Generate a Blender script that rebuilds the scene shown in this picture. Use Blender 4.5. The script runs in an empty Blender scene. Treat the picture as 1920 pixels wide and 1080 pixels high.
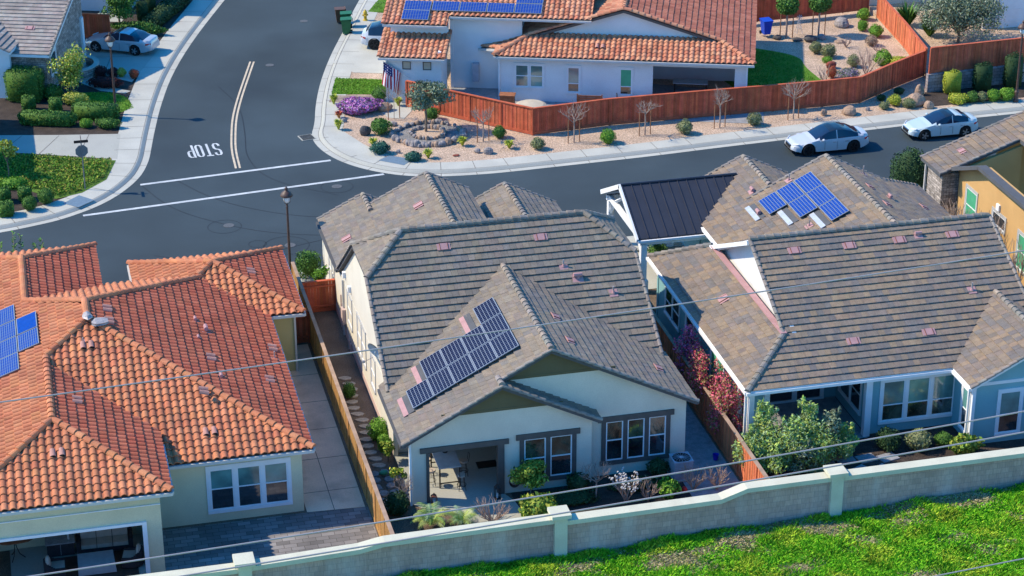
import bpy, bmesh, math, random
import numpy as np
from mathutils import Vector, Matrix
PI = math.pi
S = bpy.context.scene
C = S.collection
# ---------------------------------------------------------------- camera, world, sun
PITCH, YAW, ROLL = math.radians(24.9), math.radians(13.5), math.radians(-0.15)
fwd = Vector((math.sin(YAW)*math.cos(PITCH), math.cos(YAW)*math.cos(PITCH), -math.sin(PITCH)))
rt = Vector((math.cos(YAW), -math.sin(YAW), 0))
up = rt.cross(fwd)
rt, up = rt*math.cos(ROLL)+up*math.sin(ROLL), up*math.cos(ROLL)-rt*math.sin(ROLL)
cam = bpy.data.objects.new('camera', bpy.data.cameras.new('camera'))
C.objects.link(cam)
m4 = Matrix.Identity(4)
for i in range(3):
    m4[i][0], m4[i][1], m4[i][2] = rt[i], up[i], -fwd[i]
m4[0][3], m4[1][3], m4[2][3] = -19.46, -73.174, 48.0
cam.matrix_world = m4
cam.data.sensor_width = 36
cam.data.lens = 36*4120/1920
cam.data.clip_start = 1; cam.data.clip_end = 4000
S.camera = cam
SUN_EL, SUN_AZ = math.radians(44), math.radians(-20)      # light travels towards SUN_AZ on the ground
ldir = Vector((math.cos(SUN_AZ)*math.cos(SUN_EL), math.sin(SUN_AZ)*math.cos(SUN_EL), -math.sin(SUN_EL)))
sun = bpy.data.objects.new('sun', bpy.data.lights.new('sun', 'SUN'))
C.objects.link(sun)
sun.data.energy = 2.85; sun.data.angle = math.radians(0.5); sun.data.color = (1, .85, .62)
sun.rotation_euler = ldir.to_track_quat('-Z', 'Y').to_euler()
W = bpy.data.worlds.new('World'); S.world = W; W.use_nodes = True
wn = W.node_tree
bg = wn.nodes['Background']
sky = wn.nodes.new('ShaderNodeTexSky'); sky.sky_type = 'NISHITA'; sky.sun_disc = False
sky.sun_elevation = SUN_EL
tosun = -ldir
sky.sun_rotation = math.atan2(tosun.x, tosun.y)
sky.air_density = 1.0; sky.dust_density = .3; sky.ozone_density = 3.0
hs = wn.nodes.new('ShaderNodeHueSaturation'); hs.inputs['Saturation'].default_value = 1.45
wn.links.new(sky.outputs[0], hs.inputs['Color']); wn.links.new(hs.outputs[0], bg.inputs[0])
bg.inputs[1].default_value = 0.15
S.view_settings.view_transform = 'Standard'; S.view_settings.look = 'None'
S.view_settings.exposure = 1.04; S.view_settings.gamma = 1
S.cycles.max_bounces = 6; S.cycles.diffuse_bounces = 3; S.cycles.glossy_bounces = 3
S.cycles.transmission_bounces = 3; S.cycles.transparent_max_bounces = 6
S.cycles.use_adaptive_sampling = True; S.cycles.use_denoising = True
S.cycles.sample_clamp_indirect = 6

# ---------------------------------------------------------------- materials
MATS = {}
def mat(name, col, rough=.8, var=.12, scale=3.0, spec=.3, metal=0, bump=0, bscale=40, tint=False, fine=0, fscale=60, stain=None, stain_amt=.5, stain_scale=.6, coat=0, stretch=None, brick=None, emit=None):
    m = bpy.data.materials.new(name); m.use_nodes = True
    nt = m.node_tree; N = nt.nodes; Lk = nt.links
    b = N['Principled BSDF']
    b.inputs['Roughness'].default_value = rough
    b.inputs['Metallic'].default_value = metal
    b.inputs['Specular IOR Level'].default_value = spec
    if coat: b.inputs['Coat Weight'].default_value = coat; b.inputs['Coat Roughness'].default_value = .05
    tc = N.new('ShaderNodeTexCoord'); src = tc.outputs['Object']
    if stretch:
        mp = N.new('ShaderNodeMapping'); mp.inputs['Scale'].default_value = stretch
        Lk.new(src, mp.inputs[0]); src2 = mp.outputs[0]
    else: src2 = src
    def noise(sc, det=4, s=None):
        n = N.new('ShaderNodeTexNoise'); n.inputs['Scale'].default_value = sc; n.inputs['Detail'].default_value = det
        Lk.new(s or src, n.inputs['Vector']); return n.outputs['Fac']
    def ramp(f, lo, hi, a=.3, b2=.7):
        r = N.new('ShaderNodeMapRange'); r.inputs[1].default_value = a; r.inputs[2].default_value = b2
        r.inputs[3].default_value = lo; r.inputs[4].default_value = hi; Lk.new(f, r.inputs[0]); return r.outputs[0]
    def mul(c, f):
        mx = N.new('ShaderNodeMix'); mx.data_type = 'RGBA'; mx.blend_type = 'MULTIPLY'; mx.inputs[0].default_value = 1
        Lk.new(c, mx.inputs[6]); Lk.new(f, mx.inputs[7]); return mx.outputs[2]
    rgb = N.new('ShaderNodeRGB'); rgb.outputs[0].default_value = (*col, 1); c = rgb.outputs[0]
    if brick:   # (width, height, mortar, mortar colour, axis remap)
        bw, bh, bm, mc, axes = brick
        sp = N.new('ShaderNodeSeparateXYZ'); Lk.new(src, sp.inputs[0])
        cb = N.new('ShaderNodeCombineXYZ')
        if axes[0] == 'w':
            ad = N.new('ShaderNodeMath'); ad.operation = 'ADD'; Lk.new(sp.outputs['X'], ad.inputs[0]); Lk.new(sp.outputs['Y'], ad.inputs[1]); Lk.new(ad.outputs[0], cb.inputs[0])
        else: Lk.new(sp.outputs[axes[0].upper()], cb.inputs[0])
        Lk.new(sp.outputs[axes[1].upper()], cb.inputs[1])
        bt = N.new('ShaderNodeTexBrick'); bt.inputs['Scale'].default_value = 1
        bt.inputs['Brick Width'].default_value = bw; bt.inputs['Row Height'].default_value = bh; bt.inputs['Mortar Size'].default_value = bm
        bt.inputs['Mortar Smooth'].default_value = .3; bt.inputs['Bias'].default_value = 0
        bt.inputs['Color1'].default_value = (*[min(1, x*(1+var)) for x in col], 1); bt.inputs['Color2'].default_value = (*[x*(1-var) for x in col], 1)
        bt.inputs['Mortar'].default_value = (*mc, 1)
        Lk.new(cb.outputs[0], bt.inputs[0]); c = bt.outputs['Color']
    if tint:
        at = N.new('ShaderNodeAttribute'); at.attribute_name = 'tint'; c = mul(c, at.outputs['Color'])
    if var: c = mul(c, ramp(noise(scale, 5, src2), 1-var, 1+var))
    if fine: c = mul(c, ramp(noise(fscale, 3, src2), 1-fine, 1+fine))
    if stain:
        mx = N.new('ShaderNodeMix'); mx.data_type = 'RGBA'; Lk.new(ramp(noise(stain_scale, 6, src2), 0, stain_amt, .5, .72), mx.inputs[0])
        Lk.new(c, mx.inputs[6]); mx.inputs[7].default_value = (*stain, 1); c = mx.outputs[2]
    Lk.new(c, b.inputs['Base Color'])
    if emit: b.inputs['Emission Color'].default_value = (*emit[0], 1); b.inputs['Emission Strength'].default_value = emit[1]
    if bump:
        bp = N.new('ShaderNodeBump'); bp.inputs['Strength'].default_value = 1; bp.inputs['Distance'].default_value = bump
        Lk.new(noise(bscale, 3), bp.inputs['Height']); Lk.new(bp.outputs[0], b.inputs['Normal'])
    if name.startswith('glass'): b.inputs['IOR'].default_value = 2.1
    MATS[name] = m
    return m
M = MATS
mat('asphalt', (.04, .06, .073), .9, .2, .13, fine=.25, fscale=40, stain=(.022, .034, .045), stain_amt=.6, stain_scale=.11)
mat('asphalt_seal', (.021, .03, .039), .8, .1, 1)
mat('concrete', (.38, .385, .345), .9, .1, .5, fine=.08, fscale=14, stain=(.3, .3, .28), stain_amt=.5, stain_scale=.5)
mat('concrete_light', (.45, .45, .4), .9, .09, .5, fine=.07, fscale=14, stain=(.36, .35, .32), stain_amt=.4, stain_scale=.6)
mat('concrete_warm', (.78, .57, .4), .9, .12, .5, fine=.08, fscale=14, stain=(.34, .25, .18), stain_amt=.5, stain_scale=.7)
mat('joint', (.13, .12, .11), .95, .1, 1)
mat('tactile', (.13, .2, .27), .8, .1, 6, fine=.2, fscale=70)
mat('paint_white', (.52, .55, .56), .7, .2, 3, fine=.2, fscale=25, stain=(.2, .22, .24), stain_amt=.55, stain_scale=1.5)
mat('paint_cream', (.56, .46, .33), .7, .15, 3, fine=.12, fscale=30)
mat('gravel', (.46, .34, .25), .95, .14, .7, fine=.5, fscale=13, bump=.03, bscale=16)
mat('gravel_grey', (.22, .215, .21), .95, .2, 1.5, fine=.5, fscale=13, bump=.03, bscale=18)
mat('mulch', (.055, .042, .035), .95, .3, 2, fine=.5, fscale=22, bump=.04, bscale=22)
mat('soil', (.17, .125, .09), .95, .25, .8, fine=.4, fscale=18, bump=.03, bscale=20)
mat('earth', (.2, .18, .12), .95, .25, .3, fine=.3, fscale=9)
mat('pavers', (.2, .19, .185), .85, .3, .4, brick=(.55, .28, .012, (.07, .065, .06), 'xy'))
mat('pavers_brown', (.27, .2, .17), .85, .3, .4, brick=(.4, .2, .012, (.12, .1, .09), 'xy'))
mat('lawn', (.09, .21, .015), .95, .2, 1.2, fine=.4, fscale=26, bump=.05, bscale=30)
mat('ground_cover', (.09, .17, .02), .95, .2, 1.2, fine=.4, fscale=20, bump=.08, bscale=14)
mat('turf_base', (.19, .34, .035), .95, .3, .5, fine=.4, fscale=12)
mat('blade', (1, 1, 1), .8, 0, tint=True, spec=.2)
mat('leaf', (1, 1, 1), .75, 0, tint=True, spec=.25)
mat('bark', (.2, .15, .11), .95, .3, 6)
mat('twig', (.36, .27, .22), .95, .25, 6)
mat('stake', (.3, .15, .08), .95, .25, 6)
mat('stucco_white', (.7, .71, .72), .92, .07, .6, fine=.06, fscale=30, stain=(.58, .58, .58), stain_amt=.35, stain_scale=.5)
mat('stucco_grey', (.5, .52, .56), .92, .06, .8, fine=.05, fscale=30)
mat('stucco_cream', (.63, .6, .51), .92, .07, .6, fine=.07, fscale=30, stain=(.5, .46, .37), stain_amt=.35, stain_scale=.5)
mat('stucco_pink', (.52, .4, .37), .92, .05, .8)
mat('stucco_sage', (.62, .58, .4), .92, .08, .6, fine=.07, fscale=30, stain=(.5, .46, .32), stain_amt=.35, stain_scale=.5)
mat('stucco_yellow', (.52, .43, .2), .92, .05, .8, fine=.05, fscale=30)
mat('stucco_tan', (.55, .34, .14), .92, .07, .8, fine=.05, fscale=30)
mat('stucco_teal', (.2, .4, .44), .92, .06, .8, fine=.05, fscale=30)
mat('siding_olive', (.13, .115, .065), .85, .1, 1)
mat('trim_brown', (.1, .09, .085), .8, .12, 3)
mat('trim_white', (.74, .76, .78), .7, .05, 2)
mat('trim_grey', (.42, .42, .41), .7, .06, 2)
mat('fascia_dark', (.09, .095, .105), .8, .1, 2)
mat('fascia_rust', (.1, .045, .03), .8, .1, 2)
mat('gutter', (.55, .54, .52), .6, .06, 2)
mat('tile_grey', (1, 1, 1), .9, .14, 3, tint=True, stretch=None, fine=.18, fscale=24, stain=(.13, .12, .11), stain_amt=.4, stain_scale=.45)
mat('cap_grey', (.235, .215, .195), .9, .25, 4, tint=True, fine=.12, fscale=24)
mat('tile_clay', (1, 1, 1), .88, .14, 1.5, tint=True, fine=.14, fscale=20, stain=(.3, .11, .065), stain_amt=.3, stain_scale=.5)
mat('underlay', (.08, .06, .055), .95, .1, 2)
mat('pink_metal', (.42, .24, .24), .7, .1, 3)
mat('vent_clay', (.47, .24, .19), .8, .12, 3)
mat('lead', (.36, .33, .33), .6, .2, 8, metal=.3)
mat('roof_metal', (.045, .048, .062), .5, .1, 1, metal=.2, spec=.35)
mat('galv', (.5, .53, .56), .5, .1, 4, metal=.4)
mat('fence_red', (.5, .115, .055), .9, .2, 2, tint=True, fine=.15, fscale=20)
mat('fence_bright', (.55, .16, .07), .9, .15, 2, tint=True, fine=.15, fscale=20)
mat('fence_gold', (.46, .26, .09), .9, .25, 1.5, tint=True, fine=.2, fscale=16, stain=(.2, .11, .05), stain_amt=.5, stain_scale=1.5)
mat('fence_cap', (.36, .25, .18), .9, .2, 2)
mat('block_wall', (.42, .305, .265), .95, .1, .9, brick=(.36, .25, .009, (.25, .21, .2), 'xz'), fine=.12, fscale=25, stain=(.55, .52, .52), stain_amt=.4, stain_scale=1.1, stretch=(1, 1, .18))
mat('block_wall_rock', (.3, .26, .26), .95, .2, 1.5, brick=(.42, .21, .012, (.1, .09, .09), 'xz'), fine=.2, fscale=16)
mat('wall_cap', (.56, .55, .43), .9, .07, .8, fine=.06, fscale=20, stain=(.4, .37, .28), stain_amt=.35, stain_scale=1.2)
mat('stone_veneer', (.32, .28, .25), .95, .35, 3, brick=(.35, .14, .012, (.12, .11, .1), 'wz'), fine=.3, fscale=12)
mat('glass_dark', (.022, .03, .038), .06, .75, .9, spec=.6)
mat('glass_shade', (.1, .25, .24), .1, .5, .8, spec=.55)
mat('glass_reflect', (.045, .06, .045), .07, .85, 1.6, spec=.6)  # mottled green painted in for the greenery mirrored in the panes
mat('blind_green', (.07, .36, .2), .5, .1, 2)
mat('solar_blue', (.0, .045, .3), .4, .12, 5, spec=.1)
mat('solar_dark', (.003, .007, .04), .4, .15, 5, spec=.12)
mat('solar_line', (.2, .24, .3), .5, 0)
mat('black', (.012, .012, .014), .6, 0)
mat('iron', (.03, .024, .022), .55, .1, 6, spec=.4)
mat('iron_brown', (.085, .05, .04), .5, .15, 4, spec=.4)
mat('lamp_glass', (.75, .8, .82), .2, 0, spec=.5)
mat('car_white', (.5, .53, .57), .25, 0, spec=.5, coat=.6)
mat('car_silver', (.45, .49, .53), .25, 0, spec=.5, metal=.2, coat=.6)
mat('car_pearl', (.46, .56, .6), .25, 0, spec=.5, coat=.6)
mat('car_glass', (.012, .02, .045), .05, 0, spec=.7)
mat('car_roof', (.015, .017, .022), .15, 0, spec=.6)
mat('rubber', (.015, .015, .016), .9, 0)
mat('alloy', (.5, .5, .52), .35, 0, metal=.8)
mat('alloy_dark', (.035, .035, .04), .35, 0, metal=.5)
mat('chrome', (.6, .62, .65), .2, 0, metal=.9)
mat('light_lens', (.6, .65, .7), .1, 0, spec=.6)
mat('tail_red', (.3, .015, .02), .2, 0, spec=.5)
mat('bin_green', (.02, .13, .05), .5, .1, 4)
mat('bin_brown', (.12, .06, .035), .5, .1, 4)
mat('bin_blue', (.01, .06, .5), .5, .1, 4)
mat('hydrant_yellow', (.6, .42, .04), .6, .15, 6)
mat('iron_cover', (.1, .105, .11), .7, .2, 8)
mat('sign_back', (.2, .2, .2), .6, .1, 4, metal=.2)
mat('sign_dark', (.04, .025, .022), .7, .1, 4)
mat('flag_red', (.4, .03, .05), .8, 0); mat('flag_white', (.75, .74, .76), .8, 0); mat('flag_blue', (.02, .03, .14), .8, 0)
mat('rock_tan', (.36, .25, .18), .95, .3, 2.5, fine=.2, fscale=14, bump=.05, bscale=5)
mat('rock_grey', (.28, .255, .25), .95, .35, 3, fine=.2, fscale=14, bump=.05, bscale=6)
mat('rock_dark', (.09, .085, .085), .95, .3, 3, fine=.2, fscale=14, bump=.05, bscale=6)
mat('rock_red', (.25, .07, .05), .95, .3, 3)
mat('cushion', (.45, .38, .32), .95, .1, 4); mat('wicker', (.035, .03, .035), .9, .2, 8)
mat('cloth_light', (.5, .5, .5), .95, .1, 3); mat('cushion_grey', (.36, .36, .37), .95, .1, 4); mat('wood_brown', (.3, .12, .06), .85, .25, 4)
mat('stone_flag', (.42, .36, .3), .95, .2, 3, fine=.15, fscale=14)
mat('slate_flag', (.26, .27, .29), .95, .2, 3, fine=.15, fscale=14)
mat('plastic_red', (.6, .03, .03), .5, 0); mat('plastic_blue', (.02, .02, .4), .5, 0)
mat('ac_metal', (.42, .45, .52), .5, .1, 4, metal=.2); mat('dish_grey', (.42, .5, .56), .5, .05, 3)
mat('terracotta_pot', (.22, .08, .05), .9, .15, 4)
mat('cable', (.3, .29, .31), .6, .05, 2)
mat('dark_room', (.05, .055, .065), .95, .1, 1)
mat('canvas', (.5, .44, .34), .95, .1, 2)

# ---------------------------------------------------------------- mesh builder
class MB:
    def __init__(s): s.v = []; s.f = []; s.m = []; s.c = []
    def face(s, pts, m=0, c=(1, 1, 1)):
        n = len(s.v); s.v += [tuple(p) for p in pts]; s.f.append(tuple(range(n, n+len(pts)))); s.m.append(m); s.c.append(c)
    def grid(s, rows, m=0, c=(1, 1, 1), closed=False):
        n = len(s.v); k = len(rows[0])
        for r in rows: s.v += [tuple(p) for p in r]
        for i in range(len(rows)-1):
            for j in range(k if closed else k-1):
                a = n+i*k+j; b = n+i*k+(j+1) % k
                s.f.append((a, b, b+k, a+k)); s.m.append(m(i, j) if callable(m) else m); s.c.append(c)
    def box(s, x0, x1, y0, y1, z0, z1, m=0, c=(1, 1, 1)):
        s.obox((x0, y0, z0), (x1-x0, 0, 0), (0, y1-y0, 0), (0, 0, z1-z0), m, c)
    def obox(s, o, a, b, d, m=0, c=(1, 1, 1)):
        o, a, b, d = Vector(o), Vector(a), Vector(b), Vector(d)
        n = len(s.v)
        s.v += [tuple(p) for p in (o, o+a, o+a+b, o+b, o+d, o+a+d, o+a+b+d, o+b+d)]
        fl = ((0, 3, 2, 1), (4, 5, 6, 7), (0, 1, 5, 4), (1, 2, 6, 5), (2, 3, 7, 6), (3, 0, 4, 7))
        if a.cross(b).dot(d) < 0: fl = [tuple(reversed(q)) for q in fl]
        for q in fl: s.f.append(tuple(n+i for i in q)); s.m.append(m); s.c.append(c)
    def beam(s, p, q, w, h, m=0, c=(1, 1, 1)):     # box along p-q, centred in w, its top at p/q
        p, q = Vector(p), Vector(q); d = q-p
        side = Vector((0, 0, 1)).cross(d)
        side = side.normalized()*w if side.length > 1e-6 else Vector((w, 0, 0))
        u = d.cross(side).normalized()*h
        if u.z > 0: u = -u
        s.obox(p-side/2, d, side, u, m, c)
    def prism(s, poly, z0, z1, m=0, c=(1, 1, 1), sides=True, ms=None):
        n = len(poly)
        ar = sum(poly[i][0]*poly[(i+1) % n][1]-poly[(i+1) % n][0]*poly[i][1] for i in range(n))
        if ar < 0: poly = poly[::-1]
        s.face([(x, y, z1) for x, y in poly], m, c)
        if sides:
            for i in range(n):
                a, b = poly[i], poly[(i+1) % n]
                s.face([(a[0], a[1], z0), (b[0], b[1], z0), (b[0], b[1], z1), (a[0], a[1], z1)], m if ms is None else ms, c)
    def slab(s, pts, d, m=0, ms=None, c=(1, 1, 1)):      # 3-D polygon pushed along vector d
        pts = [Vector(p) for p in pts]; d = Vector(d); n = len(pts)
        s.face(pts, m, c); s.face([p+d for p in reversed(pts)], m if ms is None else ms, c)
        for i in range(n):
            a, b = pts[i], pts[(i+1) % n]
            s.face([b, a, a+d, b+d], m if ms is None else ms, c)
    def tube(s, pts, rad, n=6, m=0, c=(1, 1, 1), cap=True):
        pts = [Vector(p) for p in pts]
        if not hasattr(rad, '__len__'): rad = [rad]*len(pts)
        rows = []
        for i, p in enumerate(pts):
            d = (pts[min(i+1, len(pts)-1)]-pts[max(i-1, 0)]).normalized()
            a = d.cross(Vector((0, 0, 1)) if abs(d.z) < .9 else Vector((1, 0, 0))).normalized(); b = d.cross(a)
            rows.append([p+(a*math.cos(t)+b*math.sin(t))*rad[i] for t in (2*PI*k/n for k in range(n))])
        s.grid(rows, m, c, True)
        if cap: s.face(rows[-1], m, c); s.face(rows[0][::-1], m, c)
    def lathe(s, prof, n=12, o=(0, 0, 0), m=0, c=(1, 1, 1), sq=None):
        rows = [[(o[0]+r*math.cos(t), o[1]+r*math.sin(t), o[2]+z) for t in (2*PI*k/n+(sq or 0) for k in range(n))] for r, z in prof]
        s.grid(rows, m, c, True)
        s.face(rows[-1], m, c); s.face(rows[0][::-1], m, c)
    def blob(s, o, r, seed=0, rough=.2, seg=8, m=0, c=(1, 1, 1), freq=2.2, flat=None):
        rr = random.Random(seed); ph = [rr.uniform(0, 6) for _ in range(9)]
        rows = []
        for i in range(seg+1):
            th = PI*i/seg; row = []
            for j in range(seg*2):
                f = PI*j/seg
                d = Vector((math.sin(th)*math.cos(f), math.sin(th)*math.sin(f), math.cos(th)))
                k = 1+rough*(math.sin(freq*d.x*2+ph[0])+math.sin(freq*d.y*2.3+ph[1])+math.sin(freq*d.z*2.1+ph[2])+.6*math.sin(freq*4*d.x+ph[3])*math.sin(freq*4*d.y+ph[4]))/2.6
                z = d.z*r[2]*k
                if flat is not None: z = max(z, flat)
                row.append((o[0]+d.x*r[0]*k, o[1]+d.y*r[1]*k, o[2]+z))
            rows.append(row)
        s.grid(rows[::-1], m, c, True)
    def build(s, name, mats, parent=None, loc=(0, 0, 0), rz=0, smooth=False, **props):
        me = bpy.data.meshes.new(name)
        me.from_pydata(s.v, [], s.f); me.update()
        for mm in (mats if isinstance(mats, (list, tuple)) else [mats]): me.materials.append(M[mm])
        me.polygons.foreach_set('material_index', s.m)
        if any(c != (1, 1, 1) for c in s.c) or any(mm in ('tile_grey', 'tile_clay', 'leaf', 'blade', 'fence_red', 'fence_bright', 'fence_gold', 'cap_grey') for mm in (mats if isinstance(mats, (list, tuple)) else [mats])):
            at = me.color_attributes.new('tint', 'FLOAT_COLOR', 'CORNER')
            lens = [len(f) for f in s.f]
            a = np.repeat(np.array([(*c, 1) for c in s.c], dtype=np.float32), lens, axis=0)
            at.data.foreach_set('color', a.ravel())
        if smooth: me.polygons.foreach_set('use_smooth', [True]*len(s.f))
        o = bpy.data.objects.new(name, me); C.objects.link(o)
        o.location = loc; o.rotation_euler = (0, 0, rz)
        if parent: o.parent = parent
        for k, v in props.items(): o[k] = v
        return o
def empty(name, loc=(0, 0, 0), rz=0, **props):
    o = bpy.data.objects.new(name, None); C.objects.link(o); o.location = loc; o.rotation_euler = (0, 0, rz)
    o.empty_display_size = .2
    for k, v in props.items(): o[k] = v
    return o
def tag(o, label, cat, group=None):
    o['label'] = label; o['category'] = cat
    if group: o['group'] = group
    return o
def struct(o, kind='structure'):
    o['kind'] = kind; return o
def dup(o, parent=None, loc=None, rz=None, scale=None):
    c = o.copy(); C.objects.link(c)
    if parent: c.parent = parent
    for ch in list(o.children): dup(ch, c)
    if loc is not None: c.location = loc
    if rz is not None: c.rotation_euler = (0, 0, rz)
    if scale is not None: c.scale = scale
    return c
RND = random.Random(7)
def jit(c, a, r=RND):
    k = 1+r.uniform(-a, a); return tuple(max(0, x*k*(1+r.uniform(-a/3, a/3))) for x in c)
# ---------------------------------------------------------------- roofs
GREYS = [(0.203, 0.17, 0.141), (0.221, 0.187, 0.15), (0.189, 0.166, 0.142), (0.235, 0.191, 0.147), (0.203, 0.166, 0.141), (0.189, 0.17, 0.155), (0.226, 0.196, 0.162), (0.18, 0.16, 0.141), (0.216, 0.183, 0.142), (0.239, 0.197, 0.15)]
BROWNS = [(0.195, 0.159, 0.13), (0.232, 0.181, 0.134), (0.167, 0.149, 0.138), (0.251, 0.185, 0.13), (0.195, 0.155, 0.128), (0.209, 0.17, 0.142), (0.163, 0.144, 0.134), (0.223, 0.172, 0.134), (0.26, 0.194, 0.134)]
CLAYS = [(0.491, 0.182, 0.0893), (0.513, 0.197, 0.0964), (0.473, 0.169, 0.0843), (0.524, 0.215, 0.109), (0.484, 0.186, 0.094), (0.445, 0.154, 0.0794), (0.502, 0.199, 0.103), (0.524, 0.208, 0.0964)]
CLAYS_SHADE = [(0.486, 0.129, 0.0684), (0.512, 0.144, 0.0768), (0.472, 0.119, 0.0644), (0.518, 0.152, 0.0812), (0.486, 0.136, 0.0747), (0.532, 0.161, 0.0873)]  # slopes turned from the sun: their dimmer light is put into the tile colours
def frame_of(poly):
    P = [Vector(p) for p in poly]
    e = (P[1]-P[0]); e.z = 0; e.normalize()
    n = Vector((0, 0, 0))
    for i in range(len(P)):
        a, b = P[i]-P[0], P[(i+1) % len(P)]-P[0]; n += a.cross(b)
    n.normalize()
    if n.z < 0: n = -n
    s = n.cross(e).normalized()
    if s.z < 0: s = -s; e = -e
    return P, e, s, n
def tiles(mb, poly, kind='flat', pal=GREYS, m=0, seed=1, offs=0.0):
    """real tiles over one roof plane; poly[0]-poly[1] runs along the eave"""
    r = random.Random(seed)
    P, e, s, n = frame_of(poly)
    o = P[0]; ab = [((p-o).dot(e), (p-o).dot(s)) for p in P]
    a0, a1 = min(a for a, b in ab), max(a for a, b in ab); b0, b1 = min(b for a, b in ab), max(b for a, b in ab)
    bm = bmesh.new(); lay = bm.faces.layers.int.new('c')
    cols = []
    def pt(a, b, h): return bm.verts.new(o+e*a+s*b+n*(h+offs))
    def quad(v, ci):
        f = bm.faces.new(v); f[lay] = ci
    if kind == 'flat':
        E_, Wd, T = .365, .31, .066
        nj = int((b1-b0)/E_)+1; ni = int((a1-a0)/Wd)+2
        for j in range(nj):
            sh = (j % 2)*Wd/2
            prev = r.choice(pal)
            for i in range(-1, ni):
                if r.random() < .72: prev = r.choice(pal)
                cols.append(jit(prev, .05, r)); ci = len(cols)-1
                A = a0+i*Wd+sh; B = b0+j*E_; t = T+r.uniform(-.006, .008)
                if A > a1 or A+Wd < a0: continue
                v = [pt(A+.004, B, t), pt(A+Wd-.004, B, t), pt(A+Wd-.004, B+E_+.01, .006), pt(A+.004, B+E_+.01, .006)]
                quad(v, ci)
                w = [pt(A+.004, B, t-.028), pt(A+Wd-.004, B, t-.028), pt(A+Wd-.004, B+.08, t-.034), pt(A+.004, B+.08, t-.034)]
                quad([w[0], w[1], v[1], v[0]], ci); quad([w[3], w[2], w[1], w[0]], ci)
    else:
        E_, Wd, T = .395, .33, .047
        prof = [(0, .008), (.069, .0), (.103, .048), (.149, .083), (.204, .094), (.26, .079), (.306, .045), (.33, .008)]
        nj = int((b1-b0)/E_)+1; ni = int((a1-a0)/Wd)+2
        for j in range(nj):
            for i in range(-1, ni):
                cols.append(jit(r.choice(pal), .08, r)); ci = len(cols)-1
                A = a0+i*Wd; B = b0+j*E_+r.uniform(-.012, .012)
                if A > a1 or A+Wd < a0: continue
                lo = [pt(A+p, B, h+T) for p, h in prof]; hi = [pt(A+p*.98+.004, B+E_+.03, h*.93) for p, h in prof]
                bt = [pt(A+p, B+.005, h-.005) for p, h in prof]
                for k in range(len(prof)-1):
                    quad([lo[k], lo[k+1], hi[k+1], hi[k]], ci); quad([bt[k], bt[k+1], lo[k+1], lo[k]], ci)
    cen = sum(P, Vector())/len(P)
    for i in range(len(P)):
        p, q = P[i], P[(i+1) % len(P)]; d = q-p
        if d.length < 1e-4: continue
        out = d.cross(n).normalized()
        if out.dot(cen-p) > 0: out = -out
        eave = abs(d.normalized().dot(e)) > .99 and (p-o).dot(s) < b0+.05
        bmesh.ops.bisect_plane(bm, geom=bm.verts[:]+bm.edges[:]+bm.faces[:], plane_co=p+out*(.03 if eave else 0), plane_no=out, clear_outer=True)
    bm.verts.index_update()
    base = len(mb.v); mb.v += [tuple(v.co) for v in bm.verts]
    for f in bm.faces:
        mb.f.append(tuple(base+v.index for v in f.verts)); mb.m.append(m); mb.c.append(cols[f[lay]])
    bm.free()
def deck(mb, poly, t=.16, m=0, drop=.012):
    P, e, s, n = frame_of(poly)
    nn = Vector((0, 0, 0))
    for i in range(len(P)): nn += (P[i]-P[0]).cross(P[(i+1) % len(P)]-P[0])
    if nn.z < 0: P = P[::-1]
    mb.slab([p-n*drop for p in P], (0, 0, -t), m)
def caps(mb, p, q, r=.15, L=.4, m=0, pal=None, seed=3, flat=False, lift=.03):
    rr = random.Random(seed); p, q = Vector(p), Vector(q); d = q-p; ln = d.length; d.normalize()
    side = Vector((0, 0, 1)).cross(d).normalized(); u = d.cross(side)
    if u.z < 0: u = -u
    n = max(1, int(ln/L+.5)); st = ln/n
    for i in range(n):
        c = jit(rr.choice(pal), .08, rr)
        a = p+d*(st*i-.03)+u*lift; b = p+d*(st*(i+1)+.02)+u*(lift-.025)
        rows = []
        for o, k, h in ((a, 1.0, .035), (b, .86, 0)):
            if flat: pr = [(-1, -.35), (-.85, .35), (-.3, .75), (.3, .75), (.85, .35), (1, -.35)]
            else: pr = [(math.cos(t)*-1, math.sin(t)) for t in (PI*x/6 for x in range(7))]
            rows.append([o+side*(x*r*k)+u*(y*r*k*.9+h*.5) for x, y in pr])
        mb.grid(rows, m, c); mb.face(rows[0], m, c); mb.face(rows[1][::-1], m, c)
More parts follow.
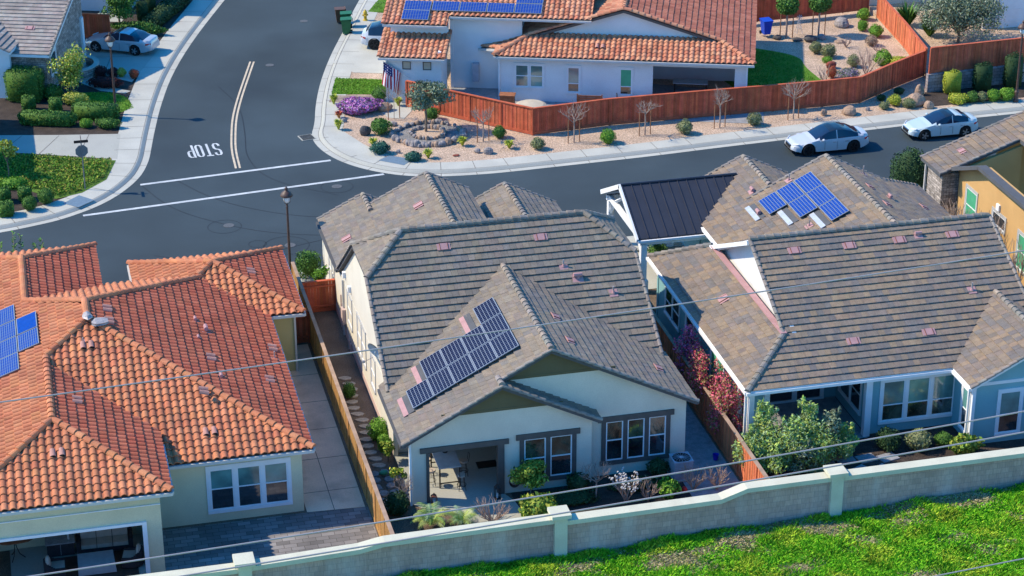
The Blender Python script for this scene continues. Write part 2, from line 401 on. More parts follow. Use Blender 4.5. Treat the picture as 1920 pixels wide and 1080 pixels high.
class Roof:
    """collects the planes of one house's roof and builds them as parts"""
    def __init__(s, kind, pal, root, fascia):
        s.kind, s.pal, s.root = kind, pal, root; s.t = MB(); s.d = MB(); s.caps = []; s.n = 0; s.fascia = fascia
    def plane(s, poly, pal=None, thick=.17, offs=0.0):
        s.n += 1
        tiles(s.t, poly, s.kind, pal or s.pal, 0, s.n*7+1, offs); deck(s.d, poly, thick, 0)
    def cap(s, p, q, r=None):
        c = MB(); s.caps.append(('ridge_cap', c))
        if s.kind == 'flat': caps(c, p, q, r or .15, .38, 0, [(1, 1, 1), (1.15, 1.05, .95), (.85, .88, .9), (.95, .9, .85)], s.n+11, True, .06)
        else: caps(c, p, q, r or .15, .42, 0, s.pal, s.n+11, False, .07)
        s.n += 1
    def rake(s, p, q, r=.1):
        c = MB(); s.caps.append(('rake_trim', c))
        if s.kind == 'flat': caps(c, p, q, r, .4, 0, [(1, 1, 1), (.9, .9, .92), (1.08, 1, .95)], s.n+5, True, .03)
        else: caps(c, p, q, r*1.3, .42, 0, s.pal, s.n+5, False, .02)
        s.n += 1
    def finish(s):
        ro = s.t.build('roof', 'tile_grey' if s.kind == 'flat' else 'tile_clay', s.root)
        s.d.build('roof_deck', s.fascia, ro)
        
        for nm, c in s.caps: c.build(nm, 'cap_grey' if s.kind == 'flat' else 'tile_clay', ro)
        return ro
def roof_frame(poly, a, b):
    P, e, s, n = frame_of(poly); return P[0]+e*a+s*b, e, s, n
def on_plane(poly, x, y):
    P, e, s, n = frame_of(poly); p = P[0]
    return Vector((x, y, p.z-((x-p.x)*n.x+(y-p.y)*n.y)/n.z)), e, s, n
def flat_vent(ro, poly, x, y, w=.62, h=.34):
    p, e, s, n = on_plane(poly, x, y); mb = MB()
    o = p-e*(w/2)-s*(h/2)+n*.04
    mb.obox(o, e*w, s*h, n*.035, 0)
    mb.obox(o+e*(w*.22)+n*.03, e*(w*.56), s*h, n*.03, 0); mb.obox(o+e*(w*.2)+n*.033, e*(w*.03), s*h, n*.04, 1); mb.obox(o+e*(w*.78)+n*.033, e*(w*.03), s*h, n*.04, 1)
    mb.build('roof_vent', ['pink_metal', 'terracotta_pot'], ro)
def pipe_vent(ro, poly, x, y, h=.35, r=.045):
    p, e, s, n = on_plane(poly, x, y); mb = MB()
    mb.obox(p-e*.2-s*.2+n*.035, e*.4, s*.4, n*.02, 0)
    mb.tube([p, p+Vector((0, 0, h))], r, 8, 1); mb.lathe([(r*2.2, 0), (r*1.4, .08), (r*1.1, .12)], 8, tuple(p+n*.03), 0)
    mb.build('vent_pipe', ['pink_metal', 'lead'], ro)
def hood_vent(ro, poly, x, y, k=1.0):
    p, e, s, n = on_plane(poly, x, y); mb = MB()
    mb.obox(p-e*.25*k-s*.22*k+n*.04, e*.5*k, s*.44*k, n*.02, 0)
    mb.tube([p, p+Vector((0, 0, .2*k))], .09*k, 8, 0)
    c = p+Vector((0, 0, .22*k))
    mb.tube([c-e*.2*k, c+e*.2*k], .1*k, 8, 0)
    mb.build('vent_hood', ['pink_metal'], ro)
def tile_vent(ro, poly, x, y):
    p, e, s, n = on_plane(poly, x, y); mb = MB()
    for k in (0, 1):
        a = p+e*(k*.36-.18)-s*.2+n*.06; mb.grid([[a+e*(.13*math.cos(t)*-1)+n*(.13*math.sin(t)+.02) for t in (PI*i/6 for i in range(7))], [a+s*.42+e*(.12*math.cos(t)*-1)+n*(.12*math.sin(t)) for t in (PI*i/6 for i in range(7))]], 0)
        mb.face([a+e*(.13*math.cos(t)*-1)+n*(.13*math.sin(t)+.02) for t in (PI*i/6 for i in range(7))], 1)
    mb.build('roof_vent', ['vent_clay', 'black'], ro)
def solar_panel(root, p, e, s, n, w, h, cellmat, nx=6, ny=10):
    """w along e, h along s; frame, cells and the thin lines between them"""
    mb = MB(); o = p+n*.16
    mb.obox(o, e*w, s*h, n*.04, 1)
    cw, ch = (w-.06)/nx, (h-.06)/ny
    for i in range(nx):
        for j in range(ny):
            a = o+e*(.03+i*cw+.012)+s*(.03+j*ch+.012)+n*.046
            mb.face([a, a+e*(cw-.024), a+e*(cw-.024)+s*(ch-.024), a+s*(ch-.024)], 0)
    for i in (.2, .8):
        mb.obox(p+e*(w*i)+n*.02, e*.05, s*h, n*.14, 2)
    mb.build('solar_panel', [cellmat, 'solar_line', 'galv'], root)
# ---------------------------------------------------------------- walls and windows
WN_ = [0]
def shift(p, d, nb, ins=0):
    """every wall stands a few mm apart from the others so that no two faces share a plane"""
    WN_[0] += 1
    k = -.0017*(WN_[0] % 9)
    return (p[0]+d.x*ins+nb.x*k, p[1]+d.y*ins+nb.y*k)
def wall_rect(mb, p, d, L, z0, z1, t=.2, holes=(), m=0):
    """wall from p along unit d, thickness t to the left-back side; holes = (s0, s1, za, zb)"""
    d = Vector((d[0], d[1], 0)).normalized(); nb = Vector((-d.y, d.x, 0))
    p = shift(p, d, nb, .004); L -= .008
    ss = sorted({0, L, *[h[0] for h in holes], *[h[1] for h in holes]}); zz = sorted({z0, z1, *[h[2] for h in holes], *[h[3] for h in holes]})
    for i in range(len(ss)-1):
        for j in range(len(zz)-1):
            cs, cz = (ss[i]+ss[i+1])/2, (zz[j]+zz[j+1])/2
            if any(h[0] < cs < h[1] and h[2] < cz < h[3] for h in holes): continue
            mb.obox((p[0]+d.x*ss[i], p[1]+d.y*ss[i], zz[j]), d*(ss[i+1]-ss[i]), nb*t, (0, 0, zz[j+1]-zz[j]), m)
def wall_poly(mb, p, d, pts, t=.2, m=0):
    d = Vector((d[0], d[1], 0)).normalized(); nb = Vector((-d.y, d.x, 0))
    p = shift(p, d, nb)
    mb.slab([Vector((p[0], p[1], 0))+d*s+Vector((0, 0, z)) for s, z in pts], nb*t, m)
def window(root, p, d, w, h, z, panes=1, split=.5, casing=.1, cas='trim_white', frame='trim_white', top='glass_shade', bot='glass_dark', header=False, sill=True, muntin=False):
    """p: wall-face point at the window's left end seen from outside, d: unit direction to the right, z: sill height"""
    d = Vector((d[0], d[1], 0)).normalized(); out = Vector((d.y, -d.x, 0)); o = Vector((p[0], p[1], z)); U = Vector((0, 0, 1))
    mb = MB()
    e = .16 if header else 0
    mb.obox(o-d*casing-d*e+U*h, d*(w+2*casing+2*e), out*(.075 if header else .05), U*(casing*1.3), 0)
    mb.obox(o-d*casing-d*e*.3-U*(casing if sill else casing*.6), d*(w+2*casing+e*.6), out*.08, U*casing, 0)
    mb.obox(o-d*casing, d*casing, out*.05, U*h, 0); mb.obox(o+d*w, d*casing, out*.05, U*h, 0)
    root_w = mb.build('window', cas, root)
    pw = (w-casing*(panes-1))/panes
    fr, gl = MB(), MB()
    for i in range(panes):
        a = o+d*(i*(pw+casing))
        if i: fr.obox(a-d*casing, d*casing, out*.052, U*h, 1)
        f = .055
        fr.obox(a, d*pw, out*.035, U*f, 0); fr.obox(a+U*(h-f), d*pw, out*.035, U*f, 0)
        fr.obox(a+U*f, d*f, out*.035, U*(h-2*f), 0); fr.obox(a+d*(pw-f)+U*f, d*f, out*.035, U*(h-2*f), 0)
        if split: fr.obox(a+d*f+U*(h*split-.025), d*(pw-2*f), out*.037, U*.05, 0)
        if muntin:
            fr.obox(a+d*(pw/2-.012)+U*f, d*.024, out*.03, U*(h-2*f), 0)
        zs = h*split if split else h*.02
        g = a+out*.012
        if split: gl.face([g+U*f*.5, g+d*pw+U*f*.5, g+d*pw+U*zs, g+U*zs], 1)
        gl.face([g+U*zs, g+d*pw+U*zs, g+d*pw+U*(h-.02), g+U*(h-.02)], 0)
    fr.build('window_frame', [frame, cas], root_w); gl.build('pane', [top, bot], root_w)
    return root_w
def gutters(root, mat_, runs):
    for p, q in runs:
        mb = MB(); mb.beam(p, q, .13, .13); mb.build('gutter', mat_, root)
def downspout(root, x, y, z1, z0=0, mat_='gutter'):
    mb = MB(); mb.obox((x-.045, y-.045, z0), (.09, 0, 0), (0, .09, 0), (0, 0, z1-z0)); mb.build('downspout', mat_, root)
# ---------------------------------------------------------------- plants
def leaf_arrays(centers, normals, size, cols, seed, aspect=1.6, spread=.9):
    rs = np.random.RandomState(seed); n = len(centers)
    nrm = normals+rs.normal(0, spread, (n, 3)); nrm /= np.linalg.norm(nrm, axis=1)[:, None]+1e-9
    t = rs.normal(0, 1, (n, 3)); t -= (t*nrm).sum(1)[:, None]*nrm; t /= np.linalg.norm(t, axis=1)[:, None]+1e-9
    b = np.cross(nrm, t); sz = size*rs.uniform(.6, 1.35, (n, 1))
    a = t*sz*aspect/2; b = b*sz/2
    V = np.stack([centers-a, centers+b*.9-a*.1, centers+a, centers-b*.9-a*.1], 1).reshape(-1, 3)
    col = cols[rs.randint(0, len(cols), n)]*rs.uniform(.72, 1.28, (n, 1))
    return V, col
def quads_obj(name, V, col, material, parent=None, loc=(0, 0, 0), extra=None):
    """one mesh of many leaf quads (V: 4n x 3); extra: an MB merged in with material slots of its own"""
    n = len(V)//4
    ev, ef, em, ec, mats = [], [], [], [], [material]
    if extra: ev, ef, em, ec = extra.v, extra.f, extra.m, extra.c; mats += extra.mats
    me = bpy.data.meshes.new(name)
    nv = len(V)+len(ev); me.vertices.add(nv)
    co = np.concatenate([V, np.array(ev, float).reshape(-1, 3)]) if ev else V
    me.vertices.foreach_set('co', co.astype(np.float32).ravel())
    lt = [4]*n+[len(f) for f in ef]; idx = np.concatenate([np.arange(4*n), np.array([4*n+i for f in ef for i in f], int)]) if ef else np.arange(4*n)
    me.loops.add(len(idx)); me.loops.foreach_set('vertex_index', idx.astype(np.int32))
    me.polygons.add(len(lt)); st = np.concatenate([[0], np.cumsum(lt)[:-1]]).astype(np.int32)
    me.polygons.foreach_set('loop_start', st)
    me.polygons.foreach_set('material_index', np.array([0]*n+[k+1 for k in em], np.int32))
    me.update(calc_edges=True)
    at = me.color_attributes.new('tint', 'FLOAT_COLOR', 'CORNER')
    cc = np.ones((len(idx), 4), np.float32); cc[:4*n, :3] = np.repeat(col, 4, axis=0)
    if ef: cc[4*n:, :3] = np.repeat(np.array(ec), [len(f) for f in ef], axis=0)
    at.data.foreach_set('color', cc.ravel())
    for mm in mats: me.materials.append(M[mm])
    o = bpy.data.objects.new(name, me); C.objects.link(o); o.location = loc
    if parent: o.parent = parent
    return o
PAL = {
 'green': [(0.0675, 0.162, 0.027), (0.0945, 0.216, 0.0405), (0.054, 0.121, 0.027), (0.121, 0.257, 0.0405)],
 'bright': [(0.121, 0.297, 0.027), (0.162, 0.351, 0.0405), (0.0945, 0.23, 0.027), (0.216, 0.378, 0.0405)],
 'yellow': [(0.338, 0.405, 0.0405), (0.405, 0.446, 0.0405), (0.243, 0.338, 0.0405), (0.472, 0.446, 0.0675)],
 'dark': [(0.027, 0.0675, 0.0243), (0.0405, 0.0945, 0.027), (0.0243, 0.054, 0.0203), (0.0473, 0.101, 0.0405)],
 'blue': [(0.0405, 0.135, 0.0945), (0.054, 0.176, 0.121), (0.0338, 0.108, 0.081)],
 'olive': [(0.162, 0.216, 0.121), (0.216, 0.27, 0.162), (0.121, 0.162, 0.0945), (0.27, 0.311, 0.216)],
 'dull': [(0.189, 0.23, 0.0945), (0.243, 0.27, 0.121), (0.135, 0.176, 0.0675), (0.27, 0.27, 0.162)],
 'purple': [(.5, .17, .46), (.58, .24, .54), (.42, .12, .38), (.14, .22, .12), (.6, .32, .58)],
 'lav': [(0.27, 0.216, 0.324), (0.338, 0.27, 0.378), (0.108, 0.162, 0.081), (0.162, 0.203, 0.108)],
 'red': [(0.405, 0.0675, 0.0405), (0.513, 0.108, 0.054), (0.27, 0.054, 0.0405), (0.405, 0.189, 0.0675)],
 'maroon': [(0.0675, 0.0203, 0.0243), (0.108, 0.027, 0.027), (0.0473, 0.027, 0.027)],
 'pink': [(.7, .1, .16), (.75, .18, .24), (.55, .09, .13), (.4, .26, .12), (.26, .26, .08)],
 'magenta': [(.72, .12, .26), (.75, .2, .36), (.55, .08, .24), (.36, .2, .12)],
 'auto': [(.45, .46, .05), (.25, .38, .05), (.5, .42, .08), (.17, .3, .05), (.5, .52, .16)],
 'dry': [(0.405, 0.297, 0.216), (0.324, 0.243, 0.176)],
 'mix': [(.38, .5, .09), (.26, .42, .09), (.46, .55, .12), (.2, .33, .12), (.26, .4, .22), (.34, .44, .2)],
 'lemon': [(0.149, 0.27, 0.0405), (0.243, 0.338, 0.0405), (0.405, 0.432, 0.0675), (0.0945, 0.189, 0.027)],
}
def cloud(rx, ry, rz, n, size, pal, seed, box=False, bump=.14, zc=None, core=True, depth=.28, spread=.9, aspect=1.6):
    rs = np.random.RandomState(seed); zc = rz if zc is None else zc
    d = rs.normal(0, 1, (n, 3)); d /= np.linalg.norm(d, axis=1)[:, None]
    if box:
        p = 7.0; k = (np.abs(d)**p).sum(1)**(1/p); d2 = d/k[:, None]
    else: d2 = d
    ph = rs.uniform(0, 6, 6)
    bm_ = 1+bump*(np.sin(d[:, 0]*5+ph[0])+np.sin(d[:, 1]*5.5+ph[1])+np.sin(d[:, 2]*6+ph[2])+np.sin(d[:, 0]*11+ph[3])*np.sin(d[:, 1]*12+ph[4]))/3
    k = (1-depth*rs.uniform(0, 1, n)**2)*bm_
    c = d2*k[:, None]*np.array([rx, ry, rz]); c[:, 2] += zc
    keep = c[:, 2] > .01; c = c[keep]; nn = d[keep]
    V, col = leaf_arrays(c, nn, size, np.array(PAL[pal]), seed+1, aspect, spread)
    ex = None
    if core:
        ex = MB(); ex.mats = ['leaf']
        cc = tuple(np.mean(PAL[pal], axis=0)*.8)
        if box: ex.box(-rx*.85, rx*.85, -ry*.85, ry*.85, max(0, zc-rz*.9), zc+rz*.85, 0, cc)
        else: ex.blob((0, 0, zc), (rx*.8, ry*.8, rz*.8), seed, .1, 7, 0, cc)
    return V, col, ex
def shrub(name, x, y, w, h, pal, label, cat='shrub', group=None, z=.15, n=None, size=None, box=False, seed=None, wy=None, bump=.2, rz=0, depth=.28, aspect=1.6):
    seed = seed or int(abs(x*131+y*37)*10) % 9999
    wy = wy or w
    size = size or max(.04, min(.07, w*.055))
    n = n or int(min(6500, 10*(w*h+wy*h+w*wy)/size**2*.12)+300)
    V, col, ex = cloud(w/2, wy/2, h/2, n, size, pal, seed, box, bump, depth=depth, aspect=aspect)
    o = quads_obj(name, V, col, 'leaf', None, (x, y, z), ex); o.rotation_euler = (0, 0, rz)
    return tag(o, label, cat, group)
def tuft(name, x, y, w, h, pal, label, cat='plant', group=None, z=.15, n=90, seed=None, wid=.05, droop=.3):
    seed = seed or int(abs(x*131+y*37)*10) % 9999
    rs = random.Random(seed); mb = MB()
    for i in range(n):
        a = rs.uniform(0, 2*PI); l = rs.uniform(.6, 1); tip = Vector((math.cos(a)*w/2*l, math.sin(a)*w/2*l, h*rs.uniform(.45, 1)*(1.1-.3*l)))
        b0 = Vector((math.cos(a)*w*.05, math.sin(a)*w*.05, 0)); mid = b0.lerp(tip, .55)+Vector((0, 0, h*droop)); sd = Vector((-math.sin(a), math.cos(a), 0))*wid/2
        c = jit(rs.choice(PAL[pal]), .2, rs)
        mb.face([b0-sd*.6, b0+sd*.6, mid+sd, mid-sd], 0, c); mb.face([mid-sd, mid+sd, tip], 0, c)
    return tag(mb.build(name, 'leaf', None, (x, y, z)), label, cat, group)
def branches(mb, p, d, L, r, depth, rs, m=0, up=.25, n=3, tips=None, ang=.7):
    p = Vector(p); d = Vector(d).normalized()
    q = p+d*L*.5+Vector((rs.uniform(-1, 1), rs.uniform(-1, 1), rs.uniform(0, 1)))*L*.06; e = p+d*L
    mb.tube([p, q, e], [r, r*.82, r*.62], 5, m, cap=False)
    if tips is not None: tips.append((e, depth))
    if depth == 0: return
    for i in range(n):
        a = Vector((rs.uniform(-1, 1), rs.uniform(-1, 1), rs.uniform(-.4, .8)))*ang
        branches(mb, p+d*L*rs.uniform(.55, 1), (d+a+Vector((0, 0, up))).normalized(), L*rs.uniform(.6, .85), r*.6, depth-1, rs, m, up, n, tips, ang)
def bare_tree(x, y, w, h, label, seed, stakes=2, group='bare young trees along the fence', z=.15, name='bare_tree', stem=.45, r=.045, n=4):
    root = empty(name, (x, y, z)); tag(root, label, 'tree', group)
    rs = random.Random(seed); mb = MB()
    mb.tube([(0, 0, 0), (.02, 0, h*stem*.5), (0, .01, h*stem)], [r, r*.9, r*.8], 7)
    mb.build('trunk', 'twig', root)
    t = MB()
    nb = rs.randint(6, 9)
    for i in range(nb):
        a = 2*PI*i/nb+rs.uniform(-.5, .5); e = rs.uniform(.35, .7)
        branches(t, (0, 0, h*stem*rs.uniform(.8, 1)), (math.cos(a)*w*e, math.sin(a)*w*e, h*rs.uniform(.12, .4)), h*rs.uniform(.13, .22), r*.5, 3, rs, up=.2, n=3, ang=.9)
    t.build('crown', 'twig', root)
    for k in range(stakes):
        a = PI*k+.2; s = MB(); s.tube([(math.cos(a)*.38, math.sin(a)*.38, 0), (math.cos(a)*.38, math.sin(a)*.38, h*.5)], .032, 6); s.build('stake', 'stake', root)
    return root
def bare_shrub(x, y, w, h, label, seed, z=0, group=None, stems=9, depth=2, blossom=None, name='bare_shrub'):
    rs = random.Random(seed); t = MB(); tips = []
    for i in range(stems):
        a = 2*PI*i/stems+rs.uniform(-.4, .4)
        branches(t, (0, 0, 0), (math.cos(a)*w*.5, math.sin(a)*w*.5, h*.75), h*.5, .03, depth, rs, up=.2, n=3, tips=tips, ang=.6)
    if blossom:
        for p, d in tips:
            if d == 0:
                for k in range(2):
                    o = p+Vector((rs.uniform(-.05, .05), rs.uniform(-.05, .05), rs.uniform(-.05, .05)))
                    t.obox(o, (.05, 0, .01), (0, .05, .01), (.01, 0, .04), 1)
    return tag(t.build(name, ['twig', blossom or 'twig'], None, (x, y, z)), label, 'shrub', group)
def crown_tree(name, x, y, w, h, trunk_h, pal, label, seed, n=2600, size=.13, z=.15, clumps=11, cat='tree', trunk='bark', wy=None, group=None, tr=.07, low=.0, stakes=0, aspect=1.6):
    root = empty(name, (x, y, z)); tag(root, label, cat, group)
    rs = random.Random(seed); wy = wy or w
    mb = MB(); mb.tube([(0, 0, 0), (.03, .02, trunk_h*.55), (0, 0, trunk_h)], [tr*1.2, tr, tr*.85], 8)
    cs = []; ch = h-trunk_h+low
    for i in range(clumps):
        a = rs.uniform(0, 2*PI); q = math.sqrt(rs.random()); zz = rs.uniform(.2, .86)
        k = math.sqrt(max(.1, 1-(2*zz-1)**2*.8))
        cs.append(Vector((math.cos(a)*q*w*.36*k, math.sin(a)*q*wy*.36*k, trunk_h-low+ch*zz)))
    for c in cs: mb.tube([(0, 0, trunk_h*.9), (Vector((0, 0, trunk_h))+c)/2+Vector((0, 0, .05)), c], [tr*.55, tr*.35, .015], 5, cap=False)
    mb.build('trunk', trunk, root)
    Vs, Cs = [], []
    for i, c in enumerate(cs):
        k = rs.uniform(.75, 1.2)
        V, col, _ = cloud(w*.24*k, wy*.24*k, ch*.22*k, n//clumps, size, pal, seed*31+i, False, .3, 0, core=False, depth=.8)
        rsn = np.random.RandomState(seed+i)
        V, col = leaf_cloud_full(c, (w*.24*k, wy*.24*k, ch*.2*k), n//clumps, size, pal, seed*31+i, aspect)
        Vs.append(V); Cs.append(col*rsn.uniform(.8, 1.2))
    quads_obj('crown', np.concatenate(Vs), np.concatenate(Cs), 'leaf', root)
    for k in range(stakes):
        a = PI*k+.1; s = MB(); s.tube([(math.cos(a)*.36, math.sin(a)*.36, 0), (math.cos(a)*.36, math.sin(a)*.36, trunk_h*1.1)], .035, 6); s.build('stake', 'stake', root)
    return root
def leaf_cloud_full(c, r, n, size, pal, seed, aspect=1.6):
    rs = np.random.RandomState(seed); d = rs.normal(0, 1, (n, 3)); d /= np.linalg.norm(d, axis=1)[:, None]
    k = rs.uniform(.25, 1, n)**.6*(1+.25*np.sin(d[:, 0]*6+seed)*np.sin(d[:, 1]*7))
    p = d*k[:, None]*np.array(r)+np.array(c)
    return leaf_arrays(p, d, size, np.array(PAL[pal]), seed+1, aspect)
def rock(x, y, w, h, m_, label, z=.15, seed=None, cat='rock', group=None, wy=None, name='boulder', rz=0):
    seed = seed or int(abs(x*131+y*37)*10) % 9999
    mb = MB(); mb.blob((0, 0, h*.35), (w/2, (wy or w*.75)/2, h*.62), seed, .24, 7, freq=1.5)
    o = mb.build(name, m_, None, (x, y, z), rz)
    return tag(o, label, cat, group)
# ---------------------------------------------------------------- fences
def fence(pts, h, label, boards='fence_red', cap='fence_red', z=0, bw=.15, post_gap=2.4, group=None, posts='fence_red', side=1, steps=None, kick=True, hs=None, rails=True):
    root = empty('fence', (pts[0][0], pts[0][1], z)); tag(root, label, 'fence', group)
    o0 = Vector((pts[0][0], pts[0][1], 0)); r = random.Random(int(abs(pts[0][0]*77+pts[0][1]*13)))
    bd, cp, rl = MB(), MB(), MB()
    for i in range(len(pts)-1):
        a, b = Vector((*pts[i][:2], 0)), Vector((*pts[i+1][:2], 0)); d = b-a; L = d.length; d.normalize(); nn = Vector((d.y, -d.x, 0))*side
        za = pts[i][2] if len(pts[i]) > 2 else 0; zb = pts[i+1][2] if len(pts[i+1]) > 2 else 0
        k = max(1, int(L/bw)); w = L/k
        for j in range(k):
            zz = za+(zb-za)*(j+.5)/k
            t = .022 if j % 2 else .035
            bd.obox(a-o0+d*(w*j+.004)+Vector((0, 0, zz+.12)), d*(w-.008), nn*t, (0, 0, h-.16+r.uniform(-.004, .004)), 0, jit((1, 1, 1), .24, r))
        A, B = a-o0+Vector((0, 0, za+h)), b-o0+Vector((0, 0, zb+h))
        cp.beam(A, B, .17, .045)
        if kick: rl.beam(A-Vector((0, 0, h-.2))+nn*.02, B-Vector((0, 0, h-.2))+nn*.02, .06, .18, 0)
        if rails:
            for q in (.4, h-.25): rl.beam(A-Vector((0, 0, h-q))-nn*.06, B-Vector((0, 0, h-q))-nn*.06, .05, .09, 0)
        npst = max(1, round(L/post_gap))
        for j in range(npst+(1 if i == len(pts)-2 else 0)):
            p = a-o0+d*(L*j/npst); zz = za+(zb-za)*j/npst
            pm = MB(); pm.obox(p-d*.055-nn*.05+Vector((0, 0, zz)), d*.11, nn*.12, (0, 0, h-.045), 0, (.85, .85, .85)); pm.build('post', posts, root)
    bd.build('boards', boards, root); cp.build('cap_rail', cap, root, **{}) ; rl.build('rail', posts, root)
    return root
# ---------------------------------------------------------------- ground, road, pavements
def sheet(name, poly, z, m_, kind='structure', label=None):
    mb = MB(); mb.prism(poly, z, z, 0, sides=False)
    o = mb.build(name, m_); o['kind'] = kind
    return o
def raised(name, poly, z0, z1, m_, kind='structure'):
    mb = MB(); mb.prism(poly, z0, z1, 0); o = mb.build(name, m_); o['kind'] = kind; return o
def offset_line(pts, d):
    out = []
    for i, p in enumerate(pts):
        a, b = Vector((*pts[max(i-1, 0)], 0)), Vector((*pts[min(i+1, len(pts)-1)], 0)); t = (b-a).normalized()
        out.append((p[0]-t.y*d, p[1]+t.x*d))
    return out
def smooth(pts, it=2):
    for _ in range(it):
        q = [pts[0]]
        for i in range(len(pts)-1):
            a, b = pts[i], pts[i+1]; q += [(a[0]*.75+b[0]*.25, a[1]*.75+b[1]*.25), (a[0]*.25+b[0]*.75, a[1]*.25+b[1]*.75)]
        pts = q+[pts[-1]]
    return pts
sheet('ground', [(-1500, -1500), (1500, -1500), (1500, 2500), (-1500, 2500)], -.25, 'earth')
sheet('road', [(-80, 32.3), (120, 32.3), (120, 49), (40, 60), (30, 130), (-10, 130), (-30, 60), (-80, 49)], 0, 'asphalt')
gl = smooth([(-60, 35.5), (-40, 38.2), (-28, 39.9), (-20.9, 41.1), (-19.3, 41.55), (-17.4, 42.2), (-14.9, 44.0), (-13.0, 46.8), (-12.1, 49.5), (-11.6, 52.7), (-11.3, 54.6), (-10.5, 59.2), (-9.2, 65.1), (-7.1, 71.9), (-3.9, 80.5), (2, 96), (8, 112)])
gr = smooth([(14, 101), (9, 87), (5.5, 78.1), (3.1, 70.9), (1.5, 66.3), (0, 61.2), (-1.0, 56.8), (-1.5, 53.8), (-2.1, 51.6), (-1.95, 49.6), (-1.3, 47.6), (-.2, 45.9), (1.2, 44.6), (2.7, 43.75), (4.5, 43.3), (6.7, 43.1), (8.5, 43.1), (12.7, 43.3), (17.2, 43.5), (21.6, 43.9), (31.5, 44.5), (37, 44.85), (42, 45), (60, 45.4), (110, 46)])
def side(gut, sg, name_prefix, wide):
    """gutter sheet, kerb step and pavement following one kerb line; sg = side of the line that is land"""
    a = offset_line(gut, sg*.4); b = offset_line(gut, sg*.62); c = offset_line(gut, sg*wide)
    mb = MB(); mb.grid([[(x, y, .008) for x, y in gut], [(x, y, .014) for x, y in a]], 0)
    o = mb.build('gutter_pan', 'concrete_light'); o['kind'] = 'structure'
    mb = MB()
    mb.grid([[(x, y, .014) for x, y in a], [(x, y, .12) for x, y in offset_line(gut, sg*.56)], [(x, y, .15) for x, y in b]], 0)
    o = mb.build('kerb', 'concrete'); o['kind'] = 'structure'
    mb = MB(); mb.grid([[(x, y, .15) for x, y in b], [(x, y, .152) for x, y in c]], 0)
    o = mb.build('pavement', 'concrete_light'); o['kind'] = 'structure'
    jm = MB(); acc = 0
    for i in range(1, len(gut)):
        acc += math.dist(gut[i], gut[i-1])
        if acc > 1.9:
            acc = 0
            p, q, t = Vector((*gut[i], 0)), Vector((*c[i], 0)), (Vector((*gut[i], 0))-Vector((*gut[i-1], 0))).normalized()*.016
            u = Vector((*b[i], 0)); g2 = Vector((*a[i], 0))
            jm.face([u-t+Vector((0, 0, .156)), u+t+Vector((0, 0, .156)), q+t+Vector((0, 0, .157)), q-t+Vector((0, 0, .157))])
            jm.face([p-t+Vector((0, 0, .013)), p+t+Vector((0, 0, .013)), g2+t+Vector((0, 0, .019)), g2-t+Vector((0, 0, .019))])
    ln = offset_line(gut, sg*.66), offset_line(gut, sg*.685)
    jm.grid([[(x, y, .156) for x, y in ln[0]], [(x, y, .156) for x, y in ln[1]]])
    e1, e2 = offset_line(gut, sg*.385), offset_line(gut, sg*.41)
    jm.grid([[(x, y, .021) for x, y in e1], [(x, y, .023) for x, y in e2]])
    o = jm.build('pavement_joints', 'joint'); o['kind'] = 'structure'
    return c
cl = side(gl, 1, 'left', 2.15)
cr = side(gr, 1, 'right', 1.85)
# land inside the two corner blocks
raised('garden_bed', [p for p in cl]+[(-20, 140), (-120, 140), (-120, 30)], -.1, .135, 'mulch')
raised('garden_gravel', [p for p in cr]+[(110, 150), (24, 150)], -.1, .135, 'gravel')
# south side: pavement and front yards of the near houses
raised('pavement', [(-80, 30.2), (120, 30.2), (120, 31.8), (-80, 31.8)], -.1, .15, 'concrete_light')
sheet('gutter_pan', [(-80, 31.8), (120, 31.8), (120, 32.35), (-80, 32.35)], .012, 'concrete_light')
raised('garden_soil', [(-80, 0.1), (120, 0.1), (120, 30.2), (-80, 30.2)], -.2, -.012, 'soil')
# asphalt seams, manholes, stains
def ring(x, y, r0, r1, z, m_, name, n=40):
    mb = MB(); mb.grid([[(x+r*math.cos(2*PI*i/n), y+r*math.sin(2*PI*i/n), z) for i in range(n)] for r in (r1, r0)], 0, closed=True)
    o = mb.build(name, m_); o['kind'] = 'structure'; return o
for x, y, r in ((-8.85, 39.0, .95), (-1.86, 43.27, .95), (-5.9, 35.6, 1.25), (-7.4, 36.2, .5)):
    ring(x, y, r-.05, r, .006, 'asphalt_seal', 'asphalt_seam')
def manhole(x, y, r, label):
    mb = MB(); mb.lathe([(r, 0), (r, .012), (r*.8, .014)], 20, (0, 0, .003)); mb.lathe([(r*.35, .014), (r*.33, .02)], 12, (0, 0, .003))
    tag(mb.build('manhole_cover', 'iron_cover', None, (x, y, 0)), label, 'manhole')
manhole(-8.6, 39.1, .3, 'manhole cover in the larger sealed ring beside the lower crosswalk line')
manhole(-1.86, 43.3, .3, 'manhole cover in the sealed ring close to the corner ramp')
manhole(-5.7, 35.6, .3, 'manhole cover in the street just left of the black lamp post')
manhole(.92, 74.2, .28, 'manhole cover far up the street beside the green bins')
manhole(-2.7, 65.4, .28, 'manhole cover in the street opposite the white crossover car')
for pts in ([(-12.9, 46.5), (-11.6, 42.5), (-9.6, 40), (-6.8, 37.6), (-3, 36.2), (2, 35.6)], [(-11, 47), (-9, 43), (-6.2, 40.4), (-3.6, 39), (0, 38.3)], [(-13, 36), (-11.4, 35), (-10.7, 33.8), (-10.6, 32.6)], [(-8, 34.4), (-4, 36), (0, 36.6), (8, 36.4)], [(-6.5, 62), (-5.6, 58), (-5.9, 53), (-6.4, 49), (-5.5, 45), (-2, 42)]):
    c = smooth(pts, 3); a, b = offset_line(c, .035), offset_line(c, -.035); mb = MB()
    mb.grid([[(x, y, .005) for x, y in a], [(x, y, .005) for x, y in b]]); o = mb.build('asphalt_seam', 'asphalt_seal'); o['kind'] = 'structure'
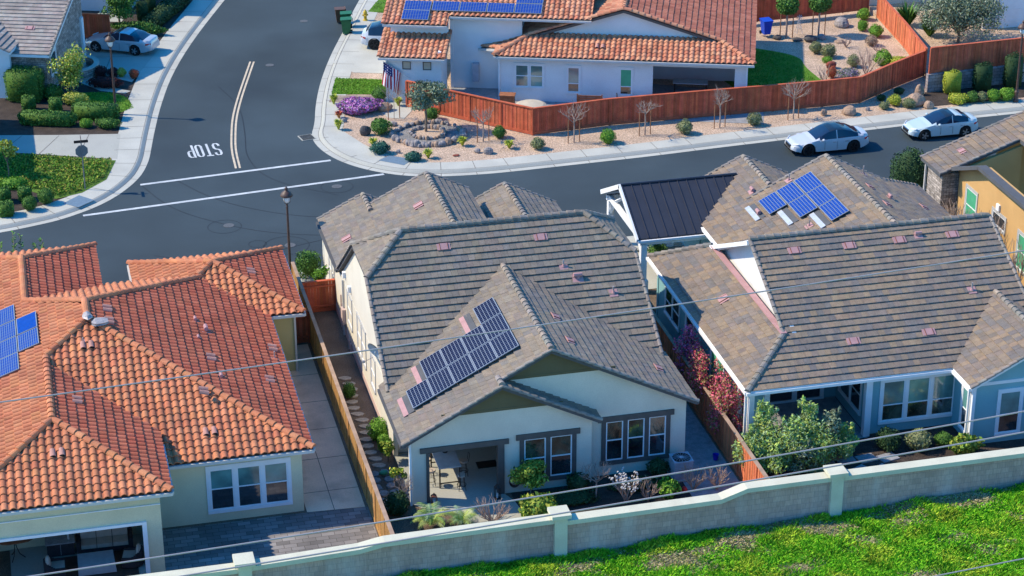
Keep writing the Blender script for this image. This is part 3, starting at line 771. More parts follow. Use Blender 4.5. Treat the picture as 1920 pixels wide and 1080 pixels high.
# markings
def stripe(pts, w, m_, name='road_marking', z=.007):
    a, b = offset_line(pts, w/2), offset_line(pts, -w/2); mb = MB(); mb.grid([[(x, y, z) for x, y in a], [(x, y, z) for x, y in b]])
    o = mb.build(name, m_); o['kind'] = 'structure'
stripe([(-12.85, 46.28), (-1.55, 47.44)], .24, 'paint_white'); stripe([(-16.35, 42.45), (1.12, 44.52)], .24, 'paint_white')
yl = smooth([(-3.75, 66.4), (-4.7, 62.6), (-5.6, 58.9), (-6.25, 55.8), (-6.62, 53.2), (-6.95, 50.5), (-7.05, 47.5)])
stripe(offset_line(yl, .12), .12, 'paint_cream'); stripe(offset_line(yl, -.12), .12, 'paint_cream')
def letter_strokes(ch):
    """strokes of the painted letters on a 1 x 2 cell, as centre lines"""
    O = [(.12, .3), (.12, 1.7), (.32, 1.9), (.68, 1.9), (.88, 1.7), (.88, .3), (.68, .1), (.32, .1)]
    return {'S': [[(.88, 1.5), (.88, 1.72), (.68, 1.9), (.32, 1.9), (.12, 1.72), (.12, 1.25), (.3, 1.05), (.7, .95), (.88, .75), (.88, .28), (.68, .1), (.32, .1), (.12, .28), (.12, .5)]],
            'T': [[(0, 1.9), (1, 1.9)], [(.5, 1.8), (.5, 0)]], 'O': [O+O[:1]], 'P': [[(.12, 0), (.12, 1.98)], [(.2, 1.9), (.68, 1.9), (.88, 1.7), (.88, 1.12), (.68, .92), (.2, .92)]]}[ch]
mb = MB()
for k, ch in enumerate('STOP'):
    for st in letter_strokes(ch):
        pts = [((x*.42+k*.53-1.0), y*1.05-1.05) for x, y in st]
        a, b = offset_line(pts, .07), offset_line(pts, -.07)
        mb.grid([[(x, y, 0) for x, y in a], [(x, y, 0) for x, y in b]])
o = mb.build('road_lettering', 'paint_white', None, (-8.67, 50.85, .008), PI+math.radians(2)); o['kind'] = 'structure'
# tactile plates and ramp pieces at the corners
sheet('tactile_paving', [(-16.55, 43.35), (-15.6, 44.2), (-16.4, 45.15), (-17.35, 44.15)], .162, 'tactile')
sheet('tactile_paving', [(1.15, 46.35), (2.45, 45.25), (3.2, 46.05), (1.9, 47.0)], .162, 'tactile')
raised('pavement', [(-1.2, 51.6), (-.05, 51.6), (.35, 50.4), (.75, 49.2), (1.2, 48.2), (1.9, 47.2), (1.0, 46.2), (-.8, 48.6)], .1, .158, 'concrete_light')
# drain at the corner
mb = MB(); mb.box(-.45, .45, -.45, .45, 0, .02)
for i in range(7): mb.box(-.38, .38, -.4+i*.12, -.34+i*.12, .02, .035, 1)
tag(mb.build('storm_drain', ['concrete', 'black'], None, (-2.35, 51.5, .012), .2), 'storm drain grate in the gutter at the rounded gravel corner', 'drain')
# right block: driveway, lawns, path, upper yard
A20 = math.radians(-19.9)
def loc20(u, v): return (10.03+u*math.cos(A20)-v*math.sin(A20), 54.53+u*math.sin(A20)+v*math.cos(A20))
sheet('driveway', [(1.4, 64.5), (5.2, 76.2-4.8), (11, 69.3), (7.3, 60.5), (2.4, 62.2)], .15, 'concrete_light')
def lawn(name, poly, z, label, seed, n=2500, pal='bright', bl=.1):
    sheet(name, poly, z, 'lawn', 'stuff')
lawn('lawn', [(1.05, 61.4), (5.0, 60.0), (3.8, 57.5), (.3, 58.4)], .152, '', 3)
lawn('lawn', [(5.6, 74.8), (7.6, 79), (14, 77), (10.5, 72.3)], .152, '', 4)
sheet('path', [(5.15, 60.0), (7.6, 59.2), (3.95, 52.9), (3.0, 53.3), (2.6, 55.8), (3.9, 57.4)], .153, 'concrete_light')
sheet('path', [(.3, 58.2), (3.75, 57.3), (2.9, 55.9), (-.1, 57.0)], .154, 'pavers_brown')
sheet('garden_gravel', [(4.85+2.1*math.cos(t), 49.8+1.95*math.sin(t)) for t in (2*PI*i/40 for i in range(40))], .15, 'gravel_grey')
sheet('garden_gravel', [(4.85+1.0*math.cos(t), 50.0+.95*math.sin(t)) for t in (2*PI*i/30 for i in range(30))], .156, 'gravel')
sheet('patio', [loc20(-3, -2.2), loc20(17, -2.2), loc20(17, 3.5), loc20(-3, 6)], .15, 'slate_flag')
lawn('lawn', smooth([(26.2, 62.5), (27.5, 62.2), (30.8, 59.6), (31.9, 58.0), (31.5, 56.2), (31.6, 53.6), (31.9, 50.2), (26.2, 49.6), (25.4, 55)], 2), .152, '', 5)
# block-wall corner: planting strip
sheet('garden_bed', [(36.5, 47.1), (44.5, 47.3), (44.5, 50.2), (37.6, 50.2), (36.4, 48.4)], .155, 'mulch')
# left block
sheet('driveway', [(-40, 62.6), (-20.4, 56.0), (-17.0, 55.2), (-13.35, 54.5), (-13.85, 50.3), (-18.7, 52.4), (-40, 61)], .152, 'concrete')
sheet('driveway', [(-17.6, 70.9), (-10.2, 72.8), (-9.6, 70.0), (-11.9, 63.8), (-14.4, 66.5), (-16, 68)], .152, 'concrete')
sheet('ground_cover', [(-13.95, 50.1), (-14.7, 47.2), (-16.2, 45.5), (-17.7, 44.9), (-19.2, 46.6), (-24, 48), (-24, 54.2), (-18.7, 52.2)], .16, 'ground_cover', 'stuff')
lawn('lawn', smooth([(-15.4, 62.6), (-13.4, 62.2), (-12.4, 61.0), (-12.2, 58.9), (-13.6, 57.9), (-15.9, 58.4)]), .153, '', 6)
sheet('path', [(-15.8, 65.5), (-14.6, 65.9), (-13.0, 62.9), (-12.1, 62.1), (-12.5, 61.7), (-14.0, 62.6)], .156, 'concrete')
sheet('driveway', [(-11.5, 83.5), (-9.4, 83), (-11.6, 76.6), (-13.6, 77.4)], .16, 'concrete')
jm = MB()
for a, b in (((-15.2, 54.9), (-16.1, 51.3)), ((-17.0, 55.1), (-18.3, 52.3)), ((-19.2, 55.6), (-20.6, 53.0)), ((-12.3, 71.9), (-13.6, 65.6)), ((-14.8, 71.4), (-15.6, 67.6)), ((-11.6, 69.0), (-16.4, 69.9))):
    p, q = Vector((*a, .157)), Vector((*b, .157)); s = (q-p).normalized().cross(Vector((0, 0, 1)))*.02; jm.face([p-s, p+s, q+s, q-s])
o = jm.build('driveway_joints', 'joint'); o['kind'] = 'structure'
# near lots
sheet('patio', [(-15.7, .5), (-6.55, .5), (-6.5, 7.25), (-9.0, 7.4), (-15.6, 7.4)], .006, 'pavers')
sheet('path', [(-9.1, 7.42), (-6.62, 7.28), (-6.62, 23.4), (-9.2, 23.4)], .01, 'concrete_warm')
mb = MB()
for y in (9.0, 11.9, 14.6, 17.3, 20.1): mb.box(-9.0, -6.62, y, y+.03, .012, .0155)
mb.box(-7.95, -7.92, 7.35, 23.3, .012, .016); o = mb.build('path_joints', 'joint'); o['kind'] = 'structure'
sheet('patio', [(-21.5, -.5), (-15.75, -.5), (-15.75, 9), (-21.5, 9)], .012, 'concrete')
sheet('garden_gravel', [(-6.3, 7), (-4.75, 7), (-4.75, 29), (-6.3, 29)], .0, 'soil')
sheet('patio', [(-4.6, 7.0), (-.6, 7.0), (-.3, 6.2), (.1, 3.2), (-1.2, 3.0), (-3.2, 6.2), (-4.3, 6.6)], .012, 'concrete')
sheet('patio', [(-4.6, 7.0), (3.1, 7.0), (3.1, 11.6), (-4.6, 11.6)], .016, 'concrete')
sheet('garden_bed', [(-.3, 1), (7.2, 1), (7.2, 7.45), (3.3, 7.45), (3.2, 6.95), (-.3, 6.95)], .008, 'mulch')
sheet('garden_gravel', [(7.2, 1), (9.6, 1), (9.6, 20), (7.85, 20), (7.8, 7.5), (7.2, 7.4)], .004, 'slate_flag')
raised('garden_bed', [(9.75, .3), (34, .3), (34, 12), (10.9, 12), (10.9, 25), (9.85, 25)], -.1, .3, 'mulch')
sheet('patio', [(10.7, 7.6), (16.3, 7.4), (16.3, 12), (10.7, 12)], .306, 'slate_flag')
sheet('driveway', [(13.5, 25.5), (20, 29), (20, 30.3), (9.5, 30.3), (9.5, 25.5)], .02, 'concrete_light')
# the grass field beyond the back wall
def fz(x, y):
    base = 1.0+.028*max(0, x-1)+.0*x
    return base+(-y)*.018+.09*math.sin(x*.9+y*.6)*math.sin(y*1.1-x*.3)+.05*math.sin(x*2.3+1)*math.sin(y*2.7)
mb = MB(); xs = [-26+i*.5 for i in range(125)]; ys = [-.12-.45*j for j in range(50)]
mb.grid([[(x, y, fz(x, y)) for x in xs] for y in ys], 0)
for k in range(len(mb.f)): mb.f[k] = mb.f[k][::-1]
field = mb.build('field', 'turf_base', smooth=True); field['kind'] = 'structure'
# slope under the field edge so that it does not float
mb = MB(); mb.grid([[(x, -.12, fz(x, -.12)) for x in xs], [(x, -.12, -.25) for x in xs]]); o = mb.build('field_bank', 'earth'); o['kind'] = 'structure'
mb = MB(); mb.grid([[(x, ys[-1], fz(x, ys[-1])) for x in xs], [(x*3, -90, -.25) for x in xs]]); o = mb.build('field_slope', 'turf_base'); o['kind'] = 'structure'
def noise2(x, y, s):
    return (np.sin(x*1.3*s+.7)*np.sin(y*1.7*s+1.9)+np.sin(x*2.9*s+y*1.1*s+2.2)*.6+np.sin(y*3.7*s-x*1.9*s+.4)*.45+np.sin(x*6.1*s+y*5.2*s)*.25)/2.3
rs = np.random.RandomState(4); n = 400000
x = rs.uniform(-14, 26, n); y = -.16-rs.uniform(0, 1, n)**1.25*12
keep = (y > -(3.2+(x+12)*.34)); x, y = x[keep], y[keep]; n = len(x)
dryv = noise2(x, y*1.6, .62)+.25*rs.normal(0, 1, n)+np.clip(.66-np.abs(y+1.9-.09*x)*.5, -.1, .66)
dry = dryv > .34
z = np.array([fz(a, b) for a, b in zip(x, y)])
hh = np.where(dry, rs.uniform(.03, .12, n), rs.uniform(.05, .24, n)*(1+.7*noise2(x, y, 1.4)))
an = rs.uniform(0, 2*PI, n); lean = rs.uniform(.04, .22, n); wd = rs.uniform(.006, .014, n)
tip = np.stack([x+np.cos(an)*lean, y+np.sin(an)*lean, z+hh], 1); sx, sy = -np.sin(an)*wd, np.cos(an)*wd
b0 = np.stack([x-sx, y-sy, z-.02], 1); b1 = np.stack([x+sx, y+sy, z-.02], 1); md = np.stack([x+np.cos(an)*lean*.3+sx, y+np.sin(an)*lean*.3+sy, z+hh*.6], 1)
V = np.stack([b0, b1, md, tip], 1).reshape(-1, 3)
g_ = None
g = np.array([(.15, .48, .015), (.2, .54, .02), (.12, .4, .015), (.3, .56, .03)])[rs.randint(0, 4, n)]
dd = np.array([(.48, .41, .24), (.55, .47, .33), (.4, .35, .19), (.4, .42, .14)])[rs.randint(0, 4, n)]
yel = noise2(x+7, y-3, .9)+.2*rs.normal(0, 1, n) > .3
g = np.where(yel[:, None], np.array([.38, .55, .04])*rs.uniform(.7, 1.2, (n, 1)), g)
drk = noise2(x*1.1-4, y*1.3+2, 1.1)
col = np.where(dry[:, None], dd, g*np.where(drk > .35, .75, 1.05)[:, None])*rs.uniform(.6, 1.25, (n, 1))
o = quads_obj('grass', V, col, 'blade'); o['kind'] = 'stuff'
# ground cover leaves at the stop sign
rs = np.random.RandomState(9); n = 22000
px = rs.uniform(-24, -13.8, n); py = rs.uniform(44.8, 54, n)
def inside(px, py, poly):
    r = np.zeros(len(px), bool); j = len(poly)-1
    for i in range(len(poly)):
        xi, yi = poly[i]; xj, yj = poly[j]
        r ^= ((yi > py) != (yj > py)) & (px < (xj-xi)*(py-yi)/(yj-yi+1e-12)+xi); j = i
    return r
gp = [(-14.15, 49.95), (-14.9, 47.4), (-16.3, 45.8), (-17.7, 45.2), (-18.6, 46.6), (-24, 48.5), (-24, 54), (-18.7, 52)]
k = inside(px, py, gp); px, py = px[k], py[k]
V, col = leaf_arrays(np.stack([px, py, .22+rs.uniform(0, .16, len(px))+.06*np.sin(px*4)*np.sin(py*4)], 1), np.tile([0, 0, 1.], (len(px), 1)), .085, np.array([(.1, .24, .02), (.14, .27, .02), (.22, .3, .03), (.08, .18, .02), (.26, .22, .04)]), 5)
o = quads_obj('ground_cover', V, col, 'leaf'); o['kind'] = 'stuff'
def blades(poly, n, z, h, seed, cols):
    rs = np.random.RandomState(seed); X = [p[0] for p in poly]; Y = [p[1] for p in poly]
    x = rs.uniform(min(X), max(X), n); y = rs.uniform(min(Y), max(Y), n); k = inside(x, y, poly); x, y = x[k], y[k]; n = len(x)
    an = rs.uniform(0, 6.28, n); hh = rs.uniform(.5, 1.2, n)*h
    b0 = np.stack([x-.03*np.sin(an), y+.03*np.cos(an), np.full(n, z)], 1); b1 = np.stack([x+.03*np.sin(an), y-.03*np.cos(an), np.full(n, z)], 1)
    t1 = np.stack([x+.05*np.cos(an)+.01, y+.05*np.sin(an), z+hh], 1); t0 = t1-np.array([.02, 0, 0])
    o = quads_obj('lawn_grass', np.stack([b0, b1, t1, t0], 1).reshape(-1, 3), np.array(cols)[rs.randint(0, len(cols), n)]*rs.uniform(.8, 1.2, (n, 1)), 'blade'); o['kind'] = 'stuff'
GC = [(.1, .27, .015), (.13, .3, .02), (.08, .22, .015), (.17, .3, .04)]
blades([(1.05, 61.4), (5.0, 60.0), (3.8, 57.5), (.3, 58.4)], 5000, .15, .07, 1, GC)
blades([(5.6, 74.8), (7.6, 79), (14, 77), (10.5, 72.3)], 4000, .15, .07, 2, GC)
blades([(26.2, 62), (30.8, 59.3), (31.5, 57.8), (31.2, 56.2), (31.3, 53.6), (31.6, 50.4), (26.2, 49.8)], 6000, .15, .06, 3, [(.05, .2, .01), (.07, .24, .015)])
blades([(-15.4, 62.6), (-13.4, 62.2), (-12.4, 61.0), (-12.2, 58.9), (-13.6, 57.9), (-15.9, 58.4)], 3000, .15, .06, 4, GC)
# ================================================================ main house (cream walls, grey tiles)
H = empty('house', (-4.6, 7.0, 0))
tag(H, 'cream stucco house in the middle with grey tile roof and covered rear patio', 'house', 'houses')
H.location = (0, 0, 0)
R = Roof('flat', GREYS, H, 'fascia_dark')
zl = lambda x: 3.15+.528*(x+5.05)
zr_ = lambda x: 3.34+.499*(8.09-x)
mz = lambda y: 7.99-.699*abs(17.98-y)
PL_A = [(-5.05, 12.1, zl(-5.05)), (-5.05, 6.6, zl(-5.05)), (-.74, 6.6, zl(-.74)), (-.74, 15.0, zl(-.74))]
PL_B = [(-.74, 15.0, zl(-.74)), (-.74, 7.1, zl(-.74)), (1.52, 7.1, 6.62), (1.52, 16.5, 6.62)]
PR = [(8.09, 7.1, 3.34), (8.09, 11.9, 3.34), (1.52, 16.5, 6.62), (1.52, 7.1, 6.62)]
R.plane(PL_A); R.plane(PL_B); R.plane(PR)
PS = [(3.6, 6.6, zl(-.74)-.5*4.34), (3.6, 7.5, zl(-.74)-.5*4.34), (-.74, 7.5, zl(-.74)), (-.74, 6.6, zl(-.74))]
R.plane(PS)
PM = [(-4.8, 11.27, mz(11.27)), (7.84, 11.27, mz(11.27)), (7.84, 16.07, mz(16.07)), (5.84, 17.98, 7.99), (-2.8, 17.98, 7.99), (-4.8, 16.07, mz(16.07))]
R.plane(PM, offs=.004)
R.plane([(-4.8, 19.89, mz(19.89)), (-4.8, 16.07, mz(16.07)), (-2.8, 17.98, 7.99)])
R.plane([(7.84, 16.07, mz(16.07)), (7.84, 19.89, mz(19.89)), (5.84, 17.98, 7.99)])
R.plane([(7.84, 24.7, mz(24.7)), (-4.8, 24.7, mz(24.7)), (-4.8, 19.89, mz(19.89)), (-2.8, 17.98, 7.99), (5.84, 17.98, 7.99), (7.84, 19.89, mz(19.89))])
fz_ = lambda x: 3.2+.5*(x+4.75)
FL_A = [(-4.75, 31.3, 3.2), (-4.75, 24.9, 3.2), (-2.35, 24.0, fz_(-2.35)), (-2.35, 31.3, fz_(-2.35))]
FL_B = [(-2.35, 29.7, fz_(-2.35)), (-2.35, 23.2, fz_(-2.35)), (.7, 20.2, fz_(.7)), (.7, 29.7, fz_(.7))]
R.plane(FL_A); R.plane(FL_B)
R.plane([(2.9, 20, fz_(.7)-1.1), (2.9, 29.7, fz_(.7)-1.1), (.7, 29.7, fz_(.7)), (.7, 19.8, fz_(.7))])
R.plane([(1.0, 29.75, 2.73), (1.0, 31.3, 2.73), (-2.35, 31.3, 4.4), (-2.35, 29.75, 4.4)])
R.plane([(2.92, 30.4, 3.61), (2.92, 22, 3.61), (5, 20, 4.65), (5, 30.4, 4.65)]); R.plane([(7.75, 22, 3.28), (7.75, 30.4, 3.28), (5, 30.4, 4.65), (5, 20, 4.65)])
R.cap((1.52, 7.15, 6.62), (1.52, 16.0, 6.62)); R.cap((-2.8, 17.98, 7.99), (5.84, 17.98, 7.99))
R.cap((-4.78, 16.05, mz(16.07)), (-2.8, 17.98, 7.99)); R.cap((-4.78, 19.9, mz(19.89)), (-2.8, 17.98, 7.99)); R.cap((7.82, 16.05, mz(16.07)), (5.84, 17.98, 7.99)); R.cap((7.82, 19.9, mz(19.89)), (5.84, 17.98, 7.99))
R.cap((-.74, 6.65, zl(-.74)), (-.74, 7.4, zl(-.74))); R.cap((.7, 20.6, fz_(.7)), (.7, 29.6, fz_(.7))); R.cap((-2.35, 28.9, fz_(-2.35)+.02), (-2.35, 31.2, fz_(-2.35)+.02)); R.cap((5, 20.4, 4.65), (5, 30.3, 4.65))
for p, q in (((-5.05, 6.6, zl(-5.05)), (-.74, 6.6, zl(-.74))), ((-.74, 7.1, zl(-.74)), (1.52, 7.1, 6.62)), ((8.09, 7.1, 3.34), (1.52, 7.1, 6.62)), ((3.6, 6.6, PS[0][2]), (-.74, 6.6, zl(-.74))),
             ((-4.8, 11.27, mz(11.27)), (-4.8, 16.07, mz(16.07))), ((7.84, 11.27, mz(11.27)), (7.84, 16.07, mz(16.07))), ((-4.8, 24.7, mz(24.7)), (-4.8, 19.89, mz(19.89))),
             ((-4.75, 31.3, 3.2), (-2.35, 31.3, fz_(-2.35))), ((-2.35, 29.7, fz_(-2.35)), (.7, 29.7, fz_(.7))), ((1.0, 31.3, 2.73), (-2.35, 31.3, 4.4)), ((2.9, 29.7, fz_(.7)-1.1), (.7, 29.7, fz_(.7))), ((2.92, 30.4, 3.61), (5, 30.4, 4.65)), ((7.75, 30.4, 3.28), (5, 30.4, 4.65))):
    R.rake(p, q)
ro = R.finish()
for x, y in ((-1.02, 17.05), (3.56, 17.05)): flat_vent(ro, PM, x, y)
for x, y in ((4.3, 15.69), (6.31, 14.32)): pipe_vent(ro, PM, x, y)
hood_vent(ro, PM, 4.83, 15.1)
for x, y in ((2.8, 11.4), (2.8, 8.94), (7.0, 9.46)): flat_vent(ro, PR, x, y)
flat_vent(ro, FL_B, -.3, 26.6, .6, .5); flat_vent(ro, FL_A, -3.86, 27.4, .6, .5)
pipe_vent(ro, FL_A, -3.0, 25.2, .5, .03); pipe_vent(ro, FL_B, .2, 22.6, .4, .03)
for x, y in ((-4.48, 9.3), (-3.5, 11.1), (-.95, 12.8)):        # pink flashing trays beside the panels
    p, e, s, n = on_plane(PL_A if x < -.74 else PL_B, x, y); mb = MB(); mb.obox(p-e*.8-s*.12+n*.05, e*1.6, s*.24, n*.03, 0); mb.obox(p-e*.8+s*.12+n*.05, e*1.6, s*.3, n*.02, 1); mb.build('flashing', ['pink_metal', 'fascia_dark'], ro)
for (x0, n_, y0) in ((-4.12, 5, 8.52), (-3.18, 4, 10.2), (-.37, 1, 11.88)):
    for i in range(n_):
        p, e, s, n = on_plane(PL_A if x0+i*.935 < -.74 else PL_B, x0+i*.935, y0+1.62)
        solar_panel(H, p, e, s, n, 1.62, 1.04, 'solar_dark', 10, 6)
# walls
w = MB()
def topA(x): return (zl(x) if x < -.74 else zl(-.74)-.5*(x+.74))-.2
wall_poly(w, (-4.6, 7.0), (1, 0), [(0, 2.45), (.62, 2.45), (.62, topA(-3.98)), (0, topA(-4.6))]); wall_rect(w, (-4.6, 7.0), (1, 0), .62, -.1, 2.45)
wall_poly(w, (-3.98, 7.0), (1, 0), [(0, 2.45), (3.3, 2.45), (3.3, topA(-.68)), (3.24, topA(-.74)), (0, topA(-3.98))])
wall_poly(w, (-.68, 7.0), (1, 0), [(0, -.1), (3.98, -.1), (3.98, topA(3.3)), (0, topA(-.68))])
wall_poly(w, (-.78, 7.5), (1, 0), [(0, 4.6), (4.08, 3.0), (4.08, -.1), (8.48, -.1), (8.48, zr_(7.7)-.2), (2.3, 6.4), (0, zl(-.78)-.2)])
# right side of the patio wing, right wall, left wall with patio opening
wall_rect(w, (3.3, 7.0), (0, 1), .5, -.1, 3.0); wall_rect(w, (7.7, 7.5), (0, 1), 23, -.1, 3.2)
wall_rect(w, (-4.6, 30.9), (0, -1), 23.9, -.1, 2.9, holes=[(19.6, 23.25, -.1, 2.45)])
wall_poly(w, (-4.6, 24.3), (0, -1), [(0, 2.9), (0, mz(24.3)-.2), (24.3-19.89, 6.4), (24.3-16.07, 6.4), (24.3-11.6, mz(11.6)-.2), (24.3-11.6, 2.9)])
wall_poly(w, (7.7, 11.6), (0, 1), [(0, 3.1), (0, mz(11.6)-.2), (16.07-11.6, 6.4), (19.89-11.6, 6.4), (24.3-11.6, mz(24.3)-.2), (24.3-11.6, 3.1)])
wall_poly(w, (7.7, 30.9), (-1, 0), [(0, -.1), (0, 3.0), (2.7, 4.4), (4.9, 3.4), (4.9, -.1)]); wall_poly(w, (2.6, 29.3), (-1, 0), [(0, -.1), (0, 4.6), (1.9, 5.7), (6.9, 3.1), (6.9, -.1)]); wall_rect(w, (2.62, 24), (0, 1), 5.5, 3.2, 4.75)
# patio room
wall_rect(w, (-4.4, 11.6), (1, 0), 4.9, -.1, 2.7); wall_rect(w, (.3, 11.6), (0, -1), 4.4, -.1, 2.7)
w.box(-4.55, .4, 7.05, 11.7, 2.62, 2.72)
w.build('wall', 'stucco_cream', H)
pb = MB(); pb.box(-4.635, -4.6, 11.4, 30.9, 0, .38); pb.build('foundation_band', 'stucco_pink', H)
sd = MB()
wall_poly(sd, (0, 6.975), (1, 0), [(-3.15, 4.13), (1.85, 4.13), (-.74, zl(-.74)-.16)], .03); wall_poly(sd, (0, 7.475), (1, 0), [(-.6, 5.27), (4.3, 5.27), (1.52, 6.52)], .03)
for y, z, a, b in ((6.95, 4.07, -3.3, 2.0), (7.45, 5.21, -.7, 4.45)): sd.box(a, b, y, y+.04, z, z+.12)
for y, x, a, b in ((6.955, -.8, 4.19, 5.1), (7.455, 1.45, 5.33, 6.2)): sd.box(x, x+.1, y, y+.03, a, b)
sd.build('gable_siding', 'siding_olive', H)
tr = MB()
tr.box(-4.25, -.38, 6.9, 6.995, 2.45, 2.68); tr.box(-3.98, -3.86, 6.93, 7.22, 0, 2.45); tr.box(-.86, -.58, 6.92, 7.24, 0, 2.45)
tr.build('patio_trim', 'trim_brown', H)
window(H, (.3, 7.0), (1, 0), 2.12, 1.95, .58, 2, .5, .2, 'trim_brown', 'trim_white', 'glass_reflect', 'glass_dark', True)
window(H, (4.08, 7.5), (1, 0), 2.72, 1.93, .7, 3, .52, .2, 'trim_brown', 'trim_white', 'glass_reflect', 'glass_dark', True)
window(H, (-4.6, 22.95), (0, -1), 1.2, 1.5, 1.32, 1, .5, .1, 'trim_grey', 'trim_white', 'glass_dark', 'glass_dark')
window(H, (-4.6, 20.2), (0, -1), 2.2, 1.75, 1.12, 2, .5, .1, 'trim_grey', 'trim_white', 'glass_dark', 'glass_dark')
window(H, (-4.6, 16.6), (0, -1), 1.05, 1.5, 1.08, 1, .5, .1, 'trim_grey', 'trim_white', 'glass_dark', 'glass_dark')
window(H, (-4.6, 28.6), (0, -1), 1.6, 1.5, 1.0, 2, .5, .1, 'trim_grey', 'trim_white', 'glass_dark', 'glass_dark')
mb = MB(); mb.box(.05, .1, 8.0, 10.4, .02, 2.2, 0); mb.box(.0, .055, 8.05, 9.15, .1, 2.12, 1); mb.box(.0, .055, 9.22, 10.3, .1, 2.12, 1); mb.build('sliding_door', ['trim_brown', 'glass_dark'], H)
gutters(H, 'fascia_dark', (((-5.08, 6.65, 3.1), (-5.08, 12.0, 3.1)), ((8.12, 7.15, 3.3), (8.12, 11.6, 3.3)), ((-4.8, 24.95, 3.12), (-4.8, 31.2, 3.12))))
downspout(H, -4.68, 6.92, 3.0, 0, 'trim_white'); downspout(H, -4.68, 24.0, 3.0)
for y, z, w_, in ((23.4, 3.35, .22), (21.9, 3.25, .18)):
    mb = MB(); mb.obox((-4.75, y, z), (.15, 0, 0), (0, w_, 0), (0, 0, .3)); mb.build('wall_vent', 'trim_white', H)
for i in range(3): mb = MB(); mb.tube([(-4.66, 24.2+i*.35, 0), (-4.66, 24.2+i*.35, 1.2+.3*i)], .035, 6); mb.build('conduit', 'stucco_pink', H)
mb = MB(); mb.box(-4.8, -4.62, 23.7, 24.15, .7, 1.5); mb.build('utility_box', 'stucco_pink', H)
for y in (22.0, 22.4): mb = MB(); mb.tube([(-4.7, y, .5), (-4.7, y, 0)], .05, 6); mb.build('conduit', 'stucco_pink', H)
# dish on the left wall
D = empty('satellite_dish', (-4.95, 13.75, 3.75)); tag(D, 'grey oval satellite dish on the left eave of the middle house', 'satellite dish')
mb = MB()
rows = [[(-.02-.12*(1-k*k), .36*k*math.cos(t), .45*k*math.sin(t)) for t in (2*PI*i/18 for i in range(18))] for k in (.02, .35, .7, 1)]
mb.grid(rows, 0, closed=True); mb.grid([[(x-.03, y, z) for x, y, z in r] for r in rows], 0, closed=True)
o = mb.build('reflector', 'dish_grey', D, (0, 0, .35), smooth=True); o.rotation_euler = (0, math.radians(25), math.radians(215))
mb = MB(); mb.tube([(.05, 0, .3), (.35, 0, -.5)], .03, 6); mb.tube([(.05, .2, .1), (.3, .15, -.45)], .015, 5); mb.build('bracket', 'dish_grey', D)
mb = MB(); mb.tube([(-.05, 0, .05), (-.5, -.25, .0)], .015, 5); mb.box(-.58, -.46, -.3, -.2, -.04, .06); mb.build('feed_arm', 'lead', D)

# ================================================================ right house (blue-green walls)
H = empty('house', (0, 0, 0)); tag(H, 'blue-green stucco house on the right with brown-grey tile roof and metal porch roof', 'house', 'houses')
R = Roof('flat', BROWNS, H, 'trim_white')
nz = lambda y: 3.4+.518*(y-7.27)
lz = lambda x: 3.4+.518*(x-10.42)
PLn = [(10.42, 22.3, 3.4), (10.42, 7.27, 3.4), (12.95, 9.8, lz(12.95)), (12.95, 19.77, lz(12.95))]
PN1 = [(10.42, 7.27, 3.4), (12.95, 7.27, 3.4), (12.95, 9.8, lz(12.95))]
PN = [(12.95, 7.27, 3.4), (24.9, 7.27, 3.4), (24.9, 14.72, 7.26), (12.95, 14.72, 7.26)]
R.plane(PN); R.plane(PN1); R.plane(PLn)
R.plane([(24.9, 22.2, 3.4), (12.95, 22.2, 3.4), (12.95, 14.72, 7.26), (24.9, 14.72, 7.26)])
GLp = [(20.08, 11.4, 3.4), (20.08, 5.27, 3.4), (23.55, 5.27, 5.23), (23.55, 11.4, 5.23)]
R.plane(GLp); R.plane([(27.02, 5.27, 3.4), (27.02, 11.4, 3.4), (23.55, 11.4, 5.23), (23.55, 5.27, 5.23)])
wz = lambda x: 3.3+.495*(x-14.3)
WL = [(14.3, 25.6, 3.3), (14.3, 18, 3.3), (20.86, 14.9, 6.55), (20.86, 25.6, 6.55)]
R.plane(WL)
WL2 = [(14.3, 30.0, 3.3), (14.3, 25.6, 3.3), (17.95, 25.6, wz(17.95)), (17.95, 30.0, wz(17.95))]
R.plane(WL2); R.plane([(20.5, 25.5, 3.85), (20.5, 30.0, 3.85), (17.95, 30, wz(17.95)), (17.95, 25.5, wz(17.95))])
WR = [(27.1, 18, 3.4), (27.1, 25.5, 3.4), (20.86, 25.5, 6.55), (20.86, 14.9, 6.55)]
R.plane(WR); R.plane([(27.1, 25.5, 3.4), (27.1, 27.7, 3.4), (24.2, 25.5, 4.86)])
R.cap((12.95, 14.72, 7.26), (24.85, 14.72, 7.26)); R.cap((10.45, 7.3, 3.4), (12.95, 9.8, lz(12.95))); R.cap((20.86, 15.2, 6.55), (20.86, 25.5, 6.55)); R.cap((17.95, 25.7, wz(17.95)), (17.95, 29.9, wz(17.95))); R.cap((23.55, 5.3, 5.23), (23.55, 10.7, 5.23)); R.cap((10.45, 22.2, 3.42), (12.95, 20.0, lz(12.95)))
for p, q in (((12.95, 9.8, lz(12.95)), (12.95, 14.72, 7.26)), ((24.9, 7.3, 3.4), (24.9, 14.72, 7.26)), ((20.08, 5.27, 3.4), (23.55, 5.27, 5.23)), ((27.02, 5.27, 3.4), (23.55, 5.27, 5.23)), ((24.2, 25.5, 4.85), (20.86, 25.5, 6.55)), ((16.7, 25.6, wz(16.7)), (20.86, 25.6, 6.55)), ((14.3, 30, 3.3), (17.95, 30, wz(17.95))), ((20.5, 30, 3.85), (17.95, 30, wz(17.95))), ((24.2, 25.6, 4.85), (27.1, 27.7, 3.4))): R.rake(p, q)
ro = R.finish()
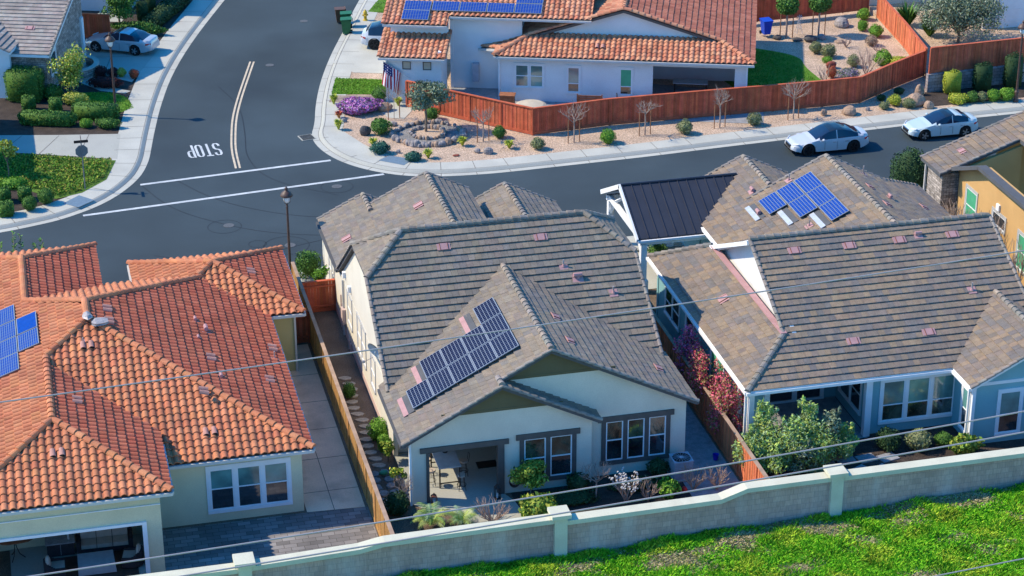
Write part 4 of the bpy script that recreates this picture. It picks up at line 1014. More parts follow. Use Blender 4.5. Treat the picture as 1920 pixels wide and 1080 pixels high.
for x, y in ((14.83, 13.88), (17.51, 13.84), (20.01, 13.87), (22.66, 13.87), (16.0, 9.07), (19.63, 9.1)): flat_vent(ro, PN, x, y, .62, .36)
hood_vent(ro, PN, 21, 14.0, .8); pipe_vent(ro, PN, 22.47, 10.93, .4)
flat_vent(ro, PLn, 11.9, 15.0, .6, .5); hood_vent(ro, WL, 17.1, 26.0, .9); hood_vent(ro, WL, 16.6, 23.6, 1); pipe_vent(ro, WL, 18.75, 25.1, .4, .035); pipe_vent(ro, WL, 18.0, 20.1, .35, .035)
flat_vent(ro, WR, 21.95, 22.2); flat_vent(ro, WR, 21.9, 19.8); flat_vent(ro, WR, 25.2, 22.7); hood_vent(ro, WR, 22.8, 21.5, .8); pipe_vent(ro, WR, 22.6, 24.6, .5, .04)
for x0, ys in ((18.87, (22.78, 21.0, 19.22)), (17.93, (22.78, 21.0)), (16.99, (22.78,))):
    for yy in ys:
        p, e, s, n = on_plane(WL, x0, yy+1.74); solar_panel(H, p, e, s, n, 1.74, 1.0, 'solar_blue', 10, 6)
for x, y in ((17.45, 21.9), (18.45, 20.1), (16.45, 23.9)):
    p, e, s, n = on_plane(WL, x, y); mb = MB(); mb.obox(p-e*.85-s*.14+n*.05, e*1.7, s*.26, n*.05, 0); mb.obox(p-e*.85+s*.12+n*.05, e*1.7, s*.3, n*.02, 1); mb.build('flashing', ['galv', 'fascia_dark'], ro)
mb = MB(); mb.beam((12.93, 9.7, lz(12.95)+.12), (12.93, 19.7, lz(12.95)+.12), .3, .05); mb.build('flashing', 'pink_metal', ro)
w = MB()
wall_poly(w, (13.35, 19.9), (0, -1), [(0, 4.5), (.1, 4.7), (5.18, 7.05), (10.1, 4.75), (10.2, 4.5)], .2); w.build('gable_wall', 'stucco_white', H)
mb = MB(); mb.beam((12.85, 20.0, 4.72), (12.85, 14.72, 7.2), .1, .2); mb.build('rake_board', 'trim_white', H)
w = MB()
wall_rect(w, (16.35, 7.72), (1, 0), 4.1, .2, 3.3); wall_rect(w, (20.45, 7.72), (0, -1), 2.05, .2, 3.3)
wall_poly(w, (20.45, 5.67), (1, 0), [(0, .2), (6.2, .2), (6.2, 3.3), (3.1, 5.05), (0, 3.35)])
wall_rect(w, (26.65, 5.7), (0, 1), 22, -.2, 3.2)
wall_rect(w, (10.85, 22.0), (0, -1), 10.5, -.1, 3.3); wall_rect(w, (10.85, 11.5), (1, 0), 5.5, .2, 3.3); wall_rect(w, (16.35, 11.5), (0, -1), 3.8, .2, 3.3)
wall_rect(w, (10.85, 8.1), (1, 0), .75, .2, 3.2); wall_rect(w, (10.85, 8.6), (0, -1), .5, .2, 3.2)
wall_rect(w, (14.7, 29.5), (0, -1), 11, -.1, 3.2); wall_rect(w, (26.6, 27.0), (-1, 0), 12, -.1, 3.2); wall_rect(w, (14.7, 21.9), (-1, 0), 3.9, -.1, 3.25)
wall_poly(w, (24.5, 13.5), (0, 1), [(0, 2), (0, 6.3), (1.2, 6.9), (5, 5), (5, 2)])
wall_poly(w, (24.2, 25.1), (-1, 0), [(0, 2), (0, 4.5), (3.34, 6.3), (7.4, 4.2), (7.4, 2)])
w.box(10.9, 16.4, 7.5, 11.6, 3.05, 3.15)
w.build('wall', 'stucco_teal', H)
for q in ((16.12, 16.42, 7.5, 7.8, .2, 3.2), (10.62, 10.86, 7.5, 7.75, .2, 3.2), (11.5, 11.75, 7.95, 8.2, .2, 3.1), (10.62, 10.8, 8.9, 9.1, .2, 3.2), (20.33, 20.48, 5.56, 5.72, .2, 3.3)):
    tr = MB(); tr.box(*q); tr.build('corner_trim', 'trim_white', H)
tr = MB(); wall_poly(tr, (20.45, 5.63), (1, 0), [(0.2, 3.25), (6.0, 3.25), (6.0, 3.4), (.2, 3.4)], .05); tr.build('frieze_board', 'trim_white', H)
window(H, (17.0, 7.72), (1, 0), 3.45, 2.0, .88, 3, .4, .14, 'trim_white', 'trim_white', 'glass_shade', 'glass_reflect')
window(H, (21.7, 5.67), (1, 0), 1.0, 2.05, .75, 1, .45, .12, 'trim_white', 'trim_white', 'glass_shade', 'glass_dark')
window(H, (20.45, 6.75), (0, -1), .75, 2.0, .75, 1, .5, .12, 'trim_white', 'trim_white', 'glass_shade', 'glass_dark')
window(H, (10.85, 20.5), (0, -1), 2.2, 1.4, 1.15, 2, .5, .1, 'trim_white', 'trim_white', 'glass_dark', 'glass_dark')
window(H, (10.85, 17.2), (0, -1), 1.1, 1.9, .8, 1, .5, .1, 'trim_white', 'trim_white', 'glass_dark', 'glass_dark')
window(H, (10.85, 13.4), (0, -1), 1.8, 2.0, .6, 2, 0, .14, 'trim_white', 'trim_white', 'blind_green', 'glass_dark')
window(H, (16.35, 11.0), (0, -1), 2.4, 1.7, .95, 2, .5, .12, 'trim_white', 'trim_white', 'glass_dark', 'glass_dark')
window(H, (13.0, 11.5), (1, 0), 2.6, 2.1, .35, 2, 0, .14, 'trim_white', 'trim_white', 'glass_dark', 'glass_dark', sill=False)
gutters(H, 'trim_white', (((10.38, 7.24, 3.36), (20.05, 7.24, 3.36)), ((10.38, 22.3, 3.36), (10.38, 7.3, 3.36)), ((20.04, 7.2, 3.36), (20.04, 5.3, 3.36)), ((14.26, 25.5, 3.26), (14.26, 22.1, 3.26)))); downspout(H, 10.5, 7.65, 3.25, .2, 'trim_white'); downspout(H, 20.3, 5.9, 3.25, .2, 'trim_white')
# metal porch roof
rm = MB(); A_, B_, T_, Rr = (10.75, 25.1, 3.1), (14.35, 25.1, 3.1), (17.1, 28.45, 4.72), (10.75, 28.45, 4.72)
rm.slab([A_, B_, T_, Rr], (0, 0, -.12)); rm.slab([(10.75, 31.8, 3.1), Rr, T_, (14.35, 31.8, 3.1)], (0, 0, -.12))
for i in range(13):
    x = 10.82+i*.5; yt = 28.45; yb = 25.1 if x < 14.35 else 25.1+(x-14.35)*3.35/2.75
    if yb < 28.3: rm.beam((x, yb, 3.1+(yb-25.1)*.4836+.045), (x, yt, 4.765), .04, .05, 0)
rm.tube([(10.75, 28.45, 4.76), (17.1, 28.45, 4.76)], .07, 6, 0); rm.build('porch_roof', 'roof_metal', H)
mb = MB()
mb.beam((10.7, 25.0, 3.12), (10.7, 28.45, 4.8), .1, .24); mb.beam((10.7, 31.9, 3.12), (10.7, 28.45, 4.8), .1, .24); mb.beam((10.9, 25.3, 2.95), (14.6, 25.3, 2.95), .2, .28); mb.beam((10.9, 31.5, 2.95), (14.6, 31.5, 2.95), .2, .28); mb.beam((11.1, 25.3, 2.95), (11.1, 31.5, 2.95), .2, .28)
mb.beam((10.72, 25.02, 3.02), (14.3, 25.02, 3.02), .1, .12)
mb.tube([(11.1, 31.3, 2.0), (11.1, 30.4, 3.0), (11.1, 29.3, 3.6)], .1, 4); mb.tube([(11.1, 25.5, 2.0), (11.1, 26.4, 3.0), (11.1, 27.6, 3.6)], .1, 4)
mb.build('porch_beam', 'trim_white', H)
for x, y in ((11.1, 25.3), (11.1, 31.4), (14.2, 31.4)):
    mb = MB(); mb.box(x-.16, x+.16, y-.16, y+.16, .02, 2.7); mb.box(x-.24, x+.24, y-.24, y+.24, .02, .7); mb.build('porch_post', 'trim_white', H)

# ================================================================ left house (clay tiles)
H = empty('house', (0, 0, 0)); tag(H, 'pale yellow house at lower left with orange clay tile roof and pavers behind it', 'house', 'houses')
R = Roof('barrel', CLAYS, H, 'fascia_rust')
p_ = .352
T3 = (-17.29, 15.7, 6.2); T2 = (-17.29, 17.55, 6.2)
CR = (-8.76, 7.17, 3.2); B2f = (-19.24, 13.75, 5.515); B2n = (-19.27, 7.9, 5.515); J1 = (-19.9, 20.16, 5.28); T1 = (-19.87, 25.1, 5.28)
R.plane([(-19.24, 7.17, 3.2), CR, T3, B2f])
PRr = [CR, (-8.76, 24.2, 3.2), (-15.0, 19.84, 5.39), T2, T3]
R.plane([CR, (-8.76, 23.0, 3.2), (-11.6, 23.24, 4.2), T2, T3], CLAYS_SHADE)
sx = lambda x: 6.2-.352*(-17.29-x)
R.plane([(-26, 13.75, sx(-26)), (-26, 3.4, sx(-26)), (-23.6, 3.7, 4.0), B2n, B2f]); R.plane([(-26, 27, sx(-26)), (-26, 13.76, sx(-26)), B2f, T3, T2, J1])
R.plane([(-10.5, 24.3, 3.83), (-19.9, 24.3, 3.83), J1, T2])
# street wing with its ridge along the depth
R.plane([(-16.28, 19, 4.03), (-16.28, 28.75, 4.03), T1, (-19.87, 19.5, 5.28)], CLAYS_SHADE); R.plane([(-16.28, 28.75, 4.03), (-23.4, 28.75, 4.03), T1]); R.plane([(-23.4, 28.7, 4.03), (-23.4, 19.5, 4.03), (-19.87, 19.5, 5.28), T1])
# patio wing
WN = 3.62
NW = [(-23.6, WN, 4.0), (-14.95, WN, 4.0), B2n]
R.plane(NW)
PW = [(-14.95, WN, 4.0), (-14.95, 8.6, 4.0), (-19.27, 13.2, 5.515), B2n]
R.plane(PW, CLAYS_SHADE)
# right wing: pyramid
Q = (-10.95, 24.05, 4.58); g = 3.79
def qq(a, b): return (Q[0]+a*g, Q[1]+b*g, 3.25)
R.plane([qq(-1, -1), qq(1, -1), Q]); R.plane([qq(1, -1), qq(1, 1), Q], CLAYS_SHADE); R.plane([qq(1, 1), qq(-1, 1), Q]); R.plane([qq(-1, 1), qq(-1, -1), Q])
for a, b in ((T2, T3), (CR, T3), (B2f, T3), (B2n, B2f), ((-14.97, WN+.02, 4.0), B2n), ((-23.6, WN+.02, 4.0), B2n), (J1, T2), (T1, J1), ((-16.3, 28.7, 4.03), T1), ((-23.4, 28.7, 4.03), T1), ((-11.7, 23.14, 4.24), T2), (qq(.995, -.995), Q), (qq(.995, .995), Q), (qq(-.995, .995), Q), ((-11.75, 23.25, 4.3), Q)): R.cap(a, b, .17)
ro = R.finish()
PRp = [CR, (-8.76, 21.5, 3.2), (-13.2, 21.6, 4.76), T2, T3]
for x, y in ((-12.44, 17.94), (-11.92, 12.38)): hood_vent(ro, PRp, x, y, .7)
hood_vent(ro, PRp, -12.06, 17.0, 1.0); hood_vent(ro, PRp, -12.5, 16.0, .6)
for x, y in ((-16.39, 17.1), (-16.4, 15.8), (-9.2, 16.5), (-12.2, 14.1), (-9.8, 13.0), (-12.9, 10.5)): tile_vent(ro, PRp, x, y)
NS = [(-15.3, 7.17, 3.2), CR, T3]
for x, y in ((-17.45, 14.1), (-12.87, 8.6)): tile_vent(ro, NS, x, y)
tile_vent(ro, NW, -19.2, 6.1); tile_vent(ro, PW, -18.2, 10.0); tile_vent(ro, [qq(1, -1), qq(1, 1), Q], -9.2, 23.8); pipe_vent(ro, PRp, -9.2, 15.5, .4, .03); pipe_vent(ro, NS, -17.6, 14.3, .3, .03)
mb = MB(); mb.blob((T3[0], T3[1]-.1, T3[2]+.2), (.22, .4, .12), 3, .3, 6); mb.blob((T3[0]+.5, T3[1]-.5, T3[2]+.05), (.4, .35, .1), 5, .3, 6); mb.build('mortar_patch', 'lead', ro)
SL = [(-25, 25.6, 3.42), (-25, 3.5, 3.42), T3, T2]
for x0, ys in ((-20.3, (15.02, 16.72)), (-21.24, (13.4, 15.05, 16.72, 18.4)), (-22.18, (13.4, 15.05, 16.72))):
    for yy in ys:
        p, e, s, n = on_plane(SL, x0, yy+1.62)
        if x0 == -20.3 and yy > 16: solar_panel(H, p, e, s, n, 1.62, .96, 'solar_blue', 1, 1)
        else: solar_panel(H, p, e, s, n, 1.62, .96, 'solar_blue', 6, 9)
w = MB()
wall_rect(w, (-16.5, 7.62), (1, 0), 7.3, -.1, 3.05); wall_rect(w, (-9.2, 7.62), (0, 1), 14, -.1, 3.05)
wall_rect(w, (-24, 4.12), (1, 0), 8.6, -.1, 3.8, holes=[(-1, 7.95, -.1, 2.5)]); wall_rect(w, (-15.4, 4.12), (0, 1), 4, -.1, 3.85)
wall_rect(w, (-24, 7.35), (1, 0), 8.55, -.1, 3.6); w.box(-23.9, -15.7, 4.35, 7.4, 2.9, 3.0)
wall_rect(w, (-16.7, 24), (0, 1), 4.3, -.1, 3.95); wall_rect(w, (-16.7, 28.3), (-1, 0), 7, -.1, 3.9); wall_rect(w, (-24.5, 28), (0, -1), 24, -.1, 3.4); wall_rect(w, (-14.3, 27.4), (0, -1), 4, -.1, 3.1); wall_rect(w, (-7.6, 27.4), (-1, 0), 6.7, -.1, 3.1)
w.build('wall', 'stucco_sage', H)
w = MB(); wall_rect(w, (-7.6, 20.7), (0, 1), 6.7, -.1, 3.1); wall_rect(w, (-9.3, 20.7), (1, 0), 1.7, -.1, 3.1); w.build('garage_wall', 'stucco_yellow', H)
mb = MB(); mb.box(-24, -15.4, 4.06, 4.12, 3.2, 3.24); mb.box(-24, -16.0, 4.02, 4.119, 2.38, 2.5); mb.box(-16.18, -16.0, 4.02, 4.119, 0, 2.38); mb.box(-16.06, -16.04, 4.3, 8.85, 0, 2.9); mb.build('patio_trim', 'trim_white', H)
window(H, (-13.1, 7.62), (1, 0), 3.28, 1.93, .56, 3, .52, .15, 'trim_white', 'trim_white', 'glass_shade', 'glass_dark')
window(H, (-22.3, 7.35), (1, 0), 2.6, 1.5, .75, 2, 0, .12, 'trim_white', 'trim_white', 'glass_dark', 'glass_dark')
gutters(H, 'gutter', (((-16.0, 7.13, 3.16), (-8.72, 7.13, 3.16)), ((-24, WN-.04, 3.96), (-14.9, WN-.04, 3.96)), ((-14.91, WN, 3.96), (-14.91, 7.6, 3.96)), ((-8.72, 7.2, 3.16), (-8.72, 20.2, 3.16)), ((-9.6, 20.22, 3.22), (-7.1, 20.22, 3.22)), ((-7.12, 20.2, 3.22), (-7.12, 27.8, 3.22)), ((-14.78, 27.8, 3.22), (-14.78, 20.5, 3.22)))); downspout(H, -7.55, 20.65, 3.1)
for i in range(5):
    mb = MB(); mb.tube([(-20.6+i*.95, 4.6+.0*i, 2.9), (-20.6+i*.95, 4.6, 2.8)], .05, 6); mb.build('ceiling_light', 'trim_white', H)
# ================================================================ far house with clay tiles (white walls)
H = empty('house', (10.03, 54.53, 0), A20); tag(H, 'white house across the street with orange clay tile roof, solar panels and broad rear gable', 'house', 'houses')
R = Roof('barrel', [(.53, .24, .14), (.49, .2, .115), (.57, .28, .165), (.45, .165, .095), (.55, .26, .155)], H, 'trim_brown')
q_ = .32
R.plane([(0, 0, 3.2), (16.3, 0, 3.2), (13.95, 2.5, 3.97), (2.05, 2.5, 3.97)])
FAR_SHADE = [(.42, .155, .1), (.46, .175, .115), (.38, .13, .085)]  # same tiles darkened for the slope facing away from the sun
R.plane([(0, 12, 3.2), (0, 2.2, 3.2), (8, 2.2, 5.76), (8, 12, 5.76)]); R.plane([(0, 2.2, 3.2), (0, 0, 3.2), (2.05, 2.2, 3.86)])
R.plane([(16.3, 2.2, 3.2), (16.3, 14, 3.2), (8, 14, 5.76), (8, 2.2, 5.76)], FAR_SHADE); R.plane([(16.3, 0, 3.2), (16.3, 2.2, 3.2), (14.2, 2.2, 3.85)], FAR_SHADE)
R.plane([(-2.2, 8, 2.55), (-2.2, 3.6, 2.55), (0, 1.4, 3.23), (0, 8, 3.23)])
R.plane([(-7.1, -.95, 3.2), (-3.0, -.95, 3.2), (-3.0, 2.0, 4.1), (-7.1, 2.0, 4.1)])
UP = [(-7.1, 1.0, 4.75), (-3.05, 1.0, 4.75), (-3.05, 11, 7.95), (-7.1, 11, 7.95)]
R.plane(UP); UP2 = [(-3.05, 2.0, 5.07), (6, 2.0, 5.07), (6, 11, 7.95), (-3.05, 11, 7.95)]; R.plane(UP2)
for a, b in (((0.02, 0.02, 3.2), (2.05, 2.3, 3.9)), ((16.28, .02, 3.2), (14.1, 2.3, 3.9)), ((8, 2.3, 5.76), (8, 12, 5.76)), ((2.05, 2.25, 3.9), (8, 2.25, 5.78)), ((14.1, 2.25, 3.9), (8, 2.25, 5.78)), ((-2.1, 3.7, 2.57), (.4, 1.2, 3.3))): R.cap(a, b, .17)
for a, b in (((-7.1, -.9, 3.2), (-7.1, 2.0, 4.1)), ((-7.1, 1, 4.75), (-7.1, 11, 7.95)), ((-3.0, -.9, 3.2), (-3.0, 2, 4.1))): R.rake(a, b, .13)
ro = R.finish()
tile_vent(ro, [(0, 0, 3.2), (16.3, 0, 3.2), (13.95, 2.5, 3.97)], 6.6, 1.2)
for u, v in ((-6.0, 1.3), (-6.0, 2.27)):
    p, e, s, n = on_plane(UP, u, v); solar_panel(H, p, e, s, n, 1.72, 1.0 if v < 2 else 1.0, 'solar_blue', 10, 6)
for i in range(4):
    p, e, s, n = on_plane(UP2, -4.2+i*1.76, 2.3); solar_panel(H, p, e, s, n, 1.72, 1.0, 'solar_blue', 10, 6)
for i in range(2):
    p, e, s, n = on_plane(UP2, 1.08, 3.3); solar_panel(H, p, e, s, n, 1.72, 1.0, 'solar_blue', 10, 6) if i == 0 else None
w = MB()
wall_rect(w, (.4, .42), (1, 0), 15.5, -.1, 3.05, holes=[(9.6, 14.7, -.1, 2.75)]); wall_rect(w, (.4, 5), (0, -1), 4.58, -.1, 3.05); wall_rect(w, (15.9, .42), (0, 1), 12, -.1, 3.05)
wall_rect(w, (9.6, 5.5), (1, 0), 6.3, -.1, 3); w.box(9.5, 16, .7, 5.6, 2.85, 2.95); wall_rect(w, (9.8, .6), (0, 1), 5, -.1, 2.9)
wall_poly(w, (2.2, 2.55), (1, 0), [(0, 3.8), (11.6, 3.8), (5.8, 5.62)])
wall_rect(w, (-6.75, -.5), (1, 0), 3.5, -.1, 3.1); wall_rect(w, (-3.25, -.5), (0, 1), 2.6, -.1, 3.5); wall_rect(w, (-6.75, 8), (0, -1), 8.5, -.1, 3.1); wall_rect(w, (-6.75, 1.6), (1, 0), 3.7, 3.3, 4.7)
wall_rect(w, (-3.05, 2.5), (1, 0), 4.6, -.1, 5.0); wall_rect(w, (1.4, 2.5), (0, 1), 3, 2, 5); wall_rect(w, (-3.05, 4), (0, -1), 1.6, -.1, 4.7)
w.build('wall', 'stucco_white', H)
for u in (-5.7, -4.4): window(H, (u, -.5), (1, 0), .55, .55, 2.3, 1, 0, .04, 'stucco_white', 'trim_brown', 'canvas', 'canvas')
window(H, (1.35, .42), (1, 0), 1.75, 1.45, 1.1, 2, .5, .1, 'stucco_white', 'trim_white', 'glass_shade', 'glass_shade')
window(H, (4.65, .42), (1, 0), .75, 1.65, .85, 1, .35, .1, 'stucco_white', 'trim_white', 'glass_shade', 'glass_dark')
window(H, (7.95, .42), (1, 0), .75, 1.7, .8, 1, .32, .1, 'stucco_white', 'trim_white', 'blind_green', 'glass_dark')
gutters(H, 'gutter', (((0, -.05, 3.17), (16.3, -.05, 3.17)), ((-7.15, -1.0, 3.17), (-2.95, -1.0, 3.17)), ((-7.15, .95, 4.72), (-3.05, .95, 4.72)), ((-3.05, 1.95, 5.04), (6, 1.95, 5.04)), ((-2.25, 8, 2.52), (-2.25, 3.6, 2.52)), ((-2.2, 3.5, 2.52), (0, 1.3, 3.2)))); downspout(H, .32, .36, 3.05, 0, 'trim_white'); downspout(H, 15.85, .36, 3.05, 0, 'trim_white'); downspout(H, -6.7, -.58, 3.1, 0, 'trim_white')
mb = MB(); mb.box(-1.6, -1.2, 2.1, 2.5, .7, 1.9)
for i in range(7): mb.box(-1.58, -1.22, 2.08, 2.1, .78+i*.16, .86+i*.16)
mb.build('condenser_unit', 'ac_metal', H)

# ================================================================ tan house on the right edge
H = empty('house', (0, 0, 0)); tag(H, 'tan stucco house at the right edge with stone pier and green shuttered windows', 'house', 'houses')
R = Roof('flat', BROWNS, H, 'fascia_dark')
EL = [(29.1, 31.9, 3.25), (29.1, 29.3, 3.25), (33.6, 29.3, 4.85), (33.6, 31.9, 4.85)]
R.plane(EL)
EL2 = [(33.6, 31.9, 4.85), (33.6, 20, 4.85), (38, 20, 6.4), (38, 31.9, 6.4)]
R.plane(EL2); R.rake((29.1, 31.9, 3.25), (33.6, 31.9, 4.85)); R.rake((29.1, 29.3, 3.25), (33.6, 29.3, 4.85)); R.rake((33.6, 31.9, 4.85), (38, 31.9, 6.4))
R.plane([(42.4, 20, 4.85), (42.4, 31.9, 4.85), (38, 31.9, 6.4), (38, 20, 6.4)])
ro = R.finish(); flat_vent(ro, EL, 30.9, 30.6)
w = MB(); TX = 30.3
wall_poly(w, (TX, 29.2), (0, -1), [(0, -.1), (0, 3.45), (3.1, 4.75), (14, 4.75), (14, -.1)])
wall_poly(w, (TX, 29.21), (1, 0), [(0, -.1), (3.5, -.1), (3.5, 4.5), (0, 3.4)]); wall_rect(w, (33.4, 31.5), (-1, 0), 3.6, -.1, 3.1); wall_rect(w, (42, 31.5), (-1, 0), 8.6, -.1, 4.6)
w.build('wall', 'stucco_tan', H)
mb = MB(); wall_rect(mb, (29.4, 31.5), (0, -1), 1.9, -.1, 3.1, 1.0); mb.build('stone_pier', 'stone_veneer', H)
mb = MB(); mb.beam((TX-.35, 26.1, 4.9), (TX-.35, 15, 4.9), .5, .2); mb.beam((TX-.35, 29.3, 3.6), (TX-.35, 26.1, 4.9), .5, .2); mb.build('rake_board', 'fascia_dark', H)
window(H, (TX, 28.3), (0, -1), 1.3, 1.9, .9, 1, .5, .12, 'trim_grey', 'trim_white', 'blind_green', 'blind_green')
window(H, (TX, 25.0), (0, -1), 1.5, .7, 2.1, 1, 0, .12, 'trim_grey', 'trim_white', 'glass_dark', 'glass_dark')
window(H, (TX, 21.9), (0, -1), 2.6, 1.9, .9, 2, .5, .12, 'trim_grey', 'trim_white', 'blind_green', 'blind_green')
mb = MB(); mb.obox((TX-.12, 24.2, 3.0), (.12, 0, 0), (0, .35, 0), (0, 0, .35)); mb.build('wall_vent', 'trim_white', H); downspout(H, 29.3, 31.6, 3.1)

# ================================================================ grey-roofed house, top left
H = empty('house', (-17.02, 61.97, 0), A20); tag(H, 'small grey tile roofed house at top left with stone veneer wall beside the driveway', 'house', 'houses')
R = Roof('flat', [(.3, .27, .24), (.34, .31, .28), (.28, .24, .22), (.33, .28, .25)], H, 'trim_white')
GP = [(-9, 0, 3.0), (0, 0, 3.0), (0, 6.5, 5.48), (-9, 6.5, 5.48)]
R.plane(GP); R.plane([(0, 13, 3.0), (-9, 13, 3.0), (-9, 6.5, 5.48), (0, 6.5, 5.48)]); R.rake((0, 0, 3.0), (0, 6.5, 5.48)); R.cap((-9, 6.5, 5.48), (0, 6.5, 5.48))
DG = [(-2.3, 2.4, 3.35), (-2.3, -.7, 3.35), (-4.2, -.7, 4.2), (-4.2, 3.6, 4.2)]
R.plane(DG); R.plane([(-6.1, -.7, 3.35), (-6.1, 2.4, 3.35), (-4.2, 3.6, 4.2), (-4.2, -.7, 4.2)]); R.rake((-2.3, -.7, 3.35), (-4.2, -.7, 4.2))
ro = R.finish(); flat_vent(ro, GP, -1.9, 2.4)
w = MB(); wall_rect(w, (-9, .4), (1, 0), 8.6, -.1, 2.9); wall_poly(w, (-.4, .4), (0, 1), [(0, -.1), (0, 2.95), (6.1, 5.25), (8.2, 4.4), (8.2, -.1)]); w.build('wall', 'stone_veneer', H)
mb = MB(); wall_poly(mb, (-6.0, -.3), (1, 0), [(0, 0), (3.5, 0), (3.5, 3.2), (1.8, 4.0), (0, 3.2)], .3); mb.build('gable_front', 'trim_white', H)
mb = MB(); mb.beam((.02, .1, 3.0), (.02, 6.4, 5.44), .06, .22); mb.build('rake_board', 'trim_white', H); mb = MB(); mb.box(-.45, -.25, 7.9, 8.3, 0, 2.9); mb.build('porch_post', 'trim_white', H)
window(H, (-.4, 1.3), (0, 1), 1.1, 1.4, 1.2, 1, .5, .12, 'trim_white', 'trim_white', 'glass_dark', 'glass_dark')
# white house, top right
H = empty('house', (44.2, 59.6, .5)); tag(H, 'grey-white house at top right showing a garage door with two small windows', 'house', 'houses')
w = MB(); wall_rect(w, (1.5, 0), (1, 0), 9, -.6, 4.2); wall_rect(w, (1.5, 8), (0, -1), 8, -.6, 4.2); w.build('wall', 'stucco_grey', H)
R = Roof('flat', GREYS, H, 'trim_white'); R.plane([(.9, -.6, 4.2), (11, -.6, 4.2), (11, 5, 6.5), (.9, 5, 6.5)]); R.finish()
mb = MB(); mb.box(2.6, 8, -.06, 0, -.3, 3.1)
for k in range(3): mb.box(2.6, 8, -.075, -.055, .5+k*.8, .53+k*.8)
g = mb.build('garage_door', 'trim_white', H)
for k in (2.85, 3.95, 5.05): window(H, (k, -.06), (1, 0), .62, .5, 2.3, 1, 0, .06, 'trim_white', 'trim_white', 'glass_dark', 'glass_dark')
H = empty('house', (39.6, 66.5, .3)); tag(H, 'pale beige house corner behind the olive tree at the top right', 'house', 'houses')
w = MB(); wall_rect(w, (0, 0), (1, 0), 4.5, -.5, 4); wall_rect(w, (0, 8), (0, -1), 8, -.5, 4); w.box(1.6, 1.75, -.08, 0, -.5, 4, 0); w.build('wall', 'stucco_cream', H)
R = Roof('flat', GREYS, H, 'trim_white'); R.plane([(-.5, -.5, 4), (5, -.5, 4), (5, 4, 5.8), (-.5, 4, 5.8)]); R.finish()

# two-storey house whose corner shows beside the upper walkway
H = empty('house', (-11.2, 79.0, 0), A20); tag(H, 'pale grey-blue house corner behind the round tree at the top left', 'house', 'houses')
w = MB(); wall_rect(w, (-14, 0), (1, 0), 14, -.1, 5.2); wall_rect(w, (0, .2), (0, 1), 12, -.1, 5.2); wall_rect(w, (-14, 12), (0, -1), 11.8, -.1, 5.2); w.build('wall', 'stucco_grey', H)
R = Roof('flat', GREYS, H, 'trim_white'); R.plane([(-14.4, -.5, 5.2), (.5, -.5, 5.2), (-4, 6, 7.8), (-11, 6, 7.8)]); R.plane([(.5, -.5, 5.2), (.5, 12.4, 5.2), (-4, 6, 7.8)]); R.finish()
# house added outside the left edge of the view to shade the lower driveway
H = empty('house', (-23.3, 50.3, 0), 0); tag(H, 'neighbouring house added beyond the left picture edge to shade the lower driveway', 'house', 'houses')
w = MB(); wall_rect(w, (-9, 0), (1, 0), 9, -.1, 4.6); wall_rect(w, (0, .2), (0, 1), 9.4, -.1, 4.6); w.build('wall', 'stucco_grey', H)
R = Roof('flat', GREYS, H, 'trim_white'); R.plane([(-9, -.4, 4.6), (.4, -.4, 4.6), (-4.5, 4.8, 6.9), (-9, 4.8, 6.9)]); R.plane([(.4, -.4, 4.6), (.4, 10, 4.6), (-4.5, 4.8, 6.9)]); R.finish()
# ================================================================ fences and walls
fence([(-6.42, 29.3), (-6.42, 24.0), (-6.44, 12), (-6.42, 1.2)], 1.85, 'golden wooden board fence between the clay-roofed house and the middle house', 'fence_gold', 'fence_cap', posts='fence_gold', side=1)
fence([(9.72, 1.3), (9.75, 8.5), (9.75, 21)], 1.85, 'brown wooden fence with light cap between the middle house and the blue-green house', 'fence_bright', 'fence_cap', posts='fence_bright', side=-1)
fence([(-6.5, 23.6), (-9.2, 23.6)], 1.75, 'dark wooden side gate across the concrete path of the clay-roofed house', 'fence_red', 'fence_red')
fence([(-4.65, 26.9), (-6.35, 26.9)], 1.75, 'reddish wooden gate beside the potted shrub by the middle house', 'fence_red', 'fence_red')
fence([(4.55, 55.0), (6.25, 53.15), (11.03, 48.25)], 1.75, 'red wooden fence section running from the far house corner to the gravel corner', 'fence_red', 'fence_red', .15, bw=.13)
fence([(11.03, 48.25), (16, 48.75), (21, 48.75), (26.6, 48.7), (29.85, 48.7), (32.4, 48.8), (35.4, 50.8), (38.35, 52.6)], 1.75, 'long red wooden fence along the gravel strip behind the two parked sedans', 'fence_red', 'fence_red', .15, bw=.13)
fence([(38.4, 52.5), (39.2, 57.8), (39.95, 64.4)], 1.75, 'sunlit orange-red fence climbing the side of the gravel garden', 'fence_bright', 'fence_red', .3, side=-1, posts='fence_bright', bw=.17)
fence([(24.5, 65.6), (31.4, 65.5), (36, 65.8), (39.95, 66.2)], 1.75, 'red wooden fence behind the topiary trees and blue bin', 'fence_red', 'fence_red', .3, bw=.13)
fence([(37.45, 49.75), (44.6, 50.2), (52, 50.6)], 1.75, 'red wooden fence on top of the grey block retaining wall', 'fence_red', 'fence_red', 1.35, bw=.13)
mb = MB(); wall_rect(mb, (37.3, 49.55), (14.7, .85), 14.7, -.1, 1.35, .3); tag(mb.build('retaining_wall', 'block_wall_rock'), 'grey block retaining wall under the fence by the right street lamp', 'wall')
raised('garden_bed', [(38.3, 52.0), (37.5, 49.9), (60, 51.2), (60, 80), (40.2, 80), (40.1, 66), (38.6, 53)], -.1, .5, 'gravel')
fence([(-14.9, 74.0), (-12.6, 73.2)], 1.7, 'dark red wooden fence at top left behind the silver sedan', 'fence_red', 'fence_red', .15)
mb = MB()
